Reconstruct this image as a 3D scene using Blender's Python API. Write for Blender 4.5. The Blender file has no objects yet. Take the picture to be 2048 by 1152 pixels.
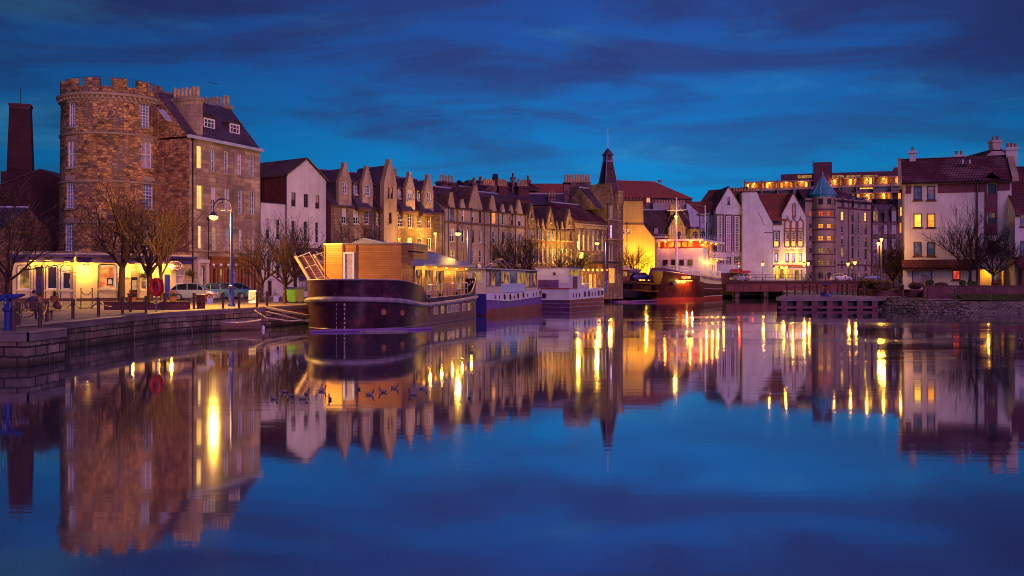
import bpy, bmesh, math, random
from mathutils import Vector, Matrix
from mathutils.geometry import tessellate_polygon
R = math.radians
SC = bpy.context.scene
COL = SC.collection
# ---------------------------------------------------------------- camera
F, YH, CZ = 2000.0, 566.0, 3.0          # focal length in photo pixels, horizon row, eye height above the water
cd = bpy.data.cameras.new('camera'); cam = bpy.data.objects.new('camera', cd); COL.objects.link(cam)
cam.location = (0, 0, CZ); cam.rotation_euler = (R(90), 0, 0)
cd.sensor_width = 36; cd.lens = 36 * F / 2048; cd.shift_y = -(576 - YH) / 2048
cd.clip_start = 0.5; cd.clip_end = 6000
SC.camera = cam
# ---------------------------------------------------------------- world: blue hour sky with drawn out cloud
w = bpy.data.worlds.new('World'); SC.world = w; w.use_nodes = True
nt = w.node_tree; nt.nodes.clear()
def N(nt, t, **kw):
    n = nt.nodes.new(t)
    for k, v in kw.items():
        if k.startswith('i_'):
            key = k[2:]
            key = int(key) if key.isdigit() else key
            n.inputs[key].default_value = v
        else: setattr(n, k, v)
    return n
def L(nt, a, b): nt.links.new(a, b)
def ramp(nt, stops, fac=None, interp='LINEAR'):
    n = N(nt, 'ShaderNodeValToRGB'); cr = n.color_ramp; cr.interpolation = interp
    while len(cr.elements) < len(stops): cr.elements.new(0.5)
    for e, (p, c) in zip(cr.elements, stops):
        e.position = p; e.color = (c[0], c[1], c[2], 1) if not isinstance(c, (int, float)) else (c, c, c, 1)
    if fac is not None: L(nt, fac, n.inputs[0])
    return n
def M_(nt, op, a, b=None, c=None):
    n = N(nt, 'ShaderNodeMath', operation=op)
    for i, x in enumerate((a, b, c)):
        if x is None: continue
        if isinstance(x, (int, float)): n.inputs[i].default_value = x
        else: L(nt, x, n.inputs[i])
    return n.outputs[0]
def MIX(nt, fac, a, b, blend='MIX'):
    n = N(nt, 'ShaderNodeMix', data_type='RGBA', blend_type=blend)
    for i, x in ((0, fac), (6, a), (7, b)):
        if isinstance(x, (int, float)): n.inputs[i].default_value = x
        elif isinstance(x, (tuple, list)): n.inputs[i].default_value = (x[0], x[1], x[2], 1)
        else: L(nt, x, n.inputs[i])
    return n.outputs[2]
tc = N(nt, 'ShaderNodeTexCoord'); sp = N(nt, 'ShaderNodeSeparateXYZ'); L(nt, tc.outputs['Generated'], sp.inputs[0])
zc = M_(nt, 'MAXIMUM', sp.outputs[2], 0.0)
base = ramp(nt, [(0.0, (0.005, 0.215, 0.44)), (0.09, (0.004, 0.175, 0.42)), (0.15, (0.006, 0.125, 0.37)), (0.21, (0.010, 0.075, 0.29)), (0.28, (0.014, 0.045, 0.21)), (0.5, (0.03, 0.045, 0.19)), (1.0, (0.04, 0.05, 0.19))], zc)
den = M_(nt, 'ADD', zc, 0.06)
cx = M_(nt, 'DIVIDE', sp.outputs[0], den); cy = M_(nt, 'DIVIDE', sp.outputs[1], den)
cv = N(nt, 'ShaderNodeCombineXYZ'); L(nt, cx, cv.inputs[0]); L(nt, M_(nt, 'MULTIPLY', cy, 1.0), cv.inputs[1])
def cloud(scale, det, rough, dist, off):
    mp = N(nt, 'ShaderNodeMapping'); mp.inputs['Location'].default_value = off; mp.inputs['Rotation'].default_value = (0, 0, R(12)); mp.inputs['Scale'].default_value = (0.62, 1.0, 1)
    L(nt, cv.outputs[0], mp.inputs[0])
    n = N(nt, 'ShaderNodeTexNoise', i_Scale=scale, i_Detail=det, i_Roughness=rough, i_Distortion=dist); L(nt, mp.outputs[0], n.inputs['Vector'])
    return n.outputs[0]
def cloud_d(sc, det, off):
    mp = N(nt, 'ShaderNodeMapping'); mp.inputs['Location'].default_value = off; mp.inputs['Rotation'].default_value = (0, R(-4), 0); mp.inputs['Scale'].default_value = sc; L(nt, tc.outputs['Generated'], mp.inputs[0])
    n = N(nt, 'ShaderNodeTexNoise', i_Scale=1.0, i_Detail=det, i_Roughness=.55, i_Distortion=.35); L(nt, mp.outputs[0], n.inputs['Vector']); return n.outputs[0]
c1 = ramp(nt, [(0.42, 0.0), (0.62, 1.0)], cloud(1.15, 6, 0.58, 0.7, (3.1, 1.7, 0)), 'EASE')
c2 = ramp(nt, [(0.46, 0.0), (0.66, 1.0)], cloud_d((4.2, 4.2, 15), 5, (1.3, 4.1, .6)), 'EASE')
c3 = ramp(nt, [(0.50, 0.0), (0.74, 1.0)], cloud_d((3.4, 3.4, 17), 6, (8.3, 2.1, 3.7)), 'EASE')
hi = ramp(nt, [(0.0, 0.0), (0.07, 0.10), (0.15, 0.60), (0.22, 1.0), (1.0, 1.0)], zc)
m1 = M_(nt, 'MULTIPLY', c1.outputs[0], hi.outputs[0])
col = MIX(nt, M_(nt, 'MULTIPLY', m1, 0.82), base.outputs[0], (0.020, 0.032, 0.13))
col = MIX(nt, M_(nt, 'MULTIPLY', M_(nt, 'MULTIPLY', c2.outputs[0], hi.outputs[0]), 0.85), col, (0.018, 0.028, 0.12))
lo = ramp(nt, [(0.0, 0.35), (0.06, 0.6), (0.14, 0.7), (0.20, 0.35), (0.4, 0.1)], zc)
col = MIX(nt, M_(nt, 'MULTIPLY', M_(nt, 'MULTIPLY', c3.outputs[0], lo.outputs[0]), 0.95), col, (0.045, 0.27, 0.48))
lf = ramp(nt, [(0.0, 0.50), (0.18, 0.66), (0.42, 0.95), (0.62, 1.08), (0.78, 0.95), (1.0, 0.60)], M_(nt, 'ADD', M_(nt, 'MULTIPLY', sp.outputs[0], 1.0), 0.5))
col = MIX(nt, 1.0, col, lf.outputs[0], 'MULTIPLY')
bg = N(nt, 'ShaderNodeBackground'); L(nt, col, bg.inputs[0]); bg.inputs[1].default_value = 0.84
wo = N(nt, 'ShaderNodeOutputWorld'); L(nt, bg.outputs[0], wo.inputs[0])
# ---------------------------------------------------------------- last of the afterglow, behind the camera
sd = bpy.data.lights.new('sun', 'SUN'); sun = bpy.data.objects.new('sun', sd); COL.objects.link(sun)
sd.energy = 0.95; sd.specular_factor = 0.25; sd.angle = R(35); sd.color = (0.98, 0.42, 0.86)
sun.rotation_euler = Vector((-0.42, 0.80, -0.42)).to_track_quat('-Z', 'Y').to_euler()
SC.view_settings.view_transform = 'Standard'; SC.view_settings.look = 'None'
SC.view_settings.exposure = 0.7; SC.view_settings.gamma = 1.0
SC.cycles.use_denoising = True; SC.cycles.filter_width = 1.05
SC.cycles.max_bounces = 6; SC.cycles.diffuse_bounces = 2; SC.cycles.glossy_bounces = 3; SC.cycles.transmission_bounces = 3
SC.cycles.sample_clamp_indirect = 3.0; SC.cycles.caustics_reflective = False; SC.cycles.caustics_refractive = False
# ---------------------------------------------------------------- helpers
def W(px, D): return (px - 1024) * D / F
def Z(py, D): return CZ - (py - YH) * D / F
def P(px, py, D): return Vector((W(px, D), D, Z(py, D)))
def zq(D): return 1.25 + (max(35, min(D, 95)) - 35) * 0.0045      # quay level
def gd(py):                                                       # distance of a point of the quay seen at a row
    D = 60.0
    for _ in range(20): D = (CZ - zq(D)) * F / (py - YH)
    return D
def tag(o, label=None, cat=None, group=None, kind=None):
    if label: o['label'] = label
    if cat: o['category'] = cat
    if group: o['group'] = group
    if kind: o['kind'] = kind
    return o
def thing(name, label, cat, loc=(0, 0, 0), rz=0.0, group=None):
    o = bpy.data.objects.new(name, None); COL.objects.link(o); o.empty_display_size = 0.2
    o.location = loc; o.rotation_euler = (0, 0, rz)
    return tag(o, label, cat, group)
def dup(o, loc=None, rz=None, label=None, group=None, parent=None, scale=None):
    c = o.copy(); COL.objects.link(c)
    if parent is not None: c.parent = parent
    if loc is not None: c.location = loc
    if rz is not None: c.rotation_euler = (0, 0, rz)
    if scale is not None: c.scale = scale
    if label: c['label'] = label
    if group: c['group'] = group
    for ch in list(o.children): dup(ch, parent=c)
    return c
class MB:
    def __init__(s): s.v = []; s.f = []; s.m = []
    def face(s, pts, m=0):
        b = len(s.v); s.v.extend([tuple(p) for p in pts]); s.f.append(tuple(range(b, b + len(pts)))); s.m.append(m)
    def box(s, x0, x1, y0, y1, z0, z1, m=0):
        b = len(s.v)
        s.v += [(x0, y0, z0), (x1, y0, z0), (x1, y1, z0), (x0, y1, z0), (x0, y0, z1), (x1, y0, z1), (x1, y1, z1), (x0, y1, z1)]
        for q in ((0, 3, 2, 1), (4, 5, 6, 7), (0, 1, 5, 4), (1, 2, 6, 5), (2, 3, 7, 6), (3, 0, 4, 7)):
            s.f.append(tuple(b + i for i in q)); s.m.append(m)
    def grid(s, rows, m=0, closed=False):
        b = len(s.v); n = len(rows[0])
        for r in rows: s.v.extend([tuple(p) for p in r])
        for i in range(len(rows) - 1):
            for j in range(n if closed else n - 1):
                k = (j + 1) % n
                s.f.append((b + i * n + j, b + i * n + k, b + (i + 1) * n + k, b + (i + 1) * n + j)); s.m.append(m)
    def tube(s, pts, rad, n=6, m=0, cap=True):
        pts = [Vector(p) for p in pts]
        rad = rad if isinstance(rad, (list, tuple)) else [rad] * len(pts)
        rows = []
        for i, p in enumerate(pts):
            t = (pts[min(i + 1, len(pts) - 1)] - pts[max(i - 1, 0)])
            t = t.normalized() if t.length > 1e-9 else Vector((0, 0, 1))
            a = Vector((0, 0, 1)) if abs(t.z) < 0.9 else Vector((1, 0, 0))
            u = t.cross(a).normalized(); v = t.cross(u)
            rows.append([p + (u * math.cos(2 * math.pi * k / n) + v * math.sin(2 * math.pi * k / n)) * rad[i] for k in range(n)])
        s.grid(rows, m, True)
        if cap: s.face(rows[0][::-1], m); s.face(rows[-1], m)
    def lathe(s, prof, cx=0, cy=0, n=16, m=0, a0=0.0, a1=2 * math.pi, sx=1, sy=1):
        full = abs(a1 - a0 - 2 * math.pi) < 1e-6
        ks = range(n) if full else range(n + 1)
        rows = [[(cx + r * sx * math.cos(a0 + (a1 - a0) * k / n), cy + r * sy * math.sin(a0 + (a1 - a0) * k / n), z) for k in ks] for r, z in prof]
        s.grid(rows, m, full)
    def prism(s, poly, z0, z1, m=0):
        n = len(poly)
        for i in range(n):
            a, b = poly[i], poly[(i + 1) % n]
            s.face([(a[0], a[1], z0), (b[0], b[1], z0), (b[0], b[1], z1), (a[0], a[1], z1)], m)
        for z, fl in ((z0, 1), (z1, 0)):
            for t in tessellate_polygon([[Vector((p[0], p[1], 0)) for p in poly]]):
                s.face([(poly[i][0], poly[i][1], z) for i in t], m)
    def slab(s, a, b, c, d, th, m=0):           # four sided slab, thickness straight down
        dn = Vector((0, 0, -th)); A = [Vector(p) for p in (a, b, c, d)]; B = [p + dn for p in A]
        s.face(A, m); s.face(B[::-1], m)
        for i in range(4): s.face([A[i], B[i], B[(i + 1) % 4], A[(i + 1) % 4]], m)
    def sphere(s, c, r, n=10, m=0, sz=1.0):
        s.lathe([(max(r * math.sin(math.pi * i / n), 1e-4), c[2] - r * sz * math.cos(math.pi * i / n)) for i in range(n + 1)], c[0], c[1], n + 4, m)
    def build(s, name, mats, parent=None, smooth=True, ang=40):
        me = bpy.data.meshes.new(name); me.from_pydata(s.v, [], s.f)
        for mm in (mats if isinstance(mats, (list, tuple)) else [mats]): me.materials.append(mm)
        me.polygons.foreach_set('material_index', s.m)
        bm = bmesh.new(); bm.from_mesh(me)
        bmesh.ops.remove_doubles(bm, verts=bm.verts, dist=1e-5)
        bmesh.ops.recalc_face_normals(bm, faces=bm.faces)
        if smooth:
            for f in bm.faces: f.smooth = True
            for e in bm.edges:
                if len(e.link_faces) != 2 or e.calc_face_angle(3.0) > R(ang): e.smooth = False
        bm.to_mesh(me); bm.free(); me.update()
        o = bpy.data.objects.new(name, me); COL.objects.link(o)
        if parent is not None: o.parent = parent
        return o
# ---------------------------------------------------------------- materials
def coords_group():
    g = bpy.data.node_groups.new('wall_coords', 'ShaderNodeTree')
    g.interface.new_socket('Vector', in_out='OUTPUT', socket_type='NodeSocketVector')
    tc = N(g, 'ShaderNodeTexCoord'); s = N(g, 'ShaderNodeSeparateXYZ'); L(g, tc.outputs['Object'], s.inputs[0])
    ns = N(g, 'ShaderNodeSeparateXYZ'); L(g, tc.outputs['Normal'], ns.inputs[0])
    ax = M_(g, 'ABSOLUTE', ns.outputs[0]); ay = M_(g, 'ABSOLUTE', ns.outputs[1]); az = M_(g, 'ABSOLUTE', ns.outputs[2])
    side = M_(g, 'GREATER_THAN', ax, ay); top = M_(g, 'GREATER_THAN', az, 0.92)
    u = M_(g, 'ADD', M_(g, 'MULTIPLY', s.outputs[0], M_(g, 'SUBTRACT', 1.0, side)), M_(g, 'MULTIPLY', s.outputs[1], side))
    u2 = M_(g, 'ADD', M_(g, 'MULTIPLY', u, M_(g, 'SUBTRACT', 1.0, top)), M_(g, 'MULTIPLY', s.outputs[0], top))
    v2 = M_(g, 'ADD', M_(g, 'MULTIPLY', s.outputs[2], M_(g, 'SUBTRACT', 1.0, top)), M_(g, 'MULTIPLY', s.outputs[1], top))
    c = N(g, 'ShaderNodeCombineXYZ'); L(g, u2, c.inputs[0]); L(g, v2, c.inputs[1]); L(g, s.outputs[1], c.inputs[2])
    go = N(g, 'NodeGroupOutput'); L(g, c.outputs[0], go.inputs[0]); return g
WC = coords_group()
MATS = {}
def newmat(name):
    m = bpy.data.materials.new(name); m.use_nodes = True; nt = m.node_tree; nt.nodes.clear()
    b = N(nt, 'ShaderNodeBsdfPrincipled'); o = N(nt, 'ShaderNodeOutputMaterial'); L(nt, b.outputs[0], o.inputs[0])
    MATS[name] = m; return m, nt, b
def coords(nt, cyl=None, obj=False):
    if obj:
        return N(nt, 'ShaderNodeTexCoord').outputs['Object']
    if cyl:
        t = N(nt, 'ShaderNodeTexCoord'); s = N(nt, 'ShaderNodeSeparateXYZ'); L(nt, t.outputs['Object'], s.inputs[0])
        a = M_(nt, 'MULTIPLY', M_(nt, 'ARCTAN2', s.outputs[0], s.outputs[1]), cyl)
        c = N(nt, 'ShaderNodeCombineXYZ'); L(nt, a, c.inputs[0]); L(nt, s.outputs[2], c.inputs[1]); return c.outputs[0]
    g = N(nt, 'ShaderNodeGroup'); g.node_tree = WC; return g.outputs[0]
def noise(nt, vec, scale, det=4, rough=0.55, dist=0.0):
    n = N(nt, 'ShaderNodeTexNoise', i_Scale=scale, i_Detail=det, i_Roughness=rough, i_Distortion=dist)
    if vec is not None: L(nt, vec, n.inputs['Vector'])
    return n.outputs[0]
def bump(nt, b, h, strength=0.5, dist=0.03):
    n = N(nt, 'ShaderNodeBump', i_Strength=strength, i_Distance=dist); L(nt, h, n.inputs['Height']); L(nt, n.outputs[0], b.inputs['Normal'])
def plain(name, c, rough=0.6, metal=0.0, var=0.25, scale=1.2, spec=0.4, bmp=0.0):
    m, nt, b = newmat(name); v = coords(nt, obj=True)
    n = noise(nt, v, scale, 5, 0.6); r = ramp(nt, [(0.3, 1 - var), (0.7, 1 + var * 0.4)], n)
    L(nt, MIX(nt, 1.0, c, r.outputs[0], 'MULTIPLY'), b.inputs['Base Color'])
    b.inputs['Roughness'].default_value = rough; b.inputs['Metallic'].default_value = metal; b.inputs['Specular IOR Level'].default_value = spec
    if bmp: bump(nt, b, noise(nt, v, scale * 8, 4), bmp, 0.02)
    return m
def masonry(name, c1, c2, mortar, bw=0.6, bh=0.28, ms=0.012, warp=0.0, rough=0.9, stain=0.35, cyl=None, bmp=0.6, var=0.5, patch=None, streak=0.0, tide=0.0):
    m, nt, b = newmat(name); v = coords(nt, cyl)
    if warp:
        nz = N(nt, 'ShaderNodeTexNoise', i_Scale=2.2, i_Detail=2.0); L(nt, v, nz.inputs['Vector'])
        va = N(nt, 'ShaderNodeVectorMath', operation='SUBTRACT'); L(nt, nz.outputs['Color'], va.inputs[0]); va.inputs[1].default_value = (0.5, 0.5, 0.5)
        vs = N(nt, 'ShaderNodeVectorMath', operation='SCALE'); L(nt, va.outputs[0], vs.inputs[0]); vs.inputs['Scale'].default_value = warp
        vd = N(nt, 'ShaderNodeVectorMath', operation='ADD'); L(nt, v, vd.inputs[0]); L(nt, vs.outputs[0], vd.inputs[1]); bv = vd.outputs[0]
    else: bv = v
    br = N(nt, 'ShaderNodeTexBrick', i_Scale=1.0); L(nt, bv, br.inputs['Vector'])
    br.inputs['Color1'].default_value = (0, 0, 0, 1); br.inputs['Color2'].default_value = (1, 1, 1, 1); br.inputs['Mortar'].default_value = (0.5, 0.5, 0.5, 1)
    br.inputs['Mortar Size'].default_value = ms; br.inputs['Mortar Smooth'].default_value = 0.3; br.inputs['Bias'].default_value = 0.0
    br.inputs['Brick Width'].default_value = bw; br.inputs['Row Height'].default_value = bh; br.squash = 1.0; br.offset_frequency = 2
    n1 = noise(nt, v, 0.35, 4, 0.6); n2 = noise(nt, v, 3.5, 4, 0.65)
    fac = M_(nt, 'ADD', M_(nt, 'MULTIPLY', br.outputs['Color'], var), M_(nt, 'MULTIPLY', n2, 1 - var))
    c = MIX(nt, fac, c1, c2)
    if patch:
        pf = ramp(nt, [(0.50, 0.0), (0.62, 0.8)], noise(nt, v, 0.22, 4, 0.6)); c = MIX(nt, pf.outputs[0], c, patch)
    st = ramp(nt, [(0.35, 1 - stain), (0.65, 1.1)], n1); c = MIX(nt, 1.0, c, st.outputs[0], 'MULTIPLY')
    if streak:
        mp = N(nt, 'ShaderNodeMapping'); mp.inputs['Scale'].default_value = (2.2, 0.12, 1); L(nt, v, mp.inputs[0])
        sk = ramp(nt, [(0.45, 1.0), (0.68, 1 - streak)], noise(nt, mp.outputs[0], 1.0, 5, 0.6)); c = MIX(nt, 1.0, c, sk.outputs[0], 'MULTIPLY')
    c = MIX(nt, br.outputs['Fac'], c, mortar)
    if tide:
        sv = N(nt, 'ShaderNodeSeparateXYZ'); L(nt, v, sv.inputs[0]); th = M_(nt, 'ADD', sv.outputs[1], M_(nt, 'MULTIPLY', M_(nt, 'SUBTRACT', n2, .5), .5)); tf = ramp(nt, [(tide - .12, .85), (tide + .15, 0.0)], th); c = MIX(nt, tf.outputs[0], c, (.030, .020, .016)); mp2 = N(nt, 'ShaderNodeMapping'); mp2.inputs['Scale'].default_value = (2.6, .4, 1); L(nt, v, mp2.inputs[0]); c = MIX(nt, ramp(nt, [(.60, 0.0), (.72, .6)], noise(nt, mp2.outputs[0], 1.0, 5, .65)).outputs[0], c, (.55, .46, .46))
    L(nt, c, b.inputs['Base Color']); b.inputs['Roughness'].default_value = rough; b.inputs['Specular IOR Level'].default_value = 0.25
    if bmp:
        h = M_(nt, 'ADD', M_(nt, 'MULTIPLY', M_(nt, 'SUBTRACT', 1.0, br.outputs['Fac']), 0.6), M_(nt, 'MULTIPLY', n2, 0.6)); bump(nt, b, h, bmp, 0.05)
    return m
def render_(name, c, stain=0.25, streak=0.25, rough=0.85, dirt=None, sc=0.3):
    m, nt, b = newmat(name); v = coords(nt)
    n1 = noise(nt, v, sc, 5, 0.6); st = ramp(nt, [(0.3, 1 - stain), (0.65, 1.05)], n1)
    cc = MIX(nt, 1.0, c, st.outputs[0], 'MULTIPLY')
    mp = N(nt, 'ShaderNodeMapping'); mp.inputs['Scale'].default_value = (1.6, 0.10, 1); L(nt, v, mp.inputs[0])
    sk = ramp(nt, [(0.48, 0.0), (0.72, streak)], noise(nt, mp.outputs[0], 1.0, 5, 0.65))
    cc = MIX(nt, sk.outputs[0], cc, dirt or (c[0] * 0.35, c[1] * 0.3, c[2] * 0.3))
    L(nt, cc, b.inputs['Base Color']); b.inputs['Roughness'].default_value = rough; b.inputs['Specular IOR Level'].default_value = 0.25
    bump(nt, b, noise(nt, v, 12, 3), 0.15, 0.02); return m
def emit(name, c, s, c2=None, scale=2.5, split=False):
    m = bpy.data.materials.new(name); m.use_nodes = True; nt = m.node_tree; nt.nodes.clear()
    e = N(nt, 'ShaderNodeEmission'); o = N(nt, 'ShaderNodeOutputMaterial'); L(nt, e.outputs[0], o.inputs[0]); e.inputs[1].default_value = s
    if c2:
        n = noise(nt, coords(nt), scale, 3, 0.5, 0.3); r = ramp(nt, [(0.38, c), (0.62, c2)], n); L(nt, r.outputs[0], e.inputs[0])
    else: e.inputs[0].default_value = (*c, 1)
    MATS[name] = m; return m
def glass(name, c=(0.03, 0.03, 0.06), rough=0.08, ior=2.2, c2=None, scale=0.9):
    m, nt, b = newmat(name)
    b.inputs['Base Color'].default_value = (*c, 1); b.inputs['Roughness'].default_value = rough; b.inputs['IOR'].default_value = ior
    if c2:
        n = noise(nt, coords(nt), scale, 2, 0.5); r = ramp(nt, [(0.42, c), (0.6, c2)], n); L(nt, r.outputs[0], b.inputs['Base Color'])
    return m
def planks(name, c1, c2, row=0.14, length=3.0, rough=0.45, vertical=False, gap=0.008, dirt=0.3):
    m, nt, b = newmat(name); v = coords(nt)
    if vertical:
        mp = N(nt, 'ShaderNodeMapping'); mp.inputs['Rotation'].default_value = (0, 0, R(90)); L(nt, v, mp.inputs[0]); v = mp.outputs[0]
    br = N(nt, 'ShaderNodeTexBrick', i_Scale=1.0); L(nt, v, br.inputs['Vector'])
    br.inputs['Color1'].default_value = (0, 0, 0, 1); br.inputs['Color2'].default_value = (1, 1, 1, 1); br.inputs['Mortar'].default_value = (0, 0, 0, 1)
    br.inputs['Mortar Size'].default_value = gap; br.inputs['Brick Width'].default_value = length; br.inputs['Row Height'].default_value = row
    mp = N(nt, 'ShaderNodeMapping'); mp.inputs['Scale'].default_value = (0.6, 9, 1); L(nt, v, mp.inputs[0])
    g = noise(nt, mp.outputs[0], 1.5, 6, 0.65)
    fac = M_(nt, 'ADD', M_(nt, 'MULTIPLY', br.outputs['Color'], 0.5), M_(nt, 'MULTIPLY', g, 0.5))
    c = MIX(nt, fac, c1, c2); st = ramp(nt, [(0.35, 1 - dirt), (0.7, 1.1)], noise(nt, v, 0.5, 4)); c = MIX(nt, 1.0, c, st.outputs[0], 'MULTIPLY')
    c = MIX(nt, br.outputs['Fac'], c, (c1[0] * 0.15, c1[1] * 0.15, c1[2] * 0.15)); L(nt, c, b.inputs['Base Color'])
    b.inputs['Roughness'].default_value = rough
    bump(nt, b, M_(nt, 'SUBTRACT', 1.0, br.outputs['Fac']), 0.5, 0.02); return m
def rubble(name, c1, c2, c3, mortar, sx=0.62, sz=0.30, cyl=None, stain=0.45, grey=None, tide=0):
    m, nt, b = newmat(name); v = coords(nt, cyl)
    nz = N(nt, 'ShaderNodeTexNoise', i_Scale=1.1, i_Detail=1.0); L(nt, v, nz.inputs['Vector'])
    va = N(nt, 'ShaderNodeVectorMath', operation='MULTIPLY_ADD'); L(nt, nz.outputs['Color'], va.inputs[0]); va.inputs[1].default_value = (.25, .10, 0); L(nt, v, va.inputs[2])
    mp = N(nt, 'ShaderNodeMapping'); mp.inputs['Scale'].default_value = (1 / sx, 1 / sz, 0); L(nt, va.outputs[0], mp.inputs[0])
    vo = N(nt, 'ShaderNodeTexVoronoi', i_Scale=1.0, i_Randomness=.62); vo.distance = 'CHEBYCHEV'; L(nt, mp.outputs[0], vo.inputs['Vector'])
    ve = N(nt, 'ShaderNodeTexVoronoi', i_Scale=1.0, i_Randomness=.62, feature='DISTANCE_TO_EDGE'); L(nt, mp.outputs[0], ve.inputs['Vector'])
    sc = N(nt, 'ShaderNodeSeparateColor'); L(nt, vo.outputs['Color'], sc.inputs[0])
    n2 = noise(nt, v, 4.5, 4, .65); n1 = noise(nt, v, .32, 4, .6)
    f = M_(nt, 'ADD', M_(nt, 'MULTIPLY', sc.outputs[0], .7), M_(nt, 'MULTIPLY', n2, .3))
    c = ramp(nt, [(0.12, c3), (0.34, c2), (0.60, c1), (0.9, (min(1, c1[0] * 1.25), min(1, c1[1] * 1.25), min(1, c1[2] * 1.2)))], f).outputs[0]
    st = ramp(nt, [(0.35, 1 - stain), (0.62, 1.1)], n1); c = MIX(nt, 1.0, c, st.outputs[0], 'MULTIPLY')
    if grey: c = MIX(nt, ramp(nt, [(0.50, 0.0), (0.64, .75)], noise(nt, v, .42, 5, .65)).outputs[0], c, grey)
    if tide:
        sv = N(nt, 'ShaderNodeSeparateXYZ'); L(nt, v, sv.inputs[0]); th = M_(nt, 'ADD', sv.outputs[1], M_(nt, 'MULTIPLY', M_(nt, 'SUBTRACT', n2, .5), .5)); c = MIX(nt, ramp(nt, [(tide - .12, .85), (tide + .15, 0.0)], th).outputs[0], c, (.026, .018, .014))
        mp2 = N(nt, 'ShaderNodeMapping'); mp2.inputs['Scale'].default_value = (3.0, .35, 1); L(nt, v, mp2.inputs[0]); c = MIX(nt, ramp(nt, [(.60, 0.0), (.72, .7)], noise(nt, mp2.outputs[0], 1.0, 5, .65)).outputs[0], c, (.55, .46, .46))
    ed = ramp(nt, [(0.03, 1.0), (0.13, 0.0)], ve.outputs['Distance']); c = MIX(nt, M_(nt, 'MULTIPLY', ed.outputs[0], .62), c, mortar)
    L(nt, c, b.inputs['Base Color']); b.inputs['Roughness'].default_value = .9; b.inputs['Specular IOR Level'].default_value = .25
    bump(nt, b, M_(nt, 'ADD', M_(nt, 'MULTIPLY', M_(nt, 'SUBTRACT', 1.0, ed.outputs[0]), .6), M_(nt, 'MULTIPLY', n2, .6)), 1.0, .06); return m
# --- palette
M = MATS
rubble('tower_stone', (0.58, 0.31, 0.11), (0.34, 0.17, 0.085), (0.11, 0.05, 0.055), (0.10, 0.055, 0.04), sx=.50, sz=.235, cyl=5.0, stain=.65, grey=(.20, .14, .14))
rubble('rubble', (0.42, 0.20, 0.10), (0.26, 0.11, 0.075), (0.12, 0.05, 0.05), (0.12, 0.06, 0.05), .5, .24)
masonry('ashlar', (0.62, 0.44, 0.28), (0.30, 0.19, 0.18), (0.18, 0.11, 0.10), 1.1, 0.40, 0.012, 0.0, stain=0.5, var=0.8, patch=(0.27, 0.18, 0.19), bmp=0.5, streak=.3)
masonry('dark_brick', (0.102, 0.030, 0.033), (0.054, 0.017, 0.021), (0.036, 0.018, 0.018), 0.24, 0.085, 0.008, stain=0.5)
masonry('red_brick', (0.165, 0.041, 0.038), (0.090, 0.022, 0.026), (0.060, 0.026, 0.026), 0.24, 0.085, 0.008, stain=0.45)
masonry('brown_stone', (0.40, 0.26, 0.17), (0.17, 0.10, 0.10), (0.11, 0.06, 0.06), 0.7, 0.32, 0.014, 0.06, stain=0.65, streak=0.55, bmp=0.9, patch=(.19, .11, .12))
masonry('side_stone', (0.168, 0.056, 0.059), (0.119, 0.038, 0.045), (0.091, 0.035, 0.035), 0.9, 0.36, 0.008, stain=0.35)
render_('pink_harl', (0.40, 0.28, 0.22), 0.4, 0.6)
render_('cream_harl', (0.60, 0.44, 0.30), 0.3, 0.5)
render_('white_harl', (0.58, 0.52, 0.55), 0.25, 0.35)
render_('white_cold', (0.52, 0.52, 0.64), 0.24, 0.30)
render_('ochre_harl', (0.62, 0.40, 0.10), 0.3, 0.45, dirt=(0.24, 0.13, 0.04))
render_('pub_cream', (0.75, 0.58, 0.30), 0.15, 0.15)
render_('cement', (0.44, 0.32, 0.33), 0.3, 0.35)
render_('flats_concrete', (0.340, 0.204, 0.212), 0.3, 0.35)
render_('trim_stone', (0.40, 0.28, 0.21), 0.35, 0.4)
render_('dark_trim', (0.13, 0.055, 0.055), 0.3, 0.3)
render_('purple_band', (0.14, 0.045, 0.075), 0.3, 0.3)
masonry('slate', (0.128, 0.075, 0.120), (0.064, 0.038, 0.071), (0.030, 0.019, 0.030), 0.32, 0.20, 0.012, stain=0.45, rough=0.65, var=0.75, bmp=0.6)
masonry('slate_warm', (0.150, 0.068, 0.083), (0.068, 0.030, 0.045), (0.030, 0.015, 0.022), 0.32, 0.20, 0.012, stain=0.5, rough=0.7, var=0.75, bmp=0.6, patch=(0.128, 0.075, 0.053))
masonry('pantile', (0.324, 0.090, 0.050), (0.198, 0.050, 0.036), (0.081, 0.023, 0.018), 0.30, 0.26, 0.03, stain=0.3, rough=0.8, var=0.6, bmp=0.8)
masonry('red_tile', (0.357, 0.085, 0.055), (0.272, 0.060, 0.047), (0.170, 0.043, 0.038), 0.34, 0.3, 0.02, stain=0.2, rough=0.8, bmp=0.4)
masonry('plum_tile', (0.162, 0.034, 0.051), (0.085, 0.017, 0.030), (0.038, 0.010, 0.017), 0.36, 0.34, 0.05, stain=0.35, rough=0.8, bmp=0.8, patch=(0.238, 0.119, 0.136))
rubble('old_chimney', (0.26, 0.12, 0.13), (0.17, 0.07, 0.09), (0.09, 0.035, 0.05), (0.10, 0.045, 0.055), .5, .26)
masonry('quay_stone', (0.50, 0.36, 0.30), (0.15, 0.085, 0.09), (0.025, 0.012, 0.016), 0.95, 0.36, 0.035, 0.10, stain=0.65, streak=0.5, bmp=1.0, rough=0.75, patch=(0.24, 0.15, 0.13), tide=.25, var=.75)
masonry('coping', (0.30, 0.22, 0.24), (0.20, 0.14, 0.16), (0.09, 0.05, 0.06), 1.6, 1.2, 0.012, 0.03, stain=0.4, bmp=0.4, rough=0.7)
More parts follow.
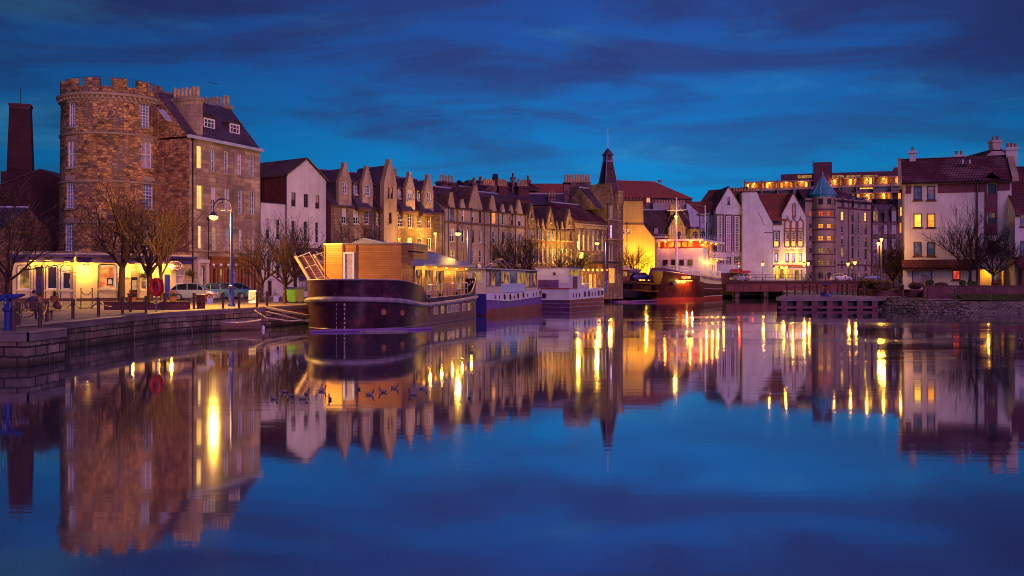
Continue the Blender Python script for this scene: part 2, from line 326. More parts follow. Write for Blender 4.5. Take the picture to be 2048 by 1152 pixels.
plain('lead', (0.20, 0.17, 0.28), 0.5, 0.2); plain('lead_bright', (0.52, 0.50, 0.66), 0.4, 0.3)
plain('white_paint', (0.70, 0.68, 0.76), 0.4, var=0.1); plain('brown_paint', (0.10, 0.035, 0.025), 0.45)
plain('black_iron', (0.025, 0.015, 0.03), 0.45, 0.3); plain('iron_red', (0.10, 0.035, 0.04), 0.55, 0.2, 0.4); plain('iron_blue', (0.03, 0.05, 0.30), 0.45, 0.1, 0.3)
plain('navy', (0.05, 0.025, 0.16), 0.35); plain('pot', (0.52, 0.30, 0.14), 0.8, var=0.4, scale=3); plain('pot_red', (0.36, 0.13, 0.08), 0.8, var=0.4, scale=3)
plain('door_blue', (0.02, 0.04, 0.42), 0.35); plain('shop_red', (0.24, 0.055, 0.03), 0.35, var=0.4)
plain('copper', (0.05, 0.26, 0.34), 0.5, 0.0, 0.3, 0.7)
glass('glass'); glass('glass_sky', (0.16, 0.20, 0.34), 0.12, 1.9, (0.05, 0.05, 0.10), 1.1); glass('glass_curtain', (0.46, 0.36, 0.42), 0.25, 1.5, (0.26, 0.19, 0.26), 1.6); glass('glass_dark', (0.03, 0.012, 0.022), 0.12, 1.7)
emit('lit_yellow', (1.0, 0.62, 0.06), 1.1, (1.0, 0.42, 0.03), 1.6); emit('lit_orange', (1.0, 0.36, 0.03), 0.95, (0.75, 0.16, 0.02), 2.0); emit('lit_red', (0.85, 0.10, 0.02), 0.9, (0.35, 0.02, 0.02), 2.0)
glass('car_glass', (.012, .012, .02), .2, 1.3); glass('glass_blind', (.50, .44, .46), .6, 1.4); emit('lit_faint', (.16, .09, .05), .6, (.07, .04, .05), 1.5); emit('lit_dim', (0.50, 0.26, 0.06), 0.6, (0.14, 0.06, 0.03), 1.4); emit('lit_pub', (0.55, 0.10, 0.03), 0.8, (1.0, 0.45, 0.08), 1.3); emit('lit_pink', (0.60, 0.14, 0.80), 1.2, (0.9, 0.5, 1.0), 2.0)
emit('bulb', (1.0, 0.44, 0.05), 6.0); emit('bulb_soft', (1.0, 0.40, 0.05), 3.6); emit('bulb_red', (1.0, 0.18, 0.02), 6.0); emit('sig_red', (1.0, 0.03, 0.02), 12.0); emit('sig_green', (0.10, 1.0, 0.35), 5.0)
def lamp(loc, power, color=(1.0, 0.55, 0.14), radius=0.15, parent=None):
    d = bpy.data.lights.new('lamp_light', 'POINT'); d.energy = power * 1.25; d.color = (color[0], color[1] * .86, color[2] * .4); d.shadow_soft_size = radius; d.specular_factor = 0.06
    o = bpy.data.objects.new('lamp_light', d); COL.objects.link(o); o.location = loc
    if parent is not None:
        o.parent = parent
    return o
# ================================================================ setting
def water():
    m, nt, b = newmat('river_water'); nt.nodes.remove(b); o = [n for n in nt.nodes if n.type == 'OUTPUT_MATERIAL'][0]
    geo = N(nt, 'ShaderNodeNewGeometry'); sp = N(nt, 'ShaderNodeSeparateXYZ'); L(nt, geo.outputs['Position'], sp.inputs[0])
    g = N(nt, 'ShaderNodeBsdfGlossy', distribution='GGX'); g.inputs['Color'].default_value = (0.94, 0.95, 0.98, 1)
    d = N(nt, 'ShaderNodeBsdfDiffuse'); d.inputs['Color'].default_value = (0.050, 0.060, 0.115, 1)
    lw = N(nt, 'ShaderNodeFresnel', i_IOR=2.9)
    mx = N(nt, 'ShaderNodeMixShader'); L(nt, M_(nt, 'MULTIPLY_ADD', lw.outputs[0], 0.50, 0.50), mx.inputs[0]); L(nt, d.outputs[0], mx.inputs[1]); L(nt, g.outputs[0], mx.inputs[2]); L(nt, mx.outputs[0], o.inputs[0])
    mp = N(nt, 'ShaderNodeMapping'); mp.inputs['Scale'].default_value = (0.10, 0.45, 1); L(nt, geo.outputs['Position'], mp.inputs[0])
    band = ramp(nt, [(0.50, 0.0), (0.66, 1.0)], noise(nt, mp.outputs[0], 0.35, 4, 0.6, 0.6))
    near = ramp(nt, [(0.0, 0.2), (0.32, 0.35), (0.5, 1.0), (0.75, 1.0), (0.9, 0.2)], M_(nt, 'DIVIDE', sp.outputs[1], 110.0))
    rx = ramp(nt, [(0.0, 0.25), (0.55, 0.35), (0.7, 1.0), (1.0, 1.0)], M_(nt, 'MULTIPLY_ADD', sp.outputs[0], 0.012, 0.5))
    amt = M_(nt, 'MULTIPLY', M_(nt, 'MULTIPLY', band.outputs[0], near.outputs[0]), rx.outputs[0])
    L(nt, M_(nt, 'MULTIPLY_ADD', amt, 0.10, 0.042), g.inputs['Roughness'])
    mp2 = N(nt, 'ShaderNodeMapping'); mp2.inputs['Scale'].default_value = (0.5, 2.2, 1); L(nt, geo.outputs['Position'], mp2.inputs[0])
    h = noise(nt, mp2.outputs[0], 1.0, 3, 0.5)
    bn = N(nt, 'ShaderNodeBump', i_Distance=0.02); L(nt, M_(nt, 'MULTIPLY_ADD', amt, 1.8, 0.03), bn.inputs['Strength']); L(nt, h, bn.inputs['Height'])
    L(nt, bn.outputs[0], g.inputs['Normal'])
    mb = MB(); mb.face([(-500, -60, 0), (500, -60, 0), (500, 900, 0), (-500, 900, 0)])
    tag(mb.build('river_water', m), 'still dark harbour water mirroring the quay', 'water', kind='structure')
water()
masonry('setts', (0.34, 0.26, 0.27), (0.20, 0.15, 0.18), (0.10, 0.07, 0.08), 0.30, 0.20, 0.015, 0.05, stain=0.4, rough=0.6, bmp=0.5)
plain('asphalt', (0.055, 0.045, 0.05), 0.7, bmp=0.2); plain('far_ground', (0.06, 0.05, 0.05), 0.9)
QE = [(-17.2, 35.5), (-17.2, 38.5), (-19.8, 38.6), (-20.0, 57.0), (-14.9, 74.0), (-4.5, 100.0), (1.5, 118.0), (13.0, 150.0), (16.5, 165.0)]
def land():
    mb = MB()
    for (x0, y0), (x1, y1) in zip(QE[:-1], QE[1:]):
        mb.face([(x0 - 0.55, y0, zq(y0)), (x1 - 0.55, y1, zq(y1)), (-400, y1, zq(y1)), (-400, y0, zq(y0))])
    tag(mb.build('quay_ground', M['setts']), 'stone setts paving the left quay', 'ground', kind='structure')
    mb = MB(); z = zq(100)
    mb.face([(-400, 165, z), (16.5, 165, z), (16.5, 186, z), (18, 230, z), (40, 300, z), (400, 420, z), (1500, 2500, z), (-1500, 2500, z), (-400, 300, z)])
    mb.face([(400, 420, z), (66, 197, z), (64, 184, z), (70, 150, z), (400, 150, z)])
    tag(mb.build('far_ground', M['far_ground']), 'dark ground behind the far buildings', 'ground', kind='structure')
    # quay wall and its coping
    t = thing('quay_wall', 'stained stone quay wall with coping stones along the left bank', 'quay wall')
    wl = MB(); cp = MB(); pts = [(-300, 35.5)] + QE
    for i, ((x0, y0), (x1, y1)) in enumerate(zip(pts[:-1], pts[1:])):
        dx, dy = x1 - x0, y1 - y0; ln = math.hypot(dx, dy); n = max(1, int(ln / 6))
        nx, ny = dy / ln, -dx / ln
        for k in range(n):
            a, b = k / n, (k + 1) / n; A = (x0 + dx * a, y0 + dy * a); B = (x0 + dx * b, y0 + dy * b)
            za, zb = zq(A[1]), zq(B[1])
            wl.face([(A[0], A[1], -2), (B[0], B[1], -2), (B[0], B[1], zb - 0.34), (A[0], A[1], za - 0.34)])
        e = 0.06; s0 = 0.0; s1 = 1.0
        A = Vector((x0, y0, 0)); B = Vector((x1, y1, 0)); nn = Vector((nx, ny, 0))
        rows = []
        for q in (A, B):
            z = zq(q.y)
            rows.append([q + nn * 0 + Vector((0, 0, z - 0.34)), q + nn * e + Vector((0, 0, z - 0.33)), q + nn * e + Vector((0, 0, z - 0.03)), q + nn * (e - 0.05) + Vector((0, 0, z + 0.012)), q - nn * 0.85 + Vector((0, 0, z + 0.012))])
        cp.grid(rows)
    wl.build('wall', M['quay_stone'], t, smooth=False); cp.build('coping', M['coping'], t)
land()
# distant hill
def hill():
    mb = MB(); D = 900; rows = []
    for j, yy in enumerate((0, 250)):
        r0, r1 = [], []
        for i in range(31):
            px = 1040 + i * 6; t = (px - 1117) / 45.0
            top = 395 - 33 * math.exp(-t * t) - 10 * math.exp(-((px - 1165) / 30.0) ** 2)
            r0.append((W(px, D), D + yy, 1.0)); r1.append((W(px, D), D + 60 + yy * 0.7, Z(top + (25 if yy else 0), D)))
        rows += ([r0, r1] if j == 0 else [r1, r0])
    tag(mb_grid(rows), 'blue wooded hill far behind the rooftops', 'hill', kind='structure')
def mb_grid(rows):
    mb = MB(); mb.grid(rows); return mb.build('distant_hill', plain('hill', (0.05, 0.03, 0.16), 0.9))
hill()
RW = random.Random(77)
# ================================================================ facades
class Fac:
    """a building front from one photo column at a distance to another; local x along it, y into it, z up"""
    def __init__(s, name, label, cat, a, b, zg=1.5, group=None):
        s.o = Vector((W(*a), a[1])); e = Vector((W(*b), b[1])); s.len = (e - s.o).length
        s.d = (e - s.o).normalized(); s.n = Vector((-s.d.y, s.d.x)); s.zg = zg
        s.root = thing(name, label, cat, (s.o.x, s.o.y, zg), math.atan2(s.d.y, s.d.x), group)
        s.holes = []; s.wc = 0
    def u(s, px, v=0.0):
        k = (px - 1024) / F; o = s.o + s.n * v
        # o.x + u d.x = k (o.y + u d.y)
        u = (k * o.y - o.x) / (s.d.x - k * s.d.y); return u, o.y + u * s.d.y
    def uz(s, px, py, v=0.0):
        u, D = s.u(px, v); return u, Z(py, D) - s.zg
    def z(s, px, py, v=0.0): return s.uz(px, py, v)[1]
    def rect(s, px0, px1, py0, py1, v=0.0):
        u0 = s.u(px0, v)[0]; u1 = s.u(px1, v)[0]; D = s.u((px0 + px1) / 2, v)[1]
        return u0, u1, Z(py1, D) - s.zg, Z(py0, D) - s.zg
    def win(s, px0, px1, py0, py1, pane='glass', frame='white_paint', nx=2, nz=4, v=0.0, reveal=0.16, hole=True, sill=True, fw=0.07, local=None, label=None, name='window', arch=0.0, surround=None, parent=None, lower=None):
        u0, u1, z0, z1 = local or s.rect(px0, px1, py0, py1, v)
        if lower is None and pane in ('glass_sky', 'glass_dark') and name == 'window' and RW.random() < .42: pane, lower = RW.choice(('glass_curtain', 'glass_blind', 'lit_faint')), (RW.choice((.45, .55, .7)), pane)
        if hole: s.holes.append((u0, u1, z0, z1))
        y = v + reveal - 0.07 if hole else v - 0.05
        mb = MB(); f = min(fw, (u1 - u0) * 0.16); bt = f * 0.45
        mb.box(u0, u0 + f, y, y + 0.09, z0, z1); mb.box(u1 - f, u1, y, y + 0.09, z0, z1)
        mb.box(u0 + f, u1 - f, y, y + 0.09, z0, z0 + f); mb.box(u0 + f, u1 - f, y, y + 0.09, z1 - f, z1)
        for i in range(1, nx):
            x = u0 + (u1 - u0) * i / nx; mb.box(x - bt / 2, x + bt / 2, y + 0.01, y + 0.07, z0 + f, z1 - f)
        for i in range(1, nz):
            z = z0 + (z1 - z0) * i / nz; t = bt * (1.6 if i * 2 == nz else 1); mb.box(u0 + f, u1 - f, y + 0.015, y + 0.075, z - t / 2, z + t / 2)
        w = mb.build(name, M[frame], parent or s.root, smooth=False)
        if label: w['label'] = label
        mb = MB(); yp = y + 0.06
        if lower:
            zm = z0 + (z1 - z0) * lower[0]
            mb.face([(u0, yp, zm), (u1, yp, zm), (u1, yp, z1), (u0, yp, z1)], 0); mb.face([(u0, yp, z0), (u1, yp, z0), (u1, yp, zm), (u0, yp, zm)], 1)
            mb.build('pane', [M[pane], M[lower[1]]], w, smooth=False)
        else:
            mb.face([(u0, yp, z0), (u1, yp, z0), (u1, yp, z1), (u0, yp, z1)]); mb.build('pane', M[pane], w, smooth=False)
        if sill:
            mb = MB(); mb.box(u0 - 0.12, u1 + 0.12, v - 0.09, v + (reveal - 0.075 if hole else -0.052), z0 - 0.16, z0 - 0.003); mb.build('sill', M[s.trim], w, smooth=False)
        if surround:
            q = surround; mb = MB(); U = [(u0 - q, z0), (u0 - .003, z0), (u0 - .003, z1 + .003), (u1 + .003, z1 + .003), (u1 + .003, z0), (u1 + q, z0), (u1 + q, z1 + q), (u0 - q, z1 + q)]
            mb.grid([[(x, v - .045, z) for x, z in U], [(x, v - .002, z) for x, z in U]], 0, True)
            for i, j, k, l in ((0, 1, 2, 7), (2, 3, 6, 7), (3, 4, 5, 6)): mb.face([(U[n][0], v - .045, U[n][1]) for n in (i, j, k, l)])
            mb.build('surround', M[s.trim], w, smooth=False)
        return w
    trim = 'trim_stone'
    def wall(s, outline, depth, mat, name='wall', v=0.0, holes=None, reveal=0.16, side=None, zlow=-1.2, parent=None):
        """front polygon (local u,z) with the window holes cut out, run back to a solid body"""
        holes = s.holes if holes is None else holes
        holes = [h for h in holes]
        polys = [[Vector((u, z, 0)) for u, z in outline]] + [[Vector((h[0], h[2], 0)), Vector((h[0], h[3], 0)), Vector((h[1], h[3], 0)), Vector((h[1], h[2], 0))] for h in holes]
        flat = [p for q in polys for p in q]; mb = MB()
        for t in tessellate_polygon(polys): mb.face([(flat[i].x, v, flat[i].y) for i in t])
        n = len(outline)
        for i in range(n):
            a, b = outline[i], outline[(i + 1) % n]
            mb.face([(a[0], v, a[1]), (b[0], v, b[1]), (b[0], v + depth, b[1]), (a[0], v + depth, a[1])], 1 if side else 0)
        for t in tessellate_polygon(polys[:1]): mb.face([(flat[i].x, v + depth, flat[i].y) for i in t][::-1])
        for (u0, u1, z0, z1) in holes:
            y1 = v + reveal
            mb.face([(u0, v, z0), (u0, y1, z0), (u0, y1, z1), (u0, v, z1)]); mb.face([(u1, v, z0), (u1, v, z1), (u1, y1, z1), (u1, y1, z0)])
            mb.face([(u0, v, z1), (u0, y1, z1), (u1, y1, z1), (u1, v, z1)]); mb.face([(u0, v, z0), (u1, v, z0), (u1, y1, z0), (u0, y1, z0)])
        return mb.build(name, [M[mat], M[side]] if side else M[mat], parent or s.root, smooth=False)
    def part(s, name, mat, fn, parent=None, smooth=True):
        mb = MB(); fn(mb); return mb.build(name, M[mat] if isinstance(mat, str) else [M[q] for q in mat], parent or s.root, smooth=smooth)
    def bx(s, name, mat, *boxes, parent=None):
        mb = MB()
        for b in boxes: mb.box(*b)
        return mb.build(name, M[mat], parent or s.root, smooth=False)
    def roof(s, u0, u1, y0, y1, ze, zr, mat, over=0.25, gable=None, yr=None, name='roof', ridge='lead_bright', hip=0.0, th=0.12):
        """pitched roof with its ridge along the front"""
        yr = (y0 + y1) / 2 if yr is None else yr; sl = (zr - ze) / (yr - y0)
        mb = MB(); a = y0 - over; b = y1 + over; zl = ze - over * sl; zb = ze - over * (zr - ze) / (y1 - yr)
        mb.slab((u0, a, zl), (u1, a, zl), (u1 - hip, yr, zr), (u0 + hip, yr, zr), th)
        mb.slab((u1, b, zb), (u0, b, zb), (u0 + hip, yr, zr), (u1 - hip, yr, zr), th)
        if hip:
            mb.face([(u0, a, zl), (u0 + hip, yr, zr), (u0, b, zb)]); mb.face([(u1, a, zl), (u1, b, zb), (u1 - hip, yr, zr)])
        r = mb.build(name, M[mat], s.root, smooth=False)
        if ridge:
            mb = MB(); mb.tube([(u0 + hip, yr, zr + 0.02), (u1 - hip, yr, zr + 0.02)], 0.13, 6); mb.build('ridge', M[ridge], r)
        if gable:
            for u, q in ((u0 + 0.02, 0.3), (u1 - 0.02, -0.3)):
                mb = MB(); T = [[(uu, y0, ze - 0.1), (uu, y1, ze - 0.1), (uu, yr, zr - th * 0.6)] for uu in (u, u + q)]
                mb.grid(T, 0, True); mb.face(T[0]); mb.face(T[1]); mb.build('gable', M[gable], s.root, smooth=False)
        return r
    def chimney(s, u0, u1, y0, y1, z0, z1, npots, mat='old_chimney', pot='pot', ph=0.9, pr=0.16, rows=1):
        mb = MB(); mb.box(u0, u1, y0, y1, z0, z1 - 0.35); mb.box(u0 - 0.12, u1 + 0.12, y0 - 0.12, y1 + 0.12, z1 - 0.35, z1 - 0.15); mb.box(u0 - 0.04, u1 + 0.04, y0 - 0.04, y1 + 0.04, z1 - 0.15, z1)
        c = mb.build('chimney', M[mat], s.root, smooth=False)
        long_x = (u1 - u0) >= (y1 - y0)
        for k in range(npots):
            t = (k + 0.5) / npots
            x, y = ((u0 + (u1 - u0) * t, (y0 + y1) / 2) if long_x else ((u0 + u1) / 2, y0 + (y1 - y0) * t))
            h = ph * (1 + 0.12 * math.sin(k * 2.3)); mb = MB()
            mb.lathe([(pr * 1.15, z1), (pr, z1 + 0.12), (pr * 0.85, z1 + h - 0.12), (pr * 1.1, z1 + h - 0.06), (pr * 0.95, z1 + h), (pr * 0.6, z1 + h)], x, y, 10)
            mb.build('chimney_pot', M[pot], c)
        return c
    def cstack(s, px0, px1, py_top, py_bot, v0, dv, npots, **kw):
        u0 = s.u(px0, v0)[0]; u1 = s.u(px1, v0)[0]; D = s.u((px0 + px1) / 2, v0)[1]
        return s.chimney(u0, u1, v0, v0 + dv, Z(py_bot, D) - s.zg, Z(py_top, D) - s.zg, npots, **kw)
    def pipe(s, px, py0, py1, mat='black_iron', r=0.07):
        u, zt = s.uz(px, py0); zb = s.z(px, py1); mb = MB(); mb.tube([(u, -0.10, zb), (u, -0.10, zt)], r, 6); mb.box(u - 0.14, u + 0.14, -0.2, -0.02, zt, zt + 0.25)
        return mb.build('drainpipe', M[mat], s.root)
    def text(s, body, u, y, z, size, mat, parent=None, name='lettering', ext=0.01, ax='CENTER'):
        return text_obj(body, (u, y, z), size, mat, parent or s.root, name, ext, ax)
def text_obj(body, loc, size, mat, parent, name='lettering', ext=0.01, ax='CENTER', rz=0.0, rx=90):
    c = bpy.data.curves.new('lettering_curve', 'FONT'); c.body = body; c.size = size; c.extrude = ext; c.align_x = ax; c.align_y = 'CENTER'; c.resolution_u = 2
    tmp = bpy.data.objects.new('lettering_tmp', c); me = bpy.data.meshes.new_from_object(tmp); bpy.data.objects.remove(tmp); o = bpy.data.objects.new(name, me); COL.objects.link(o); o.location = loc; o.rotation_euler = (R(rx), 0, rz); o.parent = parent; me.materials.clear()
    me.materials.append(M[mat]); return o
# ================================================================ round tower
def tower():
    cx, cy, zg = W(225.5, 95), 95.0, 1.5
    t = thing('round_tower', 'round castellated sandstone tower rising behind the low lit pub', 'tower', (cx, cy, zg))
    def ang(px, R_):
        k = (px - 1024) / F                      # first hit of the viewing ray with the cylinder
        A = k * k + 1; B = -2 * (k * cx + cy); C = cx * cx + cy * cy - R_ * R_
        D = (-B - math.sqrt(max(B * B - 4 * A * C, 0))) / (2 * A)
        return math.atan2(D * k - cx, -(D - cy)), D          # angle from the near side, positive to the right
    wins = [(135, 150, 205, 253, 3, 8, 'glass_sky'), (282.5, 301, 207, 255, 3, 8, 'glass_sky'), (133.5, 149.5, 281, 334, 2, 2, 'glass_curtain'), (284, 305, 283, 335, 2, 2, 'glass_curtain'),
            (132, 148, 360, 416, 3, 8, 'glass_sky'), (287, 307, 362, 418, 3, 8, 'glass_sky'), (130.5, 146, 446, 502, 3, 8, 'glass_sky'), (289, 308, 448, 504, 3, 8, 'glass_dark')]
    Rb = 4.66; cells = []
    for (a, b, c, d, nx, nz, g) in wins:
        a0, D0 = ang(a, Rb); a1, D1 = ang(b, Rb); D = (D0 + D1) / 2
        cells.append((a0, a1, Z(d, D) - zg, Z(c, D) - zg, nx, nz, g))
    def rad(z): return 4.74 - 0.012 * z
    S = lambda a, r, z: (r * math.sin(a), -r * math.cos(a), z)
    an = sorted(set([-math.pi + i * math.pi / 36 for i in range(73)] + [c[0] for c in cells] + [c[1] for c in cells]))
    zs = sorted(set([-0.5, 3, 18.3] + [c[2] for c in cells] + [c[3] for c in cells]))
    mb = MB()
    for i in range(len(an) - 1):
        for j in range(len(zs) - 1):
            am = (an[i] + an[i + 1]) / 2; zm = (zs[j] + zs[j + 1]) / 2
            if any(c[0] < am < c[1] and c[2] < zm < c[3] for c in cells): continue
            mb.face([S(an[i], rad(zs[j]), zs[j]), S(an[i + 1], rad(zs[j]), zs[j]), S(an[i + 1], rad(zs[j + 1]), zs[j + 1]), S(an[i], rad(zs[j + 1]), zs[j + 1])])
    for (a0, a1, z0, z1, *_) in cells:
        r0, r1 = rad(z0), rad(z1); q = 0.28
        mb.face([S(a0, r0, z0), S(a0, r1, z1), S(a0, r1 - q, z1), S(a0, r0 - q, z0)]); mb.face([S(a1, r0, z0), S(a1, r0 - q, z0), S(a1, r1 - q, z1), S(a1, r1, z1)])
        mb.face([S(a0, r1, z1), S(a1, r1, z1), S(a1, r1 - q, z1), S(a0, r1 - q, z1)]); mb.face([S(a0, r0, z0), S(a0, r0 - q, z0), S(a1, r0 - q, z0), S(a1, r0, z0)])
    mb.build('wall', M['tower_stone'], t, ang=30)
    for (a0, a1, z0, z1, nx, nz, g) in cells:
        am = (a0 + a1) / 2; r = (rad(z0) + rad(z1)) / 2 - 0.20; hw = r * math.sin((a1 - a0) / 2)
        p = S(am, r, 0); e = Vector((math.cos(am), math.sin(am), 0)); n = Vector((math.sin(am), -math.cos(am), 0))
        def put(mb, x0, x1, za, zb, d0, d1):
            pts = [Vector(p) + e * x + n * d + Vector((0, 0, z)) for z in (za, zb) for d in (d0, d1) for x in (x0, x1)]
            for q in ((0, 1, 3, 2), (4, 6, 7, 5), (0, 4, 5, 1), (2, 3, 7, 6), (0, 2, 6, 4), (1, 5, 7, 3)): mb.face([pts[i] for i in q])
        mb = MB(); f = 0.06
        put(mb, -hw, -hw + f, z0, z1, 0, .08); put(mb, hw - f, hw, z0, z1, 0, .08); put(mb, -hw + f, hw - f, z0, z0 + f, 0, .08); put(mb, -hw + f, hw - f, z1 - f, z1, 0, .08)
        for i in range(1, nx): x = -hw + 2 * hw * i / nx; put(mb, x - .02, x + .02, z0 + f, z1 - f, .01, .06)
        for i in range(1, nz): z = z0 + (z1 - z0) * i / nz; h = .045 if i * 2 == nz else .02; put(mb, -hw + f, hw - f, z - h, z + h, .012, .065)
        w = mb.build('window', M['white_paint'], t, smooth=False)
        mb = MB(); mb.face([Vector(p) + e * x + n * .02 + Vector((0, 0, z)) for x, z in ((-hw, z0), (hw, z0), (hw, z1), (-hw, z1))]); mb.build('pane', M[g], w, smooth=False)
        mb = MB(); put(mb, -hw - .12, hw + .12, z0 - .17, z0 - .005, .1, .32); mb.build('sill', M['trim_stone'], w, smooth=False); mb = MB(); put(mb, -hw - .15, hw + .15, z1 + .01, z1 + .42, .15, .215); mb.build('lintel', M['trim_stone'], w, smooth=False)
    def ring(name, prof, mat):
        mb = MB(); mb.lathe(prof, 0, 0, 72); return mb.build(name, M[mat], t)
    D = 90
    for py in (263, 360, 443): 
        z = Z(py, D) - zg; r = rad(z); ring('string_course', [(r - .05, z - .14), (r + .10, z - .10), (r + .14, z + .04), (r - .05, z + .10)], 'trim_stone')
    zc = Z(186, 89.9) - zg; r = rad(zc)
    ring('cornice', [(r - .1, zc - .55), (r + .02, zc - .5), (r + .02, zc - .12), (r + .36, zc - .05), (r + .40, zc + .16), (r + .1, zc + .28), (r - .1, zc + .28)], 'trim_stone')
    mb = MB()
    for k in range(64):
        a = 2 * math.pi * k / 64; e = Vector((math.cos(a), math.sin(a), 0)); n = Vector((math.sin(a), -math.cos(a), 0)); b = len(mb.v)
        pts = [n * (r + d) + e * x + Vector((0, 0, z)) for z in (zc - .34, zc - .08) for d in (-.02, .26) for x in (-.11, .11)]
        for q in ((0, 1, 3, 2), (4, 6, 7, 5), (0, 4, 5, 1), (2, 3, 7, 6), (0, 2, 6, 4), (1, 5, 7, 3)): mb.face([pts[i] for i in q])
    mb.build('corbel_table', M['trim_stone'], t, smooth=False)
    z0 = zc + .28; zb = Z(169, 90) - zg; zt = Z(153, 90.2) - zg; ro = r + .05; ri = ro - .45; mb = MB()
    K = 12; seq = []
    for k in range(144):
        a0 = 2 * math.pi * k / 144; a1 = 2 * math.pi * (k + 1) / 144; ph = ((k + 4) % 12)
        top = zt if ph < 6.9 else zb
        if ph == 6: top = zt
        for (ra, rb, fl) in ((ro, ro, 0), (ri, ri, 1)): mb.face([S(a0, ra, z0), S(a1, ra, z0), S(a1, ra, top), S(a0, ra, top)])
        mb.face([S(a0, ro, top), S(a1, ro, top), S(a1, ri, top), S(a0, ri, top)])
        if ph in (0, 7):
            mb.face([S(a0, ro, zb), S(a0, ro, zt), S(a0, ri, zt), S(a0, ri, zb)])
    mb.build('battlement', M['tower_stone'], t, ang=30)
    mb = MB(); mb.lathe([(0.01, z0 + .1), (ri - .01, z0 + .1)], 0, 0, 48); mb.build('roof', M['lead'], t)
    # quatrefoil panel
    a, Dq = ang(214, 4.6); zq_ = Z(225, Dq) - zg; n = Vector((math.sin(a), -math.cos(a), 0)); e = Vector((math.cos(a), math.sin(a), 0)); c = n * (rad(zq_) - .03) + Vector((0, 0, zq_))
    def quat(r_, d, off): return [c + e * (math.cos(b) * (off + r_ * abs(math.cos(2 * b)) ** 0.6)) + Vector((0, 0, math.sin(b) * (off + r_ * abs(math.cos(2 * b)) ** 0.6))) + n * d for b in [2 * math.pi * i / 64 for i in range(64)]]
    mb = MB(); mb.grid([quat(.34, .06, .36), quat(.34, .20, .34), quat(.30, .20, .24), quat(.30, .05, .20)], 0, True); q = mb.build('quatrefoil', M['trim_stone'], t)
    mb = MB(); mb.face(quat(.30, .06, .22)); mb.build('panel', M['tower_stone'], q)
    mb = MB()
    for k in range(90):
        a = -1.9 + k * .06; mb.tube([S(a, ri + .1, zb), S(a, ri + .1, zt + .12)], .012, 3)
    mb.grid([[S(-1.9 + k * .06, ri + .09, z) for k in range(91)] for z in (zt + .10, zt + .13)]); mb.build('railing', M['black_iron'], t)
tower()
# ================================================================ dark brick range and its stack, far left
f = Fac('brick_warehouse', 'dark brick gabled warehouse beside the round tower', 'warehouse', (-40, 106), (122, 106))
f.win(0, 6, 470, 500, pane='glass_dark', frame='brown_paint', nx=1, nz=2); f.win(24, 40, 452, 500, pane='glass_dark', frame='brown_paint', nx=1, nz=2)
o = [(0, -1), (f.len, -1), f.uz(122, 357), f.uz(80, 340), f.uz(-40, 388)]
f.wall(o, 14, 'dark_brick')
f.part('roof', 'slate_warm', lambda mb: (mb.slab((o[3][0], -.1, o[3][1] + .15), (o[4][0] - .3, -.1, o[4][1] + .1), (o[4][0] - .3, 14, o[4][1] + .1), (o[3][0], 14, o[3][1] + .15), .15), mb.slab((o[2][0] + .3, -.1, o[2][1]), (o[3][0], -.1, o[3][1] + .15), (o[3][0], 14, o[3][1] + .15), (o[2][0] + .3, 14, o[2][1]), .15)), smooth=False)
f.bx('chimney', 'dark_brick', (f.u(10)[0] - 2, f.u(10)[0] + 1.2, 3, 4, 10, f.z(0, 336)))
D = 125; mb = MB(); zt = Z(212, D); zb = Z(352, D) - 6
t = thing('factory_chimney', 'tall tapering brick factory chimney behind the brick warehouse', 'chimney stack', (W(41.5, D), D, 0), 0.35)
mb.grid([[(sx * r, sy * r, z) for sx, sy in ((-1, -1), (1, -1), (1, 1), (-1, 1))] for r, z in ((1.72, 0.5), (1.66, zb), (1.18, zt - .5))], 0, True); mb.build('shaft', M['dark_brick'], t, smooth=False)
mb = MB(); mb.box(-1.2, 1.2, -1.2, 1.2, zt - .52, zt - .1); mb.box(-1.28, 1.28, -1.28, 1.28, zt - .1, zt + .12); mb.build('cap', M['side_stone'], t, smooth=False)
mb = MB(); mb.tube([(0, 0, zt), (0, 0, zt + 2.2)], .04, 4); mb.build('lightning_rod', M['black_iron'], t)
f = Fac('stone_gatehouse', 'rough stone house cut off by the photo edge behind the bare tree', 'house', (-60, 90), (9, 90))
f.wall([(0, -1), (f.len, -1), f.uz(9, 452), (0, f.uz(9, 452)[1])], 9, 'rubble'); f.roof(0, f.len, 0, 9, f.z(9, 452), f.z(9, 452) + 2, 'slate', gable='rubble')
